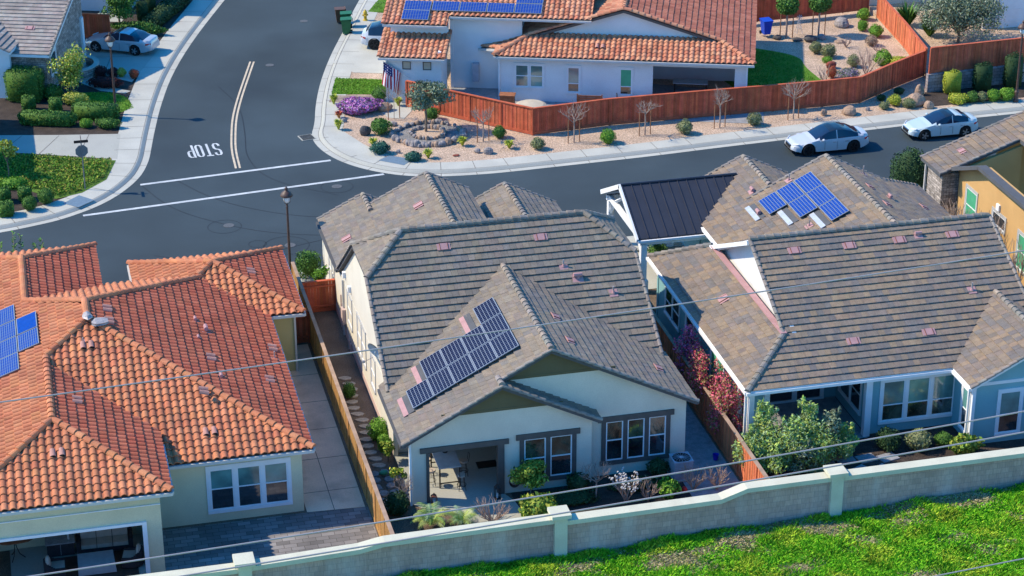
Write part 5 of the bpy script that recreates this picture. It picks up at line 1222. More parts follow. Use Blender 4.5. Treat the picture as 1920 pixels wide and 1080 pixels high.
for i in range(15):
    t0, t1 = -1.7+i*.17, -1.7+(i+1)*.17
    c = (-15.6, 66.6)
    for r0, r1 in ((1.55, 1.8),):
        q = [(c[0]+r*math.cos(t), c[1]+r*math.sin(t)) for r, t in ((r0, t0), (r1, t0), (r1, t1), (r0, t1))]; mb.prism(q, .1, .75, 0, ms=0); mb.prism([(c[0]+r*math.cos(t), c[1]+r*math.sin(t)) for r, t in ((r0-.05, t0), (r1+.05, t0), (r1+.05, t1), (r0-.05, t1))], .75, .83, 1)
tag(mb.build('garden_wall', ['stone_veneer', 'concrete_light']), 'curved low stone garden wall beside the driveway of the silver sedan', 'wall')
# back wall: piers, block panels, sloping cap
BW = empty('boundary_wall', (0, 0, 0)); tag(BW, 'long grey block boundary wall with cream cap and piers between the yards and the grass field', 'wall')
segs = [(-26, 2.42, -12.6, 2.42), (-12.6, 2.45, -8.1, 2.6), (-8.1, 2.6, -7.1, 2.78), (-7.1, 2.78, 0, 2.84), (0, 2.7, 6.75, 2.78), (6.75, 2.78, 7.85, 3.14), (7.85, 3.14, 11.75, 3.16), (11.75, 3.14, 34, 3.2)]
pan, cap = MB(), MB()
for x0, z0, x1, z1 in segs:
    n = max(1, int((x1-x0)/1.0))
    for i in range(n):
        a, b = x0+(x1-x0)*i/n, x0+(x1-x0)*(i+1)/n; za, zb = z0+(z1-z0)*i/n, z0+(z1-z0)*(i+1)/n
        pan.slab([(a, -.1, -.2), (b, -.1, -.2), (b, -.1, zb-.2), (a, -.1, za-.2)], (0, .2, 0))
    cap.slab([(x0, -.25, z0), (x1, -.25, z1), (x1, -.25, z1-.2), (x0, -.25, z0-.2)][::-1], (0, .52, 0))
pan.build('block_panel', 'block_wall', BW); cap.build('wall_cap', 'wall_cap', BW)
for x, z in ((-12.6, 2.72), (0.03, 3.05), (11.72, 3.38), (23.5, 3.45)):
    mb = MB(); mb.box(x-.26, x+.26, -.3, .3, -.2, z-.16); mb.box(x-.4, x+.4, -.42, .42, z-.16, z); mb.build('pier', 'wall_cap', BW)

# ================================================================ cars
def car(name, loc, rz, label, L, W_, Ht, wb, fo, paint, rim, roofblack=None, kind='sedan', group='parked cars', wr=.335):
    """x = 0 at the nose, the car points to -x"""
    root = empty(name, loc, rz); tag(root, label, 'car', group)
    ax = (fo, fo+wb); hw = W_/2
    if kind == 'sedan':
        top = [(0, .52), (.06, .64), (.3, .76), (fo+.2, .9), (fo+.45, .97), (fo+1.3, Ht-.09), (fo+1.7, Ht), (fo+2.15, Ht-.01), (fo+2.7, Ht-.13), (L-.55, 1.08), (L-.3, 1.07), (L-.08, 1.03), (L, .72)]
        cab = (fo+.45, fo+1.38, fo+2.42, L-.5)
    else:
        top = [(0, .65), (.1, .8), (.35, .95), (fo+.25, 1.06), (fo+.55, 1.12), (fo+1.2, Ht-.1), (fo+1.6, Ht), (fo+2.5, Ht-.01), (L-.65, Ht-.14), (L-.28, 1.12), (L-.1, 1.05), (L, .8)]
        cab = (fo+.55, fo+1.25, L-.9, L-.3)
    belt = [(0, .5), (.1, .6), (fo, .82), (fo+.6, .93), (L-1.3, .98), (L-.5, .98), (L, .7)]
    wid = [(0, .66), (.06, .76), (.22, .88), (.5, .95), (fo, .985), (L*.5, 1), (L-fo*1.0, .99), (L-.4, .93), (L-.12, .84), (L, .72)]
    def ip(t, x):
        for (a, b), (c, d) in zip(t, t[1:]):
            if x <= c: 
                k = (x-a)/(c-a+1e-9); k = k*k*(3-2*k)*.35+k*.65
                return b+(d-b)*k
        return t[-1][1]
    n = 84; rows = []; info = []
    for i in range(n+1):
        x = L*i/n; zt = ip(top, x); zb = min(ip(belt, x), zt-.02); w = hw*ip(wid, x)
        low = .2 if .5 < x < L-.5 else .22+.14*(1-min(x, L-x)/.5)
        for a in ax:
            dx = abs(x-a)
            if dx < wr+.06: low = max(low, wr+math.sqrt(max(0, (wr+.06)**2-dx*dx)))
        c0, c1, c2, c3 = cab; incab = c0 < x < c3
        rw = w*.74 if incab else w*.80
        k = 1
        if incab:
            k = min(1, (x-c0)/(c1-c0), (c3-x)/(c3-c2+1e-9)); rw = w*(.80-.07*k)
        zr = zt-.035 if incab else zt-.03
        zs = max(low+.02, zb-.34)
        half = [(.0, low), (w*.86, low), (w*.965, low+.03), (w*1.0, max(low+.03, zs)), (w*.985, max(low+.04, zb-.12)), (w*.94, max(low+.05, zb)), (rw, max(zr, zb+.0)), (rw*.8, zt-.008), (rw*.4, zt), (0, zt+.004)]
        ring = [(x, y, z) for y, z in half]+[(x, -y, z) for y, z in half[-2:0:-1]]
        rows.append(ring); info.append((x, incab, k))
    c0, c1, c2, c3 = cab; m_ = len(rows[0])
    def mi(i, j):
        x = (info[i][0]+info[i+1][0])/2
        if j > 8: j = 17-j
        if j == 5 and c0+.28 < x < c3-.25:
            if any(abs(x-b) < .05 for b in ((c1+c2)/2-.12,)): return 0
            zt = (rows[i][6][2]-rows[i][5][2])
            return 1 if zt > .1 else 0
        if j >= 6:
            if c0+.04 < x < c1-.02: return 1 if j >= 6 else 0
            if c2+.02 < x < c3-.05: return 1
            if c1-.02 <= x <= c2+.02 and roofblack and roofblack[0] < x < roofblack[1]: return 2
        if j in (0, 17): return 3
        return 0
    body = MB(); nn = 0
    body.grid(rows, mi, closed=True); body.face(rows[0][::-1], 0); body.face(rows[-1], 0)
    mid = [(fo+.66, .1), (L-.6, .1)]
    b = body.build('body', [paint, 'car_glass', 'car_roof', 'black'], root, smooth=True)
    try: b.data.set_sharp_from_angle(angle=math.radians(38))
    except Exception: pass
    # door lines and trim
    dl = MB()
    for xx in (c0+.55, (c1+c2)/2-.12, c2+.1):
        ww = hw*ip(wid, xx)
        for sg in (-1, 1): dl.box(xx-.006, xx+.006, sg*ww*1.0-.006, sg*ww*1.0+.006, .32, .8)
    dl.build('door_seam', 'black', root)
    hd = MB()
    for xx in ((c1+c2)/2-.3, c2-.05):
        ww = hw*ip(wid, xx)
        for sg in (-1, 1): hd.box(xx-.1, xx+.1, sg*ww*.99-.02, sg*ww*.99+.02, .76, .79)
    hd.build('door_handle', 'chrome', root)
    g = MB(); g.box(-.02, .1, -hw*.42, hw*.42, .42, .62, 0); g.box(-.03, .0, -hw*.45, hw*.45, .4, .42, 1); g.box(-.03, .0, -hw*.45, hw*.45, .62, .635, 1); g.box(.0, .2, -hw*.7, hw*.7, .24, .34, 0); g.build('grille', ['black', 'chrome'], root)
    g = MB(); g.box(-.012, .02, -.2, .2, .44, .52); g.build('number_plate', 'trim_white', root)
    for sg in (-1, 1):
        h = MB(); h.slab([(.1, sg*hw*.52, .64), (.34, sg*hw*.86, .72), (.42, sg*hw*.84, .78), (.16, sg*hw*.5, .72)], (-.02, sg*.03, .025)); h.build('headlight', 'light_lens', root)
        t = MB(); t.slab([(L-.36, sg*hw*.9, .86), (L-.06, sg*hw*.62, .86), (L-.06, sg*hw*.62, .76), (L-.36, sg*hw*.9, .76)], (.03, sg*.05, 0)); t.build('taillight', 'tail_red', root)
        r = MB(); r.blob((c0+.42, sg*(hw+.08), .98), (.09, .11, .075), 2, .03, 6); r.build('wing_mirror', paint, root)
        for a in ax:
            wl = empty('wheel', (a, sg*(hw-.1), wr)); wl.parent = root
            ty = MB(); pr = [(wr*.66, -.11), (wr*.95, -.11), (wr, -.08), (wr, .08), (wr*.95, .11), (wr*.66, .11)]
            ty.grid([[(r_*math.cos(t_), y_*sg, r_*math.sin(t_)) for t_ in (2*PI*q/22 for q in range(22))] for r_, y_ in pr], 0, closed=True); ty.build('tyre', 'rubber', wl)
            rm_ = MB(); rm_.grid([[(r_*math.cos(t_), y_*sg, r_*math.sin(t_)) for t_ in (2*PI*q/22 for q in range(22))] for r_, y_ in ((wr*.68, .095), (wr*.62, .1), (wr*.6, .03), (.02, .03))], 0 , closed=True)
            for q in range(5):
                t_ = 2*PI*q/5
                for dt in (-.16, .16):
                    rm_.beam((.03*math.cos(t_), sg*.1, .03*math.sin(t_)), (wr*.64*math.cos(t_+dt), sg*.1, wr*.64*math.sin(t_+dt)), .045, .03, 1)
            rm_.grid([[(r_*math.cos(t_), y_*sg, r_*math.sin(t_)) for t_ in (2*PI*q/10 for q in range(10))] for r_, y_ in ((.055, .1), (.05, .125), (.005, .13))], 1, closed=True)
            rm_.build('rim', ['black', rim], wl)
            well = MB(); well.grid([[(r_*math.cos(t_), -.05*sg, r_*math.sin(t_)) for t_ in (2*PI*q/20 for q in range(20))] for r_ in (.01, wr+.055)], 0, closed=True); well.build('wheel_well', 'black', wl)
    return root
# sedans by the kerb: front wheel and rear wheel positions taken from the street
car('parked_car', (25.2, 42.15, 0), .0, 'white sedan with black glass roof parked by the kerb, nearer one with dark wheels', 4.87, 1.86, 1.47, 2.85, .98, 'car_white', 'alloy_dark', (2.2, 3.75), wr=.36)
car('parked_car', (33.0, 42.85, 0), .0, 'pale white sedan with short black sunroof and bright alloy wheels, farther along the kerb', 4.46, 1.80, 1.42, 2.64, .9, 'car_pearl', 'alloy', (2.2, 2.85), wr=.335)
car('parked_car', (-14.15, 71.75, .165), math.radians(-30), 'silver sedan parked in the shaded driveway at the top left', 4.97, 1.86, 1.45, 2.87, .97, 'car_silver', 'alloy', (2.35, 2.75), wr=.345)
car('parked_car', (8.3, 66.2, .155), math.radians(180-17), 'white crossover car backed out on the driveway by the green bins', 4.6, 1.9, 1.62, 2.8, .85, 'car_white', 'alloy_dark', (2.0, 3.7), kind='suv', wr=.37)

# ================================================================ street furniture
def street_lamp(x, y, z, label):
    r = empty('street_lamp', (x, y, z)); tag(r, label, 'street lamp', 'street lamps')
    mb = MB(); mb.lathe([(.17, 0), (.17, .12), (.12, .2), (.11, .55), (.14, .6), (.14, .68), (.075, .78), (.07, 2.2), (.055, 4.25), (.075, 4.28), (.05, 4.34), (.05, 4.45)], 14); mb.build('pole', 'iron_brown', r)
    mb = MB()
    for k in range(4):
        t = PI/4+PI/2*k; mb.tube([(.05*math.cos(t), .05*math.sin(t), 4.42), (.2*math.cos(t), .2*math.sin(t), 4.55), (.24*math.cos(t), .24*math.sin(t), 4.85)], .014, 5)
    mb.build('lantern_frame', 'iron_brown', r)
    mb = MB(); mb.lathe([(.08, 4.5), (.15, 4.56), (.19, 4.72), (.2, 4.9), (.12, 4.98)], 14); mb.build('lamp_glass', 'lamp_glass', r, smooth=True)
    mb = MB(); mb.lathe([(.31, 4.86), (.33, 4.89), (.3, 4.98), (.2, 5.1), (.09, 5.16), (.06, 5.2), (.09, 5.24), (.09, 5.3), (.04, 5.34), (.02, 5.4)], 16); mb.build('lamp_cap', 'iron_brown', r, smooth=True)
street_lamp(-13.35, 58.0, .1, 'bronze street lamp by the trimmed hedges at the left of the street')
street_lamp(-6.33, 31.1, -.1, 'bronze street lamp standing between the clay roof and the middle house')
street_lamp(42.05, 46.6, .15, 'bronze street lamp at the right edge by the block retaining wall')
r = empty('stop_sign', (-16.0, 45.95, .15)); tag(r, 'grey back of a stop sign at the planted corner, street name plates on top', 'road sign')
mb = MB(); mb.tube([(0, 0, 0), (0, 0, 3.0)], .032, 8); mb.build('post', 'sign_back', r)
mb = MB(); oc = [(.38*math.cos(PI/8+PI/4*k), .38*math.sin(PI/8+PI/4*k)) for k in range(8)]
mb.slab([(x, 0.05, z+2.35) for x, z in oc], (0, -.02, 0), 0, 0)
o = mb.build('octagon_plate', 'sign_back', r); o.rotation_euler = (0, 0, math.radians(8))
mb = MB(); mb.slab([(x*.99, .055, z+2.35) for x, z in [(a*.97, b*.97) for a, b in oc]], (0, -.003, 0)); o = mb.build('sign_face', 'plastic_red', r); o.rotation_euler = (0, 0, math.radians(8))
mb = MB(); mb.box(-.4, .4, -.015, .015, 2.86, 3.02); mb.build('street_name_plate', 'sign_dark', r); mb = MB(); mb.box(-.015, .015, -.4, .4, 3.03, 3.19); mb.build('street_name_plate', 'sign_dark', r)
def wheelie(name, x, y, z, rz, body, label, hh=1.05, open_=False):
    r = empty(name, (x, y, z), rz); tag(r, label, 'bin', 'wheelie bins')
    mb = MB(); a, b = .23, .31
    rows = [[(-k, -k*1.1, zz), (k, -k*1.1, zz), (k, k*1.1, zz), (-k, k*1.1, zz)] for k, zz in ((a, .08), (b, hh-.06), (b+.03, hh-.05), (b+.03, hh))]
    mb.grid(rows, 0, closed=True); mb.face(rows[0][::-1]); mb.face(rows[-1]); mb.build('body', body, r)
    mb = MB()
    if open_: mb.box(-.3, .3, .34, .4, hh-.6, hh+.05)
    else: mb.slab([(-.36, -.4, hh+.01), (.36, -.4, hh+.01), (.36, .4, hh+.05), (-.36, .4, hh+.05)], (0, 0, .05)); mb.tube([(-.3, .44, hh-.02), (.3, .44, hh-.02)], .025, 6)
    mb.build('lid', body, r)
    for s in (-1, 1):
        mb = MB(); mb.tube([(s*.24, .3, .12), (s*.31, .3, .12)], .12, 12); mb.build('wheel', 'rubber', r)
wheelie('wheelie_bin', 3.35, 70.6, .02, math.radians(-100), 'bin_green', 'green wheelie bin nearest the camera in the gutter')
wheelie('wheelie_bin', 3.55, 71.9, .02, math.radians(-100), 'bin_green', 'green wheelie bin just behind the front one, its top edge showing')
wheelie('wheelie_bin', 3.35, 73.2, .02, math.radians(-95), 'bin_brown', 'brown-topped wheelie bin rearmost in the gutter', open_=True)
wheelie('wheelie_bin', 31.1, 62.7, .3, .1, 'bin_blue', 'bright blue wheelie bin on the slab by the red fence', 1.0)
r = empty('fire_hydrant', (5.08, 72.9, .14)); tag(r, 'yellow fire hydrant at the street corner of the far lawn', 'fire hydrant')
mb = MB(); mb.lathe([(.18, 0), (.18, .05), (.11, .08), (.11, .5), (.15, .52), (.15, .56), (.12, .66), (.05, .74), (.03, .8)], 12); mb.build('barrel', 'hydrant_yellow', r)
mb = MB(); mb.tube([(-.2, 0, .4), (.2, 0, .4)], .06, 8); mb.tube([(0, -.22, .36), (0, 0, .36)], .075, 8); mb.build('outlet_cap', 'hydrant_yellow', r)
# flag on a bracket pole at the far house wall
fr = empty('flag', (4.2, 55.9, 2.1)); tag(fr, 'American flag hanging on a slanted pole at the corner of the far white house', 'flag')
mb = MB(); mb.tube([(.75, -.25, -.35), (-.9, .3, .75)], .018, 6); mb.build('pole', 'galv', fr)
mb = MB(); nx, nz_ = 26, 26
def fp(i, j):
    u, v = i/nx, j/nz_
    d = Vector((.72*-1, .24, .48)).normalized()
    a = Vector((-.85, .28, .72))-d*(1.25*(1-0))*0
    top = Vector((-.88, .29, .74))+(-d)*1.28*u
    return top+Vector((-.12*v+.04*math.sin(u*9+v*3), .07*math.sin(u*14+v*2)*(.4+v), -1.5*v*(1-.0*u)))
for i in range(nx):
    for j in range(nz_):
        # canton at the pole tip end; stripes hang down with the cloth
        m_ = (0 if (j*13//nz_) % 2 == 0 else 1)
        s_ = i*13//nx
        m_ = 0 if s_ % 2 == 0 else 1
        if j < nz_*.42 and i < nx*.54: m_ = 2 if (i % 3 or j % 3) else 1
        mb.face([fp(i, j), fp(i, j+1), fp(i+1, j+1), fp(i+1, j)], m_)
mb.build('cloth', ['flag_red', 'flag_white', 'flag_blue'], fr, smooth=False)
# ================================================================ patio and yard objects
def lantern(x, y, h, label, body='iron'):
    r = empty('lantern', (x, y, .02)); tag(r, label, 'lantern', 'patio lanterns')
    mb = MB(); a = .11; mb.box(-a, a, -a, a, 0, .04); mb.box(-a, a, -a, a, h*.72, h*.76)
    for sx in (-1, 1):
        for sy in (-1, 1): mb.box(sx*a-.012, sx*a+.012, sy*a-.012, sy*a+.012, 0, h*.74)
    mb.lathe([(.16, h*.76), (.06, h*.92), (.03, h)], 4, sq=PI/4); mb.build('cage', body, r)
    mb = MB(); mb.lathe([(.045, .04), (.045, h*.35)], 10); mb.build('candle', 'trim_white', r)
lantern(-3.72, 6.75, .55, 'small red-topped lantern at the left post of the rear patio', 'terracotta_pot'); lantern(-.98, 6.6, .72, 'tall black lantern at the right post of the rear patio')
r = empty('patio_table', (-2.75, 9.0, .02), .0); tag(r, 'pale rectangular bar table under the patio roof of the middle house', 'table')
mb = MB(); mb.box(-.5, .5, -1.05, 1.05, .98, 1.03); mb.build('table_top', 'cloth_light', r)
for sx in (-1, 1):
    for sy in (-1, 1): mb = MB(); mb.box(sx*.44-.03, sx*.44+.03, sy*.95-.03, sy*.95+.03, 0, .98); mb.build('leg', 'iron', r)
mb = MB(); mb.box(-.44, .44, -.97, -.93, .2, .24); mb.box(-.44, .44, .93, .97, .2, .24); mb.build('stretcher', 'iron', r)
mb = MB(); mb.lathe([(.1, 0), (.13, .06), (.07, .14), (.1, .24), (.04, .3)], 10); tag(mb.build('table_lantern', 'iron', None, (-2.7, 9.3, 1.05)), 'small black centrepiece standing on the pale bar table', 'lantern')
def stool(x, y, rz, label):
    r = empty('bar_stool', (x, y, .02), rz); tag(r, label, 'bar stool', 'bar stools at the patio table')
    mb = MB(); mb.lathe([(.19, .68), (.2, .72), (.18, .76)], 14); mb.build('seat', 'cushion', r)
    for k in range(4):
        t = PI/4+PI/2*k; mb = MB(); mb.tube([(.12*math.cos(t), .12*math.sin(t), .7), (.22*math.cos(t), .22*math.sin(t), 0)], .014, 5); mb.build('leg', 'iron', r)
    mb = MB(); mb.tube([(.2*math.cos(t), .2*math.sin(t), .25) for t in (2*PI*i/16 for i in range(17))], .012, 5); mb.build('foot_ring', 'iron', r)
    mb = MB(); mb.tube([(-.19, -.12, .72), (-.24, -.14, 1.05), (-.26, 0, 1.08), (-.24, .14, 1.05), (-.19, .12, .72)], .014, 5); mb.build('backrest', 'iron', r)
stool(-3.5, 8.4, 0, 'bar stool on the sunny left side of the pale bar table, nearer one'); stool(-3.5, 9.4, 0, 'bar stool on the left side of the pale bar table, farther one'); stool(-2.3, 7.72, PI/2, 'bar stool at the near short end of the pale bar table')
stool(-1.95, 8.9, PI, 'bar stool on the shaded right side of the pale bar table')
mb = MB(); mb.box(-.45, .45, -.3, .3, 0, .015); tag(mb.build('doormat', 'black', None, (-.75, 9.6, .02), .0), 'dark doormat on the patio floor before the sliding door', 'mat')
r = empty('air_conditioner', (7.25, 6.55, .02)); tag(r, 'boxy outdoor air conditioner unit at the right rear corner of the middle house', 'air conditioner')
mb = MB(); mb.box(-.42, .42, -.42, .42, .06, .92, 0)
for i in range(11): mb.box(-.43, .43, -.43, .43, .12+i*.072, .135+i*.072, 1)
mb.build('cabinet', ['ac_metal', 'slate_flag'], r)
mb = MB(); mb.lathe([(.4, .92), (.4, .95), (.33, .955), (.32, .93), (.05, .92)], 24, m=0); mb.build('fan_ring', 'black', r)
mb = MB()
for k in range(16): t = 2*PI*k/16; mb.tube([(.08*math.cos(t), .08*math.sin(t), .97), (.39*math.cos(t+.25), .39*math.sin(t+.25), .96)], .008, 4)
mb.lathe([(.09, .96), (.07, .985)], 12); mb.box(-.44, .44, -.44, -.38, .92, .95); mb.box(-.44, .44, .38, .44, .92, .95); mb.box(-.44, -.38, -.38, .38, .92, .95); mb.box(.38, .44, -.38, .38, .92, .95); mb.build('fan_guard', 'ac_metal', r)
mb = MB(); mb.box(-.5, .5, -.5, .5, 0, .06); mb.build('pad', 'concrete', r)
r = MB(); r.lathe([(.1, 0), (.14, .26), (.15, .27), (.13, .25), (.09, .03)], 14); tag(r.build('bucket', 'plastic_blue', None, (9.2, 7.6, .02)), 'small blue bucket on the side path by the fence', 'bucket')
mb = MB(); mb.blob((0, 0, .13), (.13, .13, .13), 1, .02, 8); tag(mb.build('ball', 'plastic_red', None, (7.0, 5.25, .0), smooth=True), 'red ball lying by the bare shrubs near the back wall', 'ball')
mb = MB()
for k in range(4): mb.tube([((.24-.01*k)*math.cos(t), .03*k, .62+(.3-.015*k)*math.sin(t)) for t in (2*PI*i/20 for i in range(21))], .022, 5)
mb.box(-.05, .05, -.02, .2, .55, .95); tag(mb.build('garden_hose', 'iron', None, (-.15, 6.82, .02)), 'coiled dark garden hose on the rear wall beside the patio', 'hose')
# left patio lounge
r = empty('sofa', (-17.65, 6.55, .02), -.03); tag(r, 'beige three-seat sofa with dark wicker frame under the left patio roof', 'sofa')
mb = MB(); mb.box(-1.15, 1.15, -.42, .42, .08, .3); mb.box(-1.15, 1.15, .28, .44, .3, .78); mb.box(-1.15, -.98, -.42, .3, .3, .58); mb.box(.98, 1.15, -.42, .3, .3, .58); mb.build('frame', 'wicker', r)
for k in range(3):
    x = -.96+k*.645; mb = MB(); mb.box(x, x+.62, -.44, .2, .3, .48); mb.build('seat_cushion', 'cushion', r); mb = MB(); mb.slab([(x, .12, .48), (x+.62, .12, .48), (x+.62, .26, .92), (x, .26, .92)], (0, .14, .02)); mb.build('back_cushion', 'cushion', r)
def armchair(x, y, rz, label):
    r = empty('armchair', (x, y, .02), rz); tag(r, label, 'armchair', 'wicker armchairs on the left patio')
    mb = MB(); n = 14
    for i in range(n):
        t0, t1 = PI*.0+PI*i/n*1.0, PI*(i+1)/n
        q = [(.44*math.cos(t0), .44*math.sin(t0)), (.44*math.cos(t1), .44*math.sin(t1)), (.36*math.cos(t1), .36*math.sin(t1)), (.36*math.cos(t0), .36*math.sin(t0))]
        mb.prism(q, .06, .5+.25*math.sin((t0+t1)/2))
    mb.box(-.44, -.36, -.4, 0, .06, .5); mb.box(.36, .44, -.4, 0, .06, .5); mb.box(-.36, .36, -.38, .3, .06, .26); mb.build('frame', 'wicker', r)
    mb = MB(); mb.box(-.35, .35, -.4, .25, .26, .42); mb.build('seat_cushion', 'cushion', r); mb = MB(); mb.blob((0, .26, .62), (.3, .12, .3), 3, .05, 7); mb.build('back_cushion', 'cushion', r)
armchair(-19.75, 4.95, PI/2, 'wicker armchair on the left side of the covered coffee table'); armchair(-16.62, 5.05, -PI/2-.2, 'wicker armchair on the right side of the covered coffee table, by the white jamb')
mb = MB(); mb.blob((0, 0, .0), (.1, .1, .1), 1); mb = MB(); mb.box(-.7, .7, -.48, .48, 0, .42); mb.slab([(-.74, -.52, .42), (.74, -.52, .42), (.72, .5, .44), (-.72, .5, .44)], (0, 0, .03)); mb.slab([(-.74, -.53, .44), (.74, -.53, .44), (.78, -.56, .05), (-.76, -.56, .05)][::-1], (0, .03, 0)); tag(mb.build('coffee_table', 'cushion_grey', None, (-18.1, 5.05, .025)), 'coffee table under a pale grey cover on the left patio', 'table')
r = empty('side_table', (-21.25, 6.6, .02)); tag(r, 'round bistro table with wooden slab top and curved metal legs on the left patio', 'table')
mb = MB(); mb.blob((0, 0, .9), (.75, .42, .05), 5, .12, 8); mb.build('table_top', 'wood_brown', r)
for k in range(3): t = 2*PI*k/3; mb = MB(); mb.tube([(0, 0, .88), (.06*math.cos(t), .06*math.sin(t), .5), (.16*math.cos(t), .16*math.sin(t), .2), (.36*math.cos(t), .36*math.sin(t), 0)], .02, 6); mb.build('leg', 'iron', r)
r = empty('side_cabinet', (-19.45, 6.55, .02)); tag(r, 'low dark cabinet with bottles left of the beige sofa', 'cabinet')
mb = MB(); mb.box(-.55, .55, -.3, .3, .05, .62, 0); mb.box(-.6, .6, -.34, .34, .62, .67, 1); mb.box(-.01, .01, -.31, -.3, .1, .58, 1); mb.build('body', ['wicker', 'slate_flag'], r)
mb = MB(); mb.lathe([(.05, 0), (.05, .2), (.02, .28), (.02, .36)], 10); tag(mb.build('bottle', 'cloth_light', None, (-19.1, 6.5, .69)), 'pale bottle standing on the dark cabinet beside the sofa', 'bottle')
mb = MB(); mb.lathe([(1.35, 0), (1.4, .06), (1.3, .62), (1.1, .66), (.2, .82)], 20); tag(mb.build('covered_spa', 'stucco_white', None, (-22.55, 3.0, .02)), 'pale round covered tub at the lower left corner by the boundary wall', 'spa')
mb = MB(); mb.box(-1.9, 1.75, -1.35, .8, 0, .012); tag(mb.build('rug', 'iron_brown', None, (-18.2, 5.4, .016)), 'dark brown rug under the seating group on the left patio', 'rug')
# far patio set
r = empty('fire_pit', loc20(2.6, -2.2)+(.15,), A20); tag(r, 'beige covered round fire pit inside the fence of the far house', 'fire pit')
mb = MB(); mb.lathe([(.95, 0), (1.0, .5), (.98, .7), (.8, .78), (.2, .86)], 18); mb.build('cover', 'canvas', r)
r = empty('bench', loc20(6.15, -.55)+(.15,), A20); tag(r, 'wooden slatted bench seen from behind against the far white wall', 'bench')
mb = MB()
for k in range(5): mb.box(-.75, .75, -.36, -.32, .3+k*.14, .42+k*.14)
mb.build('backrest', 'wood_brown', r); mb = MB(); mb.box(-.75, .75, -.32, .25, .38, .44); mb.build('seat', 'wood_brown', r)
for sx in (-.8, .74):
    mb = MB(); mb.box(sx, sx+.07, -.38, -.3, 0, 1.05); mb.box(sx, sx+.07, .2, .27, 0, .62); mb.box(sx, sx+.07, -.3, .27, .58, .64); mb.build('leg', 'wood_brown', r)
r = empty('cafe_table', loc20(9.1, -.4)+(.15,), A20); tag(r, 'glass cafe table before the green window of the far house', 'table')
mb = MB(); mb.lathe([(.62, .7), (.62, .74)], 20); mb.build('table_top', 'cloth_light', r)
for k in range(4): t = PI/4+PI/2*k; mb = MB(); mb.tube([(.45*math.cos(t), .45*math.sin(t), .7), (.35*math.cos(t), .35*math.sin(t), 0)], .02, 5); mb.build('leg', 'iron', r)
for sx, nm in ((-1, 'metal chair left of the glass cafe table at the far house'), (1, 'metal chair right of the glass cafe table at the far house')):
    r = empty('metal_chair', loc20(9.1+sx*.95, -.4)+(.15,), A20+(0 if sx < 0 else PI)); tag(r, nm, 'chair', 'metal cafe chairs')
    mb = MB(); mb.box(-.22, .22, -.22, .22, .42, .46); mb.build('seat', 'iron', r); mb = MB(); mb.tube([(-.22, -.22, .44), (-.34, -.22, .95), (-.36, 0, 1.0), (-.34, .22, .95), (-.22, .22, .44)], .02, 5); mb.build('backrest', 'iron', r)
    for a in (-.2, .2):
        for b in (-.2, .2): mb = MB(); mb.tube([(a, b, .43), (a*1.1, b*1.1, 0)], .016, 5); mb.build('leg', 'iron', r)
r = empty('dining_table', loc20(12.3, 3.0)+(.15,), A20); tag(r, 'long dining table in the dark covered patio of the far house', 'table')
mb = MB(); mb.box(-1.1, 1.1, -.45, .45, .72, .77); mb.build('table_top', 'cloth_light', r)
for sx in (-1, 1):
    for sy in (-.35, .35): mb = MB(); mb.box(sx-.04, sx+.04, sy-.04, sy+.04, 0, .72); mb.build('leg', 'iron', r)
mb = MB(); mb.box(-.45, .45, -.3, .3, 0, .7); mb.box(-.5, .5, -.35, .35, .7, .78); mb.box(-.3, .3, -.31, -.3, .1, .6); tag(mb.build('grill_box', 'wood_brown', None, loc20(.95, -.6)+(.15,), A20), 'reddish wooden box by the left downspout of the far house', 'box')
r = MB()
for k in range(4): t = PI/4+PI/2*k; r.tube([(.28*math.cos(t), .28*math.sin(t), 0), (0.03*math.cos(t), .03*math.sin(t), 1.0)], .018, 5)
r.box(-.02, .02, -.05, .05, 1.0, 1.15)
for k in range(8): t = 2*PI*k/8; r.face([(0, -.06, 1.1), (.22*math.cos(t), -.06, 1.1+.22*math.sin(t)), (.22*math.cos(t+.35), -.04, 1.1+.22*math.sin(t+.35))])
for q in (.35, .68): r.tube([(.2*(1-q)*math.cos(PI/4+PI/2*k)*1.3, .2*(1-q)*math.sin(PI/4+PI/2*k)*1.3, q) for k in range(5)], .012, 4)
tag(r.build('garden_windmill', 'galv', None, (33.4, 62.5, .3)), 'small garden windmill ornament between the two topiary trees', 'ornament')
# utility cables across the foreground
def cable(p, q, sag, r, label):
    p, q = Vector(p), Vector(q); mb = MB(); mb.tube([p.lerp(q, i/24)-Vector((0, 0, sag*4*(i/24)*(1-i/24))) for i in range(25)], r, 6, cap=False)
    tag(mb.build('utility_cable', 'cable'), label, 'cable', 'utility cables')
cable((-35, -14, 17.38), (40, -14, 21.04), .5, .022, 'thick cable highest across the roofs, passing the satellite dish')
cable((-35, -18, 13.9), (40, -18, 18.13), .9, .025, 'cable crossing over the backyards just above the boundary wall')
cable((-35, -18, 12.94), (40, -18, 17.0), .58, .026, 'cable running low along the cap of the boundary wall')
cable((-35, -18, 7.19), (40, -18, 12.09), .05, .022, 'short visible cable at the lower right corner over the grass')
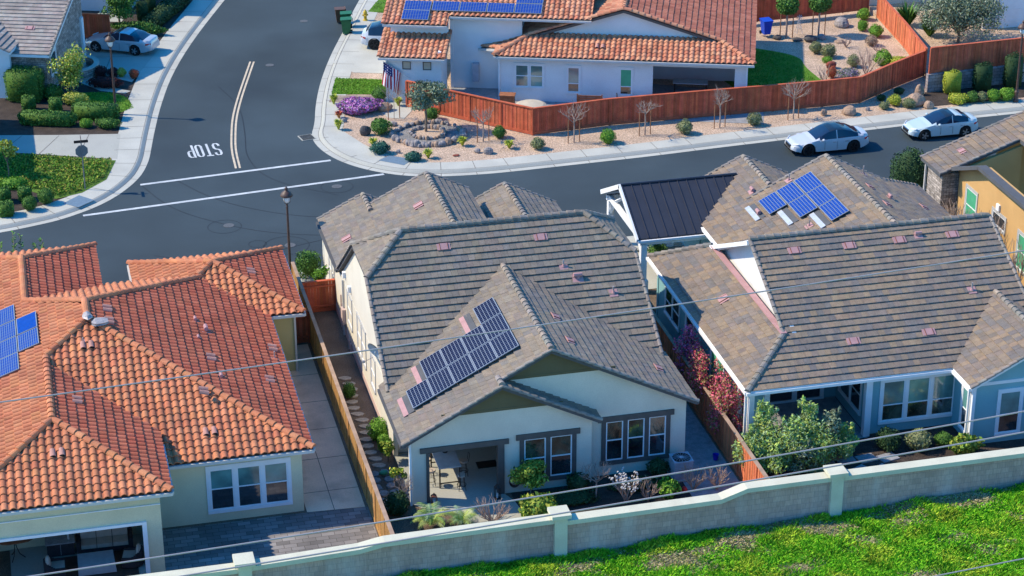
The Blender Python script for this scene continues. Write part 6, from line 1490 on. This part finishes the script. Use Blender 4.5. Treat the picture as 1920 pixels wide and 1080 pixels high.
# ================================================================ planting
G1 = 'clipped round shrubs on the gravel'
shrub('round_shrub', 2.07, 50.67, 1.3, 1.0, 'green', 'large clipped green ball shrub between the dark boulder and the stone ring', group=G1)
shrub('round_shrub', 3.1, 56.6, 1.0, .85, 'green', 'round green shrub against the far house wall beside the concrete path', group=G1)
shrub('round_shrub', 5.6, 52.4, .9, .8, 'green', 'green shrub by the red fence behind the olive tree', group=G1)
shrub('round_shrub', 8.94, 48.3, .85, .75, 'green', 'round green shrub beside the first bare staked tree', group=G1)
shrub('round_shrub', 10.74, 45.94, .88, .7, 'dull', 'dull olive ball shrub below the fence corner post', group=G1)
shrub('round_shrub', 15.09, 45.87, .98, .85, 'bright', 'bright green ball shrub between the second and third bare trees', group=G1)
shrub('round_shrub', 20.08, 46.3, .98, .85, 'dull', 'dull olive ball shrub between the third and fourth bare trees', group=G1)
shrub('round_shrub', 24.69, 46.67, .92, .75, 'dull', 'dull olive ball shrub between the fourth and fifth bare trees', group=G1)
G2 = 'yellow-green grassy clumps on the gravel'
for x, y, w, h, l in ((.15, 56.6, .8, .75, 'yellow-green clump by the pavement above the purple flower mound'), (-.3, 52.03, .75, .75, 'yellow-green clump near the pavement left of the dark boulder'), (1.25, 48.66, .75, .65, 'yellow-green clump just above the wide dark juniper'), (6.48, 47.54, .8, .65, 'yellow-green clump at the right rim of the stone ring'), (4.08, 46.07, .8, .65, 'yellow-green clump at the front edge beside the smaller juniper'), (9.11, 46.44, .8, .6, 'yellow-green clump on the gravel in front of the first bare tree'), (4.05, 55.3, .75, .65, 'yellow-green clump at the far house corner below the flag')):
    tuft('grass_clump', x, y, w, h, 'yellow', l, 'plant', G2, n=110, wid=.06)
shrub('juniper', 1.46, 47.5, 1.25, .7, 'blue', 'wide dark blue-green juniper near the corner ramp', group='dark junipers', wy=.9)
shrub('juniper', 3.14, 45.86, 1.05, .55, 'blue', 'smaller dark blue-green juniper at the front of the gravel', group='dark junipers', wy=.8)
shrub('flower_mound', 1.45, 54.9, 2.75, .8, 'purple', 'broad mound of purple flowers by the pavement', 'flowers', wy=2.1, n=3800, size=.1)
tuft('red_plant', .05, 54.0, .7, .55, 'red', 'small red-leaved plant at the foot of the purple flower mound', n=90, wid=.07)
rock(3.08, 54.66, .95, .5, 'rock_tan', 'brown rounded boulder beside the flag and sapling', wy=.8); rock(1.15, 50.75, .68, .6, 'rock_dark', 'dark boulder left of the large clipped ball shrub')
for x, y, w, h, l in ((.25, 53.3, .4, .2, 'small grey stone below the red-leaved plant'), (3.11, 51.93, .5, .28, 'pale stones at the upper left rim of the stone ring'), (2.5, 47.3, .3, .2, 'pale stone beside the wide juniper'), (7.7, 45.98, .7, .35, 'reddish boulder on the gravel front edge left of the clump'), (7.1, 46.2, .4, .25, 'small stone touching the reddish boulder')):
    rock(x, y, w, h, 'rock_grey', l)
rock(5.75, 46.0, .35, .1, 'rock_red', 'flat dark red stone on the gravel front edge')
# olive tree in its ring of stones
crown_tree('olive_tree', 4.83, 50.4, 3.1, 3.1, 1.55, 'olive', 'grey-green olive tree in the middle of the stone ring', 5, 4200, .085, clumps=15, tr=.075, aspect=2.2)
rk = [rock(0, 0, .34, .24, mm, '', seed=11+i, name='ring_stone') for i, mm in enumerate(('rock_grey', 'rock_tan', 'rock_grey'))]
for o in rk: o.location = (4.85, 49.8, -5)
rr = random.Random(2); first = [True]*3
def ring_stone(x, y, s, label, group):
    i = rr.randrange(3); o = rk[i]
    if first[i]: first[i] = False
    else: o = o.copy(); C.objects.link(o)
    o.location = (x, y, .15); o.rotation_euler = (0, 0, rr.uniform(0, 6)); o.scale = (s, s, s*rr.uniform(.8, 1.2)); tag(o, label, 'rock', group)
for i in range(66):
    t = 2*PI*i/66
    if .35 < t < .75 and i % 2: continue
    k = rr.uniform(.95, 1.06); ring_stone(4.85+2.12*k*math.cos(t), 49.8+1.95*k*math.sin(t), rr.uniform(.65, 1.35)*(1.2 if math.sin(t) < 0 else .9), 'grey stone in the outer ring around the olive tree', 'stones of the outer ring')
for i in range(28):
    t = 2*PI*i/28; k = rr.uniform(.93, 1.06); ring_stone(4.87+1.02*k*math.cos(t), 50.0+.96*k*math.sin(t), rr.uniform(.6, 1.1), 'grey stone in the inner ring around the olive trunk', 'stones of the inner ring')
for o, f_ in zip(rk, first):
    if f_: bpy.data.objects.remove(o)
for i, (x, y, w, l) in enumerate(((7.85, 47.94, 1.9, 'spreading pale bare staked tree nearest the olive tree'), (13.12, 46.45, 1.1, 'bare staked tree just right of the fence corner'), (17.63, 46.62, 1.15, 'bare staked tree before the middle of the long fence'), (22.45, 46.75, 1.2, 'bare staked tree below the dark patio opening'), (27.34, 47.07, 1.4, 'bare staked tree behind the nearer white sedan'))):
    bare_tree(x, y, w*1.35, 3.0, l, 20+i, stem=.5 if i else .42, r=.05)
bare_tree(3.35, 53.05, 1.5, 2.3, 'thin bare sapling between stakes in front of the flag', 40, 2, stem=.6, r=.022, n=2)
for x, y, w, h, m_, l in ((29.44, 47.23, .45, .4, 'rock_tan', 'pale tan stone at the kerb behind the nearer white sedan'), (31.02, 47.04, 1.05, .5, 'rock_tan', 'long brown boulder behind the nearer white sedan'), (32.4, 47.4, .35, .2, 'rock_grey', 'small pale stone right of the long brown boulder'), (36.66, 49.25, .65, .7, 'rock_tan', 'upright block-like boulder at the fence corner'), (35.75, 47.6, 1.3, .8, 'rock_tan', 'large tilted boulder slab behind the farther white sedan'), (36.3, 46.9, .7, .5, 'rock_tan', 'boulder at the pavement edge beside the large slab')):
    rock(x, y, w, h, m_, l)
for x, y, w, h, pal, l in ((33.49, 47.4, .7, .45, 'dull', 'small dull shrub at the left end of the bank before the fence'), (34.4, 47.9, .9, .65, 'yellow', 'yellow-green shrub on the bank behind the two sedans'), (35.1, 47.3, .85, .6, 'dull', 'grey-green shrub next to the tilted boulder slab'), (35.5, 49.8, .7, .4, 'dark', 'dark shrub in the fence shade by the upright boulder'), (33.9, 48.9, .6, .4, 'dark', 'dark low shrub close under the fence')):
    shrub('shrub', x, y, w, h, pal, l, group='shrubs on the bank')
for x, y, w, h, pal, l in ((38.8, 49.15, 1.15, 1.5, 'yellow', 'yellow-topped tall hedge block against the retaining wall'), (40.9, 49.2, 1.2, 1.8, 'dark', 'dark ivy hedge block in the middle of the retaining wall'), (43.0, 49.2, 1.2, 2.2, 'dark', 'dark hedge block against the wall behind the right street lamp')):
    shrub('hedge', x, y, w, h, pal, l, 'hedge', box=True, wy=.7)
for x, y, w, h, pal, l in ((38.4, 47.3, 1.3, .6, 'yellow', 'yellow-green low mound at the left end of the wall-foot row'), (39.35, 47.2, .75, .7, 'green', 'green ball second in the wall-foot row'), (40.0, 47.2, .7, .62, 'dull', 'greyish ball in the middle of the wall-foot row'), (40.75, 47.1, .85, .78, 'bright', 'bright green ball fourth in the wall-foot row'), (41.6, 47.0, 1.0, .85, 'bright', 'largest bright green ball nearest the right street lamp')):
    shrub('round_shrub', x, y, w, h, pal, l, group='row of shrubs at the wall foot')
# upper gravel yard
UZ = .15
for x, y, w, h, pal, l in ((39.0, 64.6, .95, .8, 'bright', 'bright shrub at the very top of the gravel slope'), (38.0, 62.3, .75, .75, 'bright', 'bright shrub second from the top of the gravel slope'), (38.4, 60.9, 1.0, .85, 'bright', 'bright shrub beside the sunlit side fence'), (37.4, 59.2, .85, .7, 'dry', 'brown dry shrub in the middle of the gravel slope'), (33.2, 58.6, .9, .8, 'dull', 'olive shrub at the curved lawn edge, upper of two'), (33.7, 57.6, 1.0, .9, 'dull', 'olive shrub at the curved lawn edge, lower of two'), (33.24, 56.6, .7, .4, 'bright', 'small bright shrub below the two olive shrubs'), (33.3, 53.0, 1.45, .8, 'lav', 'greyish lavender mound behind the long fence'), (36.6, 55.2, 1.3, 1.0, 'bright', 'big bright round shrub near the fence corner of the gravel yard'), (37.4, 54.3, 1.4, .8, 'yellow', 'yellow-green dome half hidden behind the fence corner'), (34.6, 55.4, .85, .8, 'dull', 'olive shrub behind the bare bush in the gravel yard'), (32.4, 53.6, .7, .8, 'red', 'red-leaved shrub behind the long fence')):
    shrub('shrub', x, y, w, h, pal, l, group='shrubs on the gravel slope', z=UZ)
rock(33.05, 55.5, .7, .5, 'rock_red', 'red-brown boulder at the curved lawn edge')
for x, y, w, h, m_, l in ((33.7, 61.1, 1.0, .4, 'rock_dark', 'dark flat rock at the right end of the lawn edging'), (31.7, 62.0, .7, .25, 'rock_dark', 'dark flat rock left of the first topiary tree'), (32.9, 61.4, .7, .25, 'rock_dark', 'dark flat rock between the topiary trees'), (34.6, 61.3, .7, .35, 'rock_grey', 'grey rock below the second topiary tree'), (37.0, 63.6, 1.3, .6, 'rock_grey', 'flat grey rocks in the fence shade of the slope'), (35.6, 60.4, .75, .15, 'rock_tan', 'round flat tan stone on the gravel slope')):
    rock(x, y, w, h, m_, l)
for x, y, l in ((32.36, 62.1, 'lollipop topiary tree nearer the blue bin'), (34.7, 62.1, 'lollipop topiary tree farther right before the red fence')):
    r = empty('topiary_tree', (x, y, .15)); tag(r, l, 'tree', 'lollipop topiary trees')
    mb = MB(); mb.tube([(0, 0, 0), (0, 0, 2.0)], .07, 8); mb.build('trunk', 'twig', r)
    V, col, ex = cloud(.78, .78, .68, 1500, .11, 'green', int(x*10), bump=.08, zc=2.35); quads_obj('crown', V, col, 'leaf', r, extra=ex)
    for k in (-.45, .45): mb = MB(); mb.tube([(k, 0, 0), (k, 0, 1.7)], .035, 6); mb.build('stake', 'stake', r)
bare_shrub(34.7, 53.3, 1.5, 1.8, 'many-stemmed bare bush behind the long fence', 3, .15, stems=9, depth=2); bare_shrub(31.3, 52.2, 1.0, 1.8, 'few-stemmed bare bush at the shaded lawn corner', 4, .15, stems=5, depth=1)
bare_shrub(35.6, 59.2, 1.0, .9, 'grey wiry leafless shrub on the gravel slope, left of two', 6, .15, stems=9, depth=1); bare_shrub(37.2, 57.4, 1.1, .9, 'grey wiry leafless shrub on the gravel slope, right of two', 7, .15, stems=9, depth=1)
crown_tree('olive_tree', 42.9, 57.4, 6.0, 3.9, .8, 'olive', 'large feathery grey-green olive tree beyond the retaining wall fence', 8, 11000, .085, z=.5, clumps=24, aspect=2.6, tr=.09, low=.3)
for x, y, w, h, l in ((41.0, 61.6, 2.2, 2.0, 'spiky dark plant beside the sunlit side fence at the top, upper one'), (41.6, 59.2, 2.0, 1.7, 'spiky dark plant beside the sunlit side fence, lower one')):
    tuft('spiky_plant', x, y, w, h, 'green', l, z=.5, n=170, wid=.1, droop=.1)
# left street corner
shrub('hedge', -18.7, 62.0, 2.35, 2.15, 'green', 'tall boxy hedge by the stone house at the left', 'hedge', box=True, wy=1.2, n=7000, size=.07, rz=A20, bump=.08)
crown_tree('small_tree', -15.75, 62.0, 2.6, 3.3, .9, 'auto', 'round yellow-green tree in front of the small grey-roofed house', 9, 5200, .085, clumps=18, low=.35)
shrub('shrub', -17.0, 61.8, 1.3, .9, 'green', 'green shrub under the yellow-green tree'); shrub('shrub', -15.7, 60.5, 1.8, .75, 'auto', 'yellow-tipped low shrub beside the curved garden wall', wy=1.0, rz=A20)
for x, y, w, h, l in ((-18.58, 60.1, .85, .95, 'clipped green cylinder shrub left before the tall hedge'), (-16.97, 59.3, .8, .95, 'clipped green cylinder shrub right, before the low hedge'), (-20.55, 45.3, .75, .8, 'clipped cylinder shrub at the left picture edge, rear one'), (-19.4, 45.3, .75, .75, 'clipped cylinder shrub rear right at the ground cover edge'), (-20.5, 43.2, .85, .8, 'clipped cylinder shrub at the left edge nearest the pavement')):
    shrub('clipped_shrub', x, y, w, h, 'green', l, 'shrub', 'clipped cylinder shrubs', box=True, bump=.05, n=900, size=.08)
shrub('round_shrub', -19.2, 43.6, .85, .85, 'green', 'clipped ball shrub nearest the pavement at the left corner', group='clipped balls at the left corner', bump=.05); shrub('round_shrub', -18.25, 44.4, .95, .9, 'green', 'clipped ball shrub against the ground cover at the left corner', group='clipped balls at the left corner', bump=.05)
shrub('hedge', -17.6, 57.3, 3.6, .8, 'green', 'low rounded hedge along the lower driveway', 'hedge', box=True, wy=.95, rz=A20, n=3200, size=.09, bump=.08)
shrub('hedge', -14.6, 57.6, 2.9, .95, 'green', 'long flat-topped hedge slab beside the street lamp', 'hedge', box=True, wy=1.0, rz=A20, n=3000, size=.07, bump=.03)
shrub('shrub', -15.3, 56.2, .8, .55, 'bright', 'small loose shrub left in front of the hedge slab'); shrub('shrub', -14.0, 55.7, 1.7, .65, 'green', 'wide loose shrub in front of the hedge slab', wy=.8, rz=A20)
crown_tree('small_tree', -20.2, 48.7, 1.5, 2.5, 1.1, 'auto', 'slender young tree at the left edge above the ground cover', 12, 800, .12, clumps=7, tr=.035); shrub('shrub', -20.0, 47.4, 1.6, .5, 'bright', 'bright low shrub at the foot of the slender young tree', wy=1.2)
for x, y, w, h, pal, l in ((-13.75, 65.4, .85, .7, 'maroon', 'dark maroon shrub left beside the driveway strip'), (-13.0, 65.2, .8, .6, 'maroon', 'dark maroon shrub second in the driveway strip'), (-12.45, 65.1, .65, .58, 'auto', 'yellow shrub third in the driveway strip'), (-11.7, 64.6, .65, .6, 'red', 'red-leaved shrub at the pavement end of the driveway strip')):
    shrub('shrub', x, y, w, h, pal, l, group='shrubs in the driveway strip')
shrub('hedge', -13.6, 63.2, 2.4, .7, 'maroon', 'dark maroon low hedge behind the small shaded lawn', 'hedge', wy=.9, rz=A20)
crown_tree('small_tree', -11.8, 75.6, 2.9, 2.8, .8, 'green', 'round dense tree behind the silver sedan', 14, 5000, .09, clumps=16, low=.3)
for x, y, w, h, l in ((-10.1, 76.6, .8, 1.4, 'narrow dark clipped shrub beside the upper walkway, left one'), (-9.4, 78.2, .8, 1.5, 'narrow dark clipped shrub beside the upper walkway, right one')):
    shrub('clipped_shrub', x, y, w, h, 'dark', l, box=True, bump=.05)
shrub('hedge', -10.6, 73.75, 4.0, .8, 'green', 'loose hedge behind the silver sedan', 'hedge', wy=1.0, rz=math.radians(-29), n=2600, size=.1)
shrub('hedge', -8.3, 77.5, 7.0, .8, 'dark', 'long dark hedge strip beside the upper pavement', 'hedge', wy=1.3, rz=math.radians(64), n=4200, size=.11, box=True)
# street side of the near houses
shrub('shrub', -5.4, 31.0, 1.35, 1.5, 'green', 'dense round shrub beside the pavement by the golden fence end'); crown_tree('small_tree', -5.2, 27.6, 1.0, 1.9, .5, 'bright', 'bright potted shrub inside the wooden side gate', 16, 700, .1, z=.4, clumps=6, low=.2)
mb = MB(); mb.lathe([(.28, 0), (.36, .42), (.38, .48), (.33, .46), (.28, .3)], 14); tag(mb.build('flower_pot', 'terracotta_pot', None, (-5.2, 27.6, 0)), 'dark clay pot holding the bright shrub by the gate', 'pot')
r = random.Random(3)
for x, y, h in ((-21.2, 37.2-8, 2.6), (-19.8, 29.4, 3.0)): pass
tall = MB()
for i in range(9):
    x, y = -21.5+i*.33, 29.6+r.uniform(-.2, .2); h = r.uniform(2.4, 4.6); tall.tube([(x+20.2, y-29.6, 0), (x+20.2+r.uniform(-.1, .1), y-29.6, h)], .015, 4, 1)
    for k in range(int(h*26)):
        z = .6+(h-.6)*r.random(); a = r.uniform(0, 6.28); d = Vector((math.cos(a), math.sin(a), r.uniform(.1, .8))); s = Vector((-math.sin(a), math.cos(a), 0))*.05; p = Vector((x+20.2+r.uniform(-.08, .08)*(h-z), y-29.6, z)); tall.face([p, p+d*.07+s, p+d*.17, p+d*.07-s], 0, jit(r.choice(PAL['green']), .2, r))
tag(tall.build('tall_shrub', ['leaf', 'twig'], None, (-20.2, 29.6, .15)), 'tall sparse shrub with upright leafy stems behind the clay roof', 'shrub')
for x, y, w, h, pal, l in ((10.2, 29.0, 1.4, 1.1, 'yellow', 'yellow-green shrub showing over the ridge of the middle house'), (13.0, 28.8, 1.2, 1.0, 'green', 'green shrub under the metal porch roof'), (14.2, 26.6, 1.2, 1.0, 'dark', 'dark green shrub by the porch wall'), (10.0, 23.2, 1.0, 1.5, 'bright', 'bright green shrub in the gap between the middle house and the blue-green house')):
    shrub('shrub', x, y, w, h, pal, l, z=.02, group='shrubs in the front yards')
mb = MB(); mb.box(-.22, .22, -.22, .22, 0, 1.0); mb.box(-.28, .28, -.28, .28, 1.0, 1.1); mb.box(-.27, .27, -.27, .27, 0, .2); tag(mb.build('porch_pillar', 'stucco_cream', None, (14.6, 30.6, .02)), 'short pale pillar at the front walk under the metal porch roof', 'pillar')
shrub('conifer', 29.2, 33.4, 2.3, 3.2, 'dark', 'dense dark green conifer beside the tan house pier', 'tree', z=0)
bare_shrub(29.6, 24.0, 1.8, 3.6, 'tall bare thin-stemmed bush against the tan wall, farther one', 21, .2, stems=14, depth=1, group='bare bushes at the tan wall'); bare_shrub(29.6, 20.3, 1.6, 3.4, 'tall bare thin-stemmed bush against the tan wall, nearer one', 22, .2, stems=14, depth=1, group='bare bushes at the tan wall'); bare_shrub(29.4, 27.8, 1.4, 2.6, 'dense brown bare bush in the nook beside the stone pier', 23, .0, stems=20, depth=1, group='bare bushes at the tan wall')
# middle back yard
def palm(x, y, w, h, label, seed, n=34, pal='mix'):
    rs = random.Random(seed); mb = MB()
    for i in range(n):
        a = rs.uniform(0, 2*PI); L = w/2*rs.uniform(.7, 1.1); hh = h*rs.uniform(.5, 1.1); pts = [Vector((math.cos(a)*L*t, math.sin(a)*L*t, .1+hh*(1.9*t-1.35*t*t))) for t in (k/9 for k in range(10))]
        c = jit(rs.choice(PAL[pal]), .2, rs)
        for k in range(1, 10):
          for q in (0, .5):
            d = (pts[k]-pts[k-1])*.5; p0_ = pts[k-1].lerp(pts[k], q); sd = d.cross(Vector((0, 0, 1))).normalized(); l = .2*math.sin(PI*(k/10)**.7)+.03
            for s in (-1, 1): mb.face([p0_, p0_+d*.55, p0_+d*1.3+sd*s*l-Vector((0, 0, .07))], 0, c)
    return tag(mb.build('palm', 'leaf', None, (x, y, .02)), label, 'palm')
palm(-4.2, 5.0, 1.9, 1.1, 'feathery palm at the patio corner, left clump', 3); palm(-2.95, 4.7, 1.5, .9, 'feathery palm before the sunny patio edge, right clump', 4)
G3 = 'bare shrubs behind the boundary wall'
bare_shrub(-1.67, 4.6, 1.6, 1.2, 'pale twiggy bare shrub at the patio edge', 31, 0, G3, 12); bare_shrub(5.25, 4.9, 1.1, 1.0, 'bare shrub beside the blossoming one near the wall', 33, 0, G3, 8); bare_shrub(7.44, 5.3, 1.1, 1.1, 'bare shrub behind the red ball', 34, 0, G3, 10); bare_shrub(8.4, 5.1, .95, 1.15, 'bare shrub nearest the brown fence', 35, 0, G3, 9)
bare_shrub(4.29, 4.9, 1.0, 1.35, 'bare shrub with pale blossoms near the wall', 32, 0, G3, 8, 2, 'cloth_light')
shrub('shrub', .34, 4.6, 1.6, 1.05, 'lemon', 'leafy yellow-green shrub left of the middle wall pier', z=0, size=.13); shrub('shrub', 6.23, 5.1, .95, .8, 'bright', 'bright leafy shrub between bare shrubs near the wall', z=0, size=.12); shrub('shrub', 6.35, 7.0, 1.0, .7, 'dark', 'dark shrub beside the air conditioner', z=0)
crown_tree('lemon_tree', .4, 6.3, 1.9, 2.05, .8, 'lemon', 'small rounded lemon tree in front of the double window', 18, 2600, .09, z=0, clumps=12, tr=.035, low=.25)
bare_tree(3.14, 5.6, 1.7, 2.4, 'pale bare tree at the wall jog between the rear windows', 51, 0, 'bare tree', 0.0, 'bare_tree', .4, .04, 3)
shrub('shrub', 2.6, 6.5, 1.1, .75, 'dark', 'sparse dark shrub under the double window', z=0, n=260, size=.11); 
sh = shrub('ground_cover_plant', 2.0, 5.7, 2.6, .3, 'dark', 'low dark ground cover plants in the rear bed', 'plant', z=0, wy=1.4)
shrub('ground_cover_plant', 5.0, 6.2, 2.4, .3, 'dark', 'low dark ground cover plants below the triple window', 'plant', z=0, wy=1.3)
crown_tree('topiary_tree', -4.95, 10.9, .75, 1.0, .5, 'lemon', 'small mushroom-shaped topiary by the side path, upper one', 24, 500, .08, z=0, clumps=6, tr=.03, low=.1); crown_tree('topiary_tree', -4.95, 8.4, .75, 1.0, .5, 'lemon', 'small mushroom-shaped topiary by the patio post, lower one', 25, 500, .08, z=0, clumps=6, tr=.03, low=.1)
shrub('shrub', -5.0, 12.9, .95, 1.1, 'bright', 'bright green shrub at the side wall near the roof corner', z=0); shrub('shrub', -4.95, 11.9, .6, .9, 'bright', 'leafy plant beside the side downspout', z=0); shrub('shrub', -5.6, 17.3, .6, .8, 'green', 'green shrub by the golden fence beside the pebbles', z=0); shrub('shrub', -5.4, 6.4, 1.1, 1.0, 'dark', 'dark shrub at the end of the golden fence', z=0)
shrub('shrub', -7.3, 2.3, 1.5, 1.0, 'lemon', 'leafy shrub at the boundary wall slope left of the golden fence', z=0, size=.12)
bare_tree(-5.0, 6.6, .6, 1.9, 'slim pale bare sapling at the left patio post', 61, 0, 'bare sapling', 0, 'bare_tree', .5, .03, 2)
rr = random.Random(8)
for i in range(15):
    y = 19.3-i*.62; x = -5.45+.12*math.sin(i)+(.0 if i < 12 else -.05); mb = MB(); n = 7
    mb.prism([((.36 if k % 2 else .3)*math.cos(2*PI*k/n+rr.random()*.3), .2*math.sin(2*PI*k/n)) for k in range(n)], 0, .05)
    tag(mb.build('stepping_stone', 'stone_flag', None, (x, y, .0), rr.uniform(-.15, .15)), 'flat tan stepping stone in the gravel side path of the middle house', 'stepping stone', 'stepping stones in the side path')
for i in range(16):
    x, y = -5.75+.55*(i % 3)+rr.uniform(-.1, .1), 9.9-.62*(i//3)+rr.uniform(-.1, .1); mb = MB(); n = 7
    mb.prism([(rr.uniform(.2, .3)*math.cos(2*PI*k/n), rr.uniform(.17, .27)*math.sin(2*PI*k/n)) for k in range(n)], 0, .07)
    tag(mb.build('flagstone', 'slate_flag', None, (x, y, .0), rr.uniform(0, 3)), 'grey flagstone in the dark bed beside the patio post', 'flagstone', 'flagstones beside the patio post')
mb = MB(); mb.blob((0, 0, .12), (.2, .12, .12), 2, .1, 6); tag(mb.build('garden_ornament', 'blind_green', None, (-5.35, 9.75, .02)), 'small pale green ornament among the grey flagstones', 'ornament')
mb = MB()
for a, b in ((9.0, -.2), (17.6, -.2)): pass
# right yard
for i, (x, y, w, h, pal, l) in enumerate(((10.9, 5.9, 1.9, 2.1, 'mix', 'left lobe of'), )): pass
bs = empty('big_shrub', (11.9, 5.6, .3)); tag(bs, 'very large feathery yellow-green shrub in the right backyard', 'shrub')
rs_ = random.Random(71); Vs, Cs = [], []; tk = MB()
for (cx, cy, cw, chh, pal) in ((-1.7, .3, 1.5, 1.9, 'mix'), (-.85, .7, 1.3, 2.9, 'mix'), (.2, .1, 1.6, 2.3, 'mix'), (.95, .6, 1.3, 2.7, 'mix'), (1.9, .3, 1.4, 2.2, 'olive'), (2.6, .0, 1.0, 1.6, 'mix'), (-1.6, -.5, 1.1, 1.5, 'mix'), (.2, -.7, 1.8, 1.5, 'olive'), (1.3, -.6, 1.4, 1.5, 'mix'), (-1.0, -.5, 1.5, 1.6, 'mix')):
    for q in range(7):
        t = rs_.uniform(0, 6.28); r_ = rs_.uniform(.1, .5)*cw; z_ = chh*rs_.uniform(.3, .88); k_ = 1-.5*z_/chh
        c_ = (cx+r_*k_*math.cos(t), cy+r_*k_*math.sin(t), z_); tk.tube([(cx*.3, cy*.3, 0), (cx, cy, z_*.4), c_], [.04, .025, .01], 5, cap=False)
        V, col = leaf_cloud_full(c_, (cw*.3, cw*.3, chh*.22), 420, .062, pal, rs_.randrange(9999), 2.6); Vs.append(V); Cs.append(col*rs_.uniform(.8, 1.2))
    for q in range(10):       # loose upright sprays at the top
        t = rs_.uniform(0, 6.28); r_ = cw*.35*rs_.random(); c_ = (cx+r_*math.cos(t), cy+r_*math.sin(t), chh*rs_.uniform(.85, 1.1))
        V, col = leaf_cloud_full(c_, (.07, .07, .22), 34, .07, pal, rs_.randrange(9999), 2.8); Vs.append(V); Cs.append(col)
V, col = leaf_cloud_full((.3, .0, 1.15), (2.3, 1.25, 1.15), 9000, .055, 'mix', 91, 2.6); Vs.append(V); Cs.append(col*.9)
tk.build('trunk', 'bark', bs); quads_obj('crown', np.concatenate(Vs), np.concatenate(Cs), 'leaf', bs)
shrub('round_shrub', 16.75, 6.2, 1.15, 1.0, 'dark', 'dark clipped ball shrub under the triple window', z=.3, group='clipped balls under the triple window'); shrub('round_shrub', 18.1, 5.9, 1.2, .95, 'dull', 'pale clipped ball shrub in the middle under the triple window', z=.3, group='clipped balls under the triple window'); shrub('round_shrub', 19.3, 5.9, .85, .65, 'green', 'small clipped ball shrub right under the triple window', z=.3, group='clipped balls under the triple window')
shrub('shrub', 19.9, 5.0, 1.5, .95, 'lemon', 'yellow-leaved shrub at the wing corner behind the boundary wall', z=.3, size=.12, wy=.9)
tuft('agave', 12.6, 4.5, 1.2, .75, 'dull', 'spiky pale agave in front of the feathery shrub', z=.3, n=40, wid=.12, droop=.05); shrub('shrub', 11.0, 4.4, 1.2, .7, 'maroon', 'dark reddish low shrub at the foot of the feathery shrub', z=.3)
for k in range(7):
    mb = MB(); mb.prism([(-.42, -.3), (.42, -.34), (.45, .3), (-.4, .33)], 0, .05); tag(mb.build('flagstone', 'slate_flag', None, (13.6+.95*(k % 4)+.3*(k//4), 5.9-1.1*(k//4)-.15*(k % 4), .3), .1*k), 'grey paving stone in the right backyard path', 'flagstone', 'paving stones in the right backyard')
crown_tree('flowering_shrub', 10.1, 11.6, 1.7, 2.9, .4, 'pink', 'pink-flowering shrub on the fence line next to the magenta one', 81, 4200, .075, z=.3, clumps=16, wy=3.4, cat='shrub', low=.3, tr=.04)
crown_tree('flowering_shrub', 10.15, 9.0, 1.7, 2.7, .4, 'pink', 'pink-flowering shrub on the fence line beside the feathery shrub', 82, 4200, .075, z=.3, clumps=14, wy=2.8, cat='shrub', low=.3, tr=.04)
crown_tree('flowering_shrub', 10.1, 14.2, 1.5, 3.2, .4, 'magenta', 'spiky magenta-flowering shrub farthest along the fence line', 83, 3000, .075, z=.3, clumps=13, wy=2.2, cat='shrub', low=.3, tr=.04)
